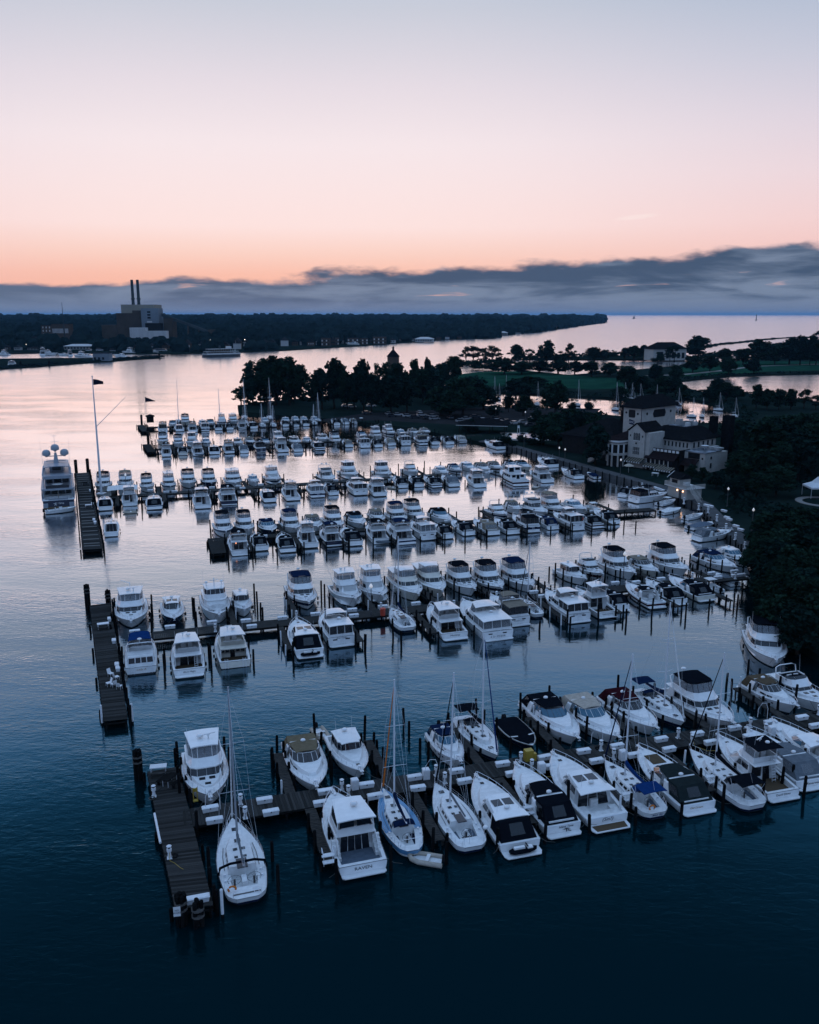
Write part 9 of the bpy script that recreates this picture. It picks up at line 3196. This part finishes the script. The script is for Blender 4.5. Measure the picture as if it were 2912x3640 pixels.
# boarding steps with handrails by the catwalks
for i, (u, v, l) in enumerate(((12.3, 63.2, 'beside the yacht RAVEN'), (31.2, 65.0, 'between the black-canopied cruisers'), (40.9, 64.4, 'beside the cruiser lettered Sin'), (50.2, 64.8, 'between the charcoal-canopied cruiser and a sailboat'))):
    r = empty('boarding_steps', (*g2w(u, v), .95), GA)
    tag(r, 'pale boarding steps with hoop rails ' + l, 'steps', 'boarding steps by the catwalks')
    for q in range(2):
        mb = MB()
        mb.bbox(-.5, .5, -.55 + q * .5, -.1 + q * .5, .2 + q * .3, .28 + q * .3)
        mb.build('tread', 'box_white', r)
    for x in (-.45, .45):
        mb = MB()
        mb.tube([(x, -.5, 0), (x, -.5, .9), (x, .3, 1.2), (x, .3, 0)], .03, 4)
        mb.build('hoop_rail', 'steel', r)


# hose coils and shore cables lying on the nearest pier
co_ = None
pdl = sorted(PEDESTALS, key=lambda p: w2g(*p)[0])
for i, (x, y) in enumerate(pdl):
    a = rngb.uniform(0, 6)
    mb = MB()
    for q in range(3): mb.tube([(.24 * math.cos(t_ * .7) * (1 + .1 * q), .24 * math.sin(t_ * .7) * (1 + .1 * q), .03 + .045 * q) for t_ in range(10)], .025, 4, cap=False)
    o = mb.build('hose_coil', 'rubber' if i % 3 else 'rope')
    o.location = (x + .42 * math.cos(a), y + .42 * math.sin(a), DZ)
    tag(o, 'coiled hose lying by the power pedestals of the nearest pier, %s' % nth(i, len(pdl)), 'hose', 'hose coils on the nearest pier')
    sg = 1 if w2g(x, y)[1] > 73.2 else -1
    p0 = Vector((x, y))
    dv = Vector((-GS, GC)) * sg
    mb = MB()
    mb.tube([(0, 0, .75), (dv.x * .5, dv.y * .5, .1), (dv.x * .9 + GC * .4, dv.y * .9 + GS * .4, .03), (dv.x * 1.6 + GC * .8, dv.y * 1.6 + GS * .8, .0), (dv.x * 2.6 + GC, dv.y * 2.6 + GS, .5)], .022, 4)
    o = mb.build('shore_cable', 'yellow_paint' if i % 4 == 1 else 'rubber')
    o.location = (x, y, DZ)
    tag(o, 'shore cable running from pedestal to boat on the nearest pier, %s' % nth(i, len(pdl)), 'cable', 'shore cables on the nearest pier')


# chairs, tables and a grill on the jetties
def chair(x, y, rz, label, grp):
    r = empty('deck_chair', (x, y, DZ), rz)
    tag(r, label, 'chair', grp)
    mb = MB()
    mb.bbox(-.27, .27, -.27, .27, .38, .45)
    mb.build('seat', 'box_white', r)
    mb = MB()
    mb.loft([[(-.27, .25, .42), (.27, .25, .42), (.27, .3, .42), (-.27, .3, .42)], [(-.25, .42, .95), (.25, .42, .95), (.25, .46, .95), (-.25, .46, .95)]], True, True, True)
    mb.build('backrest', 'box_white', r)
    for sx in (-.24, .24):
        for sy in (-.24, .24):
            mb = MB()
            mb.cyl(sx, sy, 0, .39, .03, 4)
            mb.build('leg', 'steel', r)


def jp(q, s_, t):
    a, b, c, d = [Vector(p) for p in q]
    return a.lerp(d, t).lerp(b.lerp(c, t), s_)


for s_, t, rz, l in ((.55, .70, 1.0, 'nearest the yacht Lady A'), (.78, .73, 2.4, 'on the water side of the group'), (.6, .78, 4.0, 'closest to the viewer'), (.4, .77, 5.4, 'on the outer side of the group'), (.85, .80, 3, 'set a little apart')):
    p = jp(t2, s_, t)
    chair(p.x, p.y, rz, 'pale deck chair on the second jetty, ' + l, 'deck chairs on the second jetty')


def ptable(x, y, rz, label, cl='box_white'):
    r = empty('dock_table', (x, y, DZ), rz)
    tag(r, label, 'table')
    mb = MB()
    mb.bbox(-.8, .8, -.4, .4, .7, .78)
    mb.build('table_top', cl, r)
    for sx in (-.68, .68):
        for sy in (-.3, .3):
            mb = MB()
            mb.cyl(sx, sy, 0, .7, .04, 4)
            mb.build('leg', 'steel', r)
    for sy in (-.85, .85):
        mb = MB()
        mb.bbox(-.8, .8, sy - .16, sy + .16, .42, .48)
        mb.box(-.6, sy, .21, .08, .26, .42)
        mb.box(.6, sy, .21, .08, .26, .42)
        mb.build('bench', cl if cl != 'box_white' else 'dock_wood', r)


p = jp(t1, .35, .03)
ptable(p.x, p.y, .2, 'white-topped table at the far corner of the nearest jetty')
p = jp(t1, .62, .14)
ptable(p.x, p.y, 1.2, 'dark timber picnic table on the nearest jetty', 'timber_dark')
p = jp(t2, .5, .27)
ptable(p.x, p.y, .4, 'pale picnic table on the second jetty by the moored cruiser')
p = jp(t4, .62, .56)
ptable(p.x, p.y, .3, 'white table set in the middle of the long ribbed jetty')
p = jp(t4, .6, .22)
ptable(p.x, p.y, .5, 'dark picnic table toward the far end of the ribbed jetty', 'timber_dark')
for s_, t, l in ((.86, .52, 'beside the white table'), (.86, .33, 'beyond the white table'), (.8, .72, 'toward the near end'), (.84, .75, 'nearest the coupe stern')):
    p = jp(t4, s_, t)
    o = dbox()
    o.location = (p.x, p.y, DZ)
    o.rotation_euler = (0, 0, 1.9)
    tag(o, 'white dock box on the long ribbed jetty, ' + l, 'dock box', 'dock boxes on the ribbed jetty')
for s_, t, l in ((.9, .42, 'halfway along'), (.88, .63, 'beside the blue-covered yacht'), (.84, .2, 'toward its far end'), (.9, .66, 'on a low stand')):
    p = jp(t2, s_, t)
    o = dbox()
    o.location = (p.x, p.y, DZ)
    o.rotation_euler = (0, 0, 1.9)
    o.scale = (.7, 1, 1)
    tag(o, 'small white dock box on the second jetty, ' + l, 'dock box', 'dock boxes on the second jetty')
# white fender guards on the near jetty's outer edge and corner
for (s_, t0_, t1_, l) in ((-.03, .36, .58, 'along the outer edge of the nearest jetty'),):
    a, b = jp(t1, s_, t0_), jp(t1, s_, t1_)
    mb = MB()
    mb.tube([(a.x, a.y, DZ - .05), (b.x, b.y, DZ - .05)], .11, 6)
    tag(mb.build('edge_guard', 'pvc_white'), 'white tubular guard ' + l, 'guard')
for x, y, l in ((-14.3, 58.5, 'at the near end of the nearest jetty beside the racing sailboat'), (-34.5, 90.6, 'at the near left corner of the second jetty'), (-31.2, 91.0, 'at the near right corner of the second jetty')):
    r = empty('corner_post', (x, y, 0))
    tag(r, 'slim white corner post ' + l, 'post', 'white corner posts')
    mb = MB()
    mb.cyl(0, 0, -1.5, .3, .12, 7)
    mb.build('foot', 'pile_wood', r)
    mb = MB()
    mb.lathe(0, 0, [(.12, .3), (.12, 2.4), (.03, 2.5)], 8)
    mb.build('sleeve', 'pvc_white', r)

# ------------------------------------------------------------------ flagpoles
fp = empty('flagpole', (-77.5, 215.7, DZ))
tag(fp, 'tall white flagpole with slanting gaff and dark pennant on the outer jetty', 'flagpole')
mb = MB()
mb.tube([(0, 0, 0), (0, 0, 15), (0, 0, 29.1)], .34, 8, .10)
mb.build('pole', 'mast_white', fp, smooth=60)
mb = MB()
mb.tube([(.1, 0, 17.0), (8.3, -1.5, 24.4)], .09, 5, .05)
mb.build('gaff', 'mast_white', fp)
mb = MB()
mb.lathe(0, 0, [(.02, 29.0), (.2, 29.15), (.2, 29.35), (.02, 29.5)], 8)
mb.build('truck', 'mast_white', fp)
mb = MB()
rows_ = []
for i in range(9):
    f = i / 8
    yv = .28 * math.sin(f * 7) * f
    rows_.append([(.15 + 2.4 * f, yv, 28.6 - .55 * f * f), (.15 + 2.4 * f, yv, 28.6 - 1.45 - .25 * f * f + f * .5), (.15 + 2.4 * f, yv + .02, 28.6 - 1.45 - .25 * f * f + f * .5), (.15 + 2.4 * f, yv + .02, 28.6 - .55 * f * f)])
mb.loft(rows_, True, True, True)
mb.build('pennant', 'flag_cloth', fp)
mb = MB()
mb.bbox(-1, 1, -1, 1, 0, .25)
mb.tube([(-1, -1, .2), (-1, -1, 1.2), (1, -1, 1.2), (1, -1, .2)], .05, 4)
mb.build('base_rail', 'pvc_white', fp)
fp2 = empty('flagpole', (-113.1, 375.5, DZ))
tag(fp2, 'short flagpole with a small dark flag on the farthest jetty', 'flagpole')
mb = MB()
mb.tube([(0, 0, 0), (0, 0, 9.8)], .07, 5, .04)
mb.build('pole', 'mast_white', fp2)
mb = MB()
mb.loft([[(.05 + 4.4 * f, .2 * math.sin(6 * f), 9.6 - 1.6 * f + q) for q in (0, -1.9 * (1 - f) - .2)] + [(.05 + 4.4 * f, .2 * math.sin(6 * f) + .03, 9.6 - 1.6 * f + q) for q in (-1.9 * (1 - f) - .2, 0)] for f in (0, .25, .5, .75, 1)], True, True, True)
mb.build('flag', 'flag_cloth', fp2)
hb_ = empty('jetty_hut', (-108.6, 366.0, DZ), GA)
tag(hb_, 'small dark hut standing at the outer end of the farthest pier', 'hut')
mb = MB()
mb.bbox(-1.4, 1.4, -1.4, 1.4, 0, 2.4)
mb.build('wall', 'timber_dark', hb_)
mb = MB()
hip(mb, -1.4, 1.4, -1.4, 1.4, 2.4, 3.4, .4)
mb.build('roof', 'roof_tile', hb_)

# sailing boats whose masts rise among the far rows and in the harbour behind the clubhouse
MAST_ROW = [((-98.2, 371.0), 18.5, 'leftmost tall mast'), ((-79.5, 366.0), 15.5, 'second tall mast from left'), ((-72.7, 386.0), 17, 'third mast, before the wooded point'), ((-61.2, 384.0), 18, 'fourth mast, before the wooded point'), ((-39.0, 373.0), 13, 'rightmost of the far masts')]
for (x, y), h, l in MAST_ROW:
    o = make_boat('sl', 10, 'navy', 'plain', x, y, 197, False, rngb, h / .87)
    o.scale = [c * .87 for c in o.scale]
    tag(o, 'sailboat at the farthest pier carrying the ' + l, 'sailboat', 'tall-masted sailboats at the farthest pier')
hm = sorted(HARBOUR_MASTS, key=lambda p: math.atan2(p[0], p[1]))
for i, (x, y, t) in enumerate(hm):
    t = max(9, min(t, 22))
    tt = 11 if t < 12.5 else 15 if t < 17 else 19
    o = make_boat('sl', 8.5, 'white', 'plain', x, y, 200 + rngb.uniform(-25, 25), False, rngb, tt)
    o.scale = (.62, .62, t / tt)
    tag(o, 'small sailboat in the harbour behind the clubhouse, %s' % nth(i, len(hm)), 'sailboat', 'sailboats in the harbour behind the clubhouse')


# ------------------------------------------------------------------ cars and lamps
def car(dark, van=False):
    r = empty('parked_car' if not van else 'parked_van')
    pm2 = 'car_paint_dark' if dark else 'car_paint_pale'
    L_, W_ = (4.6, 1.85) if not van else (5.6, 2.1)
    prof = [(-2.3, .3), (2.3, .3), (2.3, .75), (1.3, .95), (-2.2, .98), (-2.3, .8)] if not van else [(-2.8, .35), (2.8, .35), (2.8, 1.1), (2.2, 1.3), (-2.8, 1.3)]
    mb = MB()
    mb.loft([[(x, -W_ / 2, z) for x, z in prof], [(x, W_ / 2, z) for x, z in prof]], True, True, True)
    mb.build('body', pm2, r)
    top = [(-1.9, .97), (1.0, .96), (.3, 1.45), (-1.4, 1.47)] if not van else [(-2.75, 1.29), (2.1, 1.29), (1.4, 2.3), (-2.7, 2.35)]
    mb = MB()
    mb.loft([[(x, -W_ / 2 + .12, z) for x, z in top], [(x, W_ / 2 - .12, z) for x, z in top]], True, True, True)
    mb.build('windows', 'glass', r)
    mb = MB()
    mb.bbox(top[3][0], top[2][0], -W_ / 2 + .1, W_ / 2 - .1, top[2][1], top[2][1] + .06)
    mb.build('roof', pm2, r)
    for x in (-L_ * .3, L_ * .3):
        for y in (-W_ / 2, W_ / 2):
            mb = MB()
            mb.tube([(x, y - .1, .33), (x, y + .1, .33)], .33, 10)
            mb.build('wheel', 'rubber', r)
    return r


cp = {False: car(False), True: car(True)}
used = set()
cs = sorted(CARS, key=lambda p: math.atan2(p[0], p[1]))
for i, (x, y) in enumerate(cs):
    d = i % 3 == 2
    o = cp[d] if d not in used else copy_tree(cp[d])
    used.add(d)
    o.location = (x, y, 1.0)
    o.rotation_euler = (0, 0, R(17 + rngb.uniform(-6, 6)) + (PI / 2 if i % 5 == 4 else 0))
    tag(o, '%s car parked under the island trees, %s of the car park' % ('dark' if d else 'pale', nth(i, len(cs))), 'car', 'cars parked on the island')
vp = car(False, True)
vs = sorted(FAR_VANS, key=lambda p: math.atan2(p[0], p[1]))
for i, (x, y) in enumerate(vs):
    o = vp if i == 0 else copy_tree(vp)
    o.location = (x, y, 1.0)
    o.scale = (1.5, 1.5, 1.5) if i % 2 else (1.2, 1.2, 1.3)
    o.rotation_euler = (0, 0, rngb.uniform(-.3, .3))
    tag(o, 'white camper parked on the far waterside, %s' % nth(i, len(vs)), 'camper van', 'campers on the far shore')


def lamp(h=4.2):
    r = empty('street_lamp')
    mb = MB()
    mb.lathe(0, 0, [(.16, 0), (.14, .5), (.07, .6), (.06, h)], 7)
    mb.build('post', 'rub', r)
    mb = MB()
    mb.lathe(0, 0, [(.06, h), (.24, h + .15), (.26, h + .35), (.12, h + .6), (.02, h + .75)], 8)
    mb.build('globe', 'lamp_globe', r, smooth=50)
    return r


lb = lamp()
LL = ['at the foot of the clubhouse stair', 'on the bank behind the quay boxes', 'on the bank above the curve of the quay', 'at the seawall by the black-covered cruiser', 'beside the first seawall lamp', 'behind the boardwalk near the hardtop cruiser',
      'rising from the second pier among the cruisers', 'left of the clubhouse portico, high on the bank', 'just left of the clubhouse portico', 'at the right of the car park', 'at the left of the car park']
for i, ((p,), l) in enumerate(zip(LAMPS, LL)):
    o = lb if i == 0 else copy_tree(lb)
    o.location = (*p, 1.0)
    tag(o, 'white globe lamp post ' + l, 'lamp post', 'globe lamp posts')
for u, v, l in ((31.0, 121.0, 'second pier beside the small sailboat'), (-5, 229, 'fourth pier by the flybridge bows')):
    o = copy_tree(lb)
    o.location = (*g2w(u, v), DZ)
    tag(o, 'white globe lamp post on the ' + l, 'lamp post', 'globe lamp posts')
fl_ = None
fls = sorted(FAR_LAMPS, key=lambda p: math.atan2(p[0], p[1]))
for i, (x, y, t) in enumerate(fls):
    r = empty('street_lamp', (x, y, 1))
    tag(r, 'small lit lamp on the far shore, %s' % nth(i, len(fls)), 'street lamp', 'lit lamps on the far shore')
    mb = MB()
    mb.cyl(0, 0, 0, t - 1, .15, 5)
    mb.build('post', 'stack', r)
    mb = MB()
    mb.ball(0, 0, t - .8, .45, 7, 5)
    mb.build('globe', 'lamp_far', r)

# boats across the river
fb_ = [('fb', 13, 'white', ''), ('ex', 10.5, 'white', ''), ('fb', 12.2, 'white', '')]
fbl = sorted(FAR_BOATS, key=lambda p: math.atan2(p[0], p[1]))
for i, (x, y, L, rot) in enumerate(fbl):
    k, l0, cv, ex = fb_[i % 3] if L > 15 else fb_[1]
    o = make_boat(k, l0, cv, ex, x, y, rot, False, rngb)
    s_ = min(L, 21) / l0
    o.scale = (s_, s_, s_)
    tag(o, 'white cruiser moored across the river, %s' % nth(i, len(fbl)), 'motor yacht', 'boats moored across the river')
# lake marks
for nm, x, y, h, w, l in (('lighthouse', 2728, 7050, 46, 5.0, 'dark slender lighthouse standing far out on the lake'), ('channel_buoy', 2480, 9900, 26, 14, 'distant channel marker on the lake, right of the headland')):
    r = empty(nm, (x, y, 0))
    tag(r, l, nm.replace('_', ' '))
    mb = MB()
    mb.lathe(0, 0, [(w * 1.6, -1), (w * 1.6, 4), (w * .7, 4.2), (w * .5, h * .8)], 10)
    mb.build('tower', 'stack', r)
    mb = MB()
    mb.lathe(0, 0, [(w * .8, h * .8), (w * .8, h * .84), (w * .4, h * .86), (w * .4, h * .95), (.1, h)], 10)
    mb.build('lantern', 'stack', r)
# piles out in the river by the far spit
for i, (x, y) in enumerate(((-262, 930), (-338, 770), (-322, 792))):
    mb = MB()
    mb.lathe(0, 0, [(.9, -1), (.9, 5), (.5, 5.4)], 7)
    o = mb.build('river_pile', 'pile_wood')
    o.location = (x, y, 0)
    tag(o, 'stout dark pile in the river, ' + ['off the tip of the far spit', 'left of the pair by the spit', 'right of the pair by the spit'][i], 'pile', 'piles by the far spit')
# flat pale tarp spread between two flybridge bows at the fourth pier
mb = MB()
canopy(mb, -3.2, 3.2, 3.6, 2.6, .25, .06, m=6)
o = mb.build('tarp_shelter', 'canvas_white')
o.location = (-72.0, 215.4, 0)
o.rotation_euler = (0, 0, GA)
tag(o, 'flat pale tarpaulin stretched beside the flagpole', 'tarpaulin')
# waterfowl resting on the river before the point
rw = random.Random(2)
bm_ = None
for i, (x, y) in enumerate(sorted(((-62 + rw.uniform(-14, 12), 408 + rw.uniform(-16, 14)) for i in range(14)), key=lambda p: p[0] / p[1])):
    pass
    if bm_ is None:
        mb = MB()
        mb.lathe(0, 0, [(.01, -.05), (.22, .0), (.28, .12), (.15, .3), (.02, .34)], 7)
        mb.tube([(.2, 0, .2), (.3, 0, .5), (.42, 0, .5)], .06, 5)
        bm_ = o = mb.build('waterfowl', 'rub')
    else:
        o = bm_.copy()
        COL.objects.link(o)
    o.location = (x, y, 0)
    o.scale = (2, 1.4, 1.4)
    o.rotation_euler = (0, 0, rw.uniform(0, 6))
    tag(o, 'dark waterfowl resting on the river off the wooded point, bird %s' % nth(i, 14), 'bird', 'waterfowl off the point')
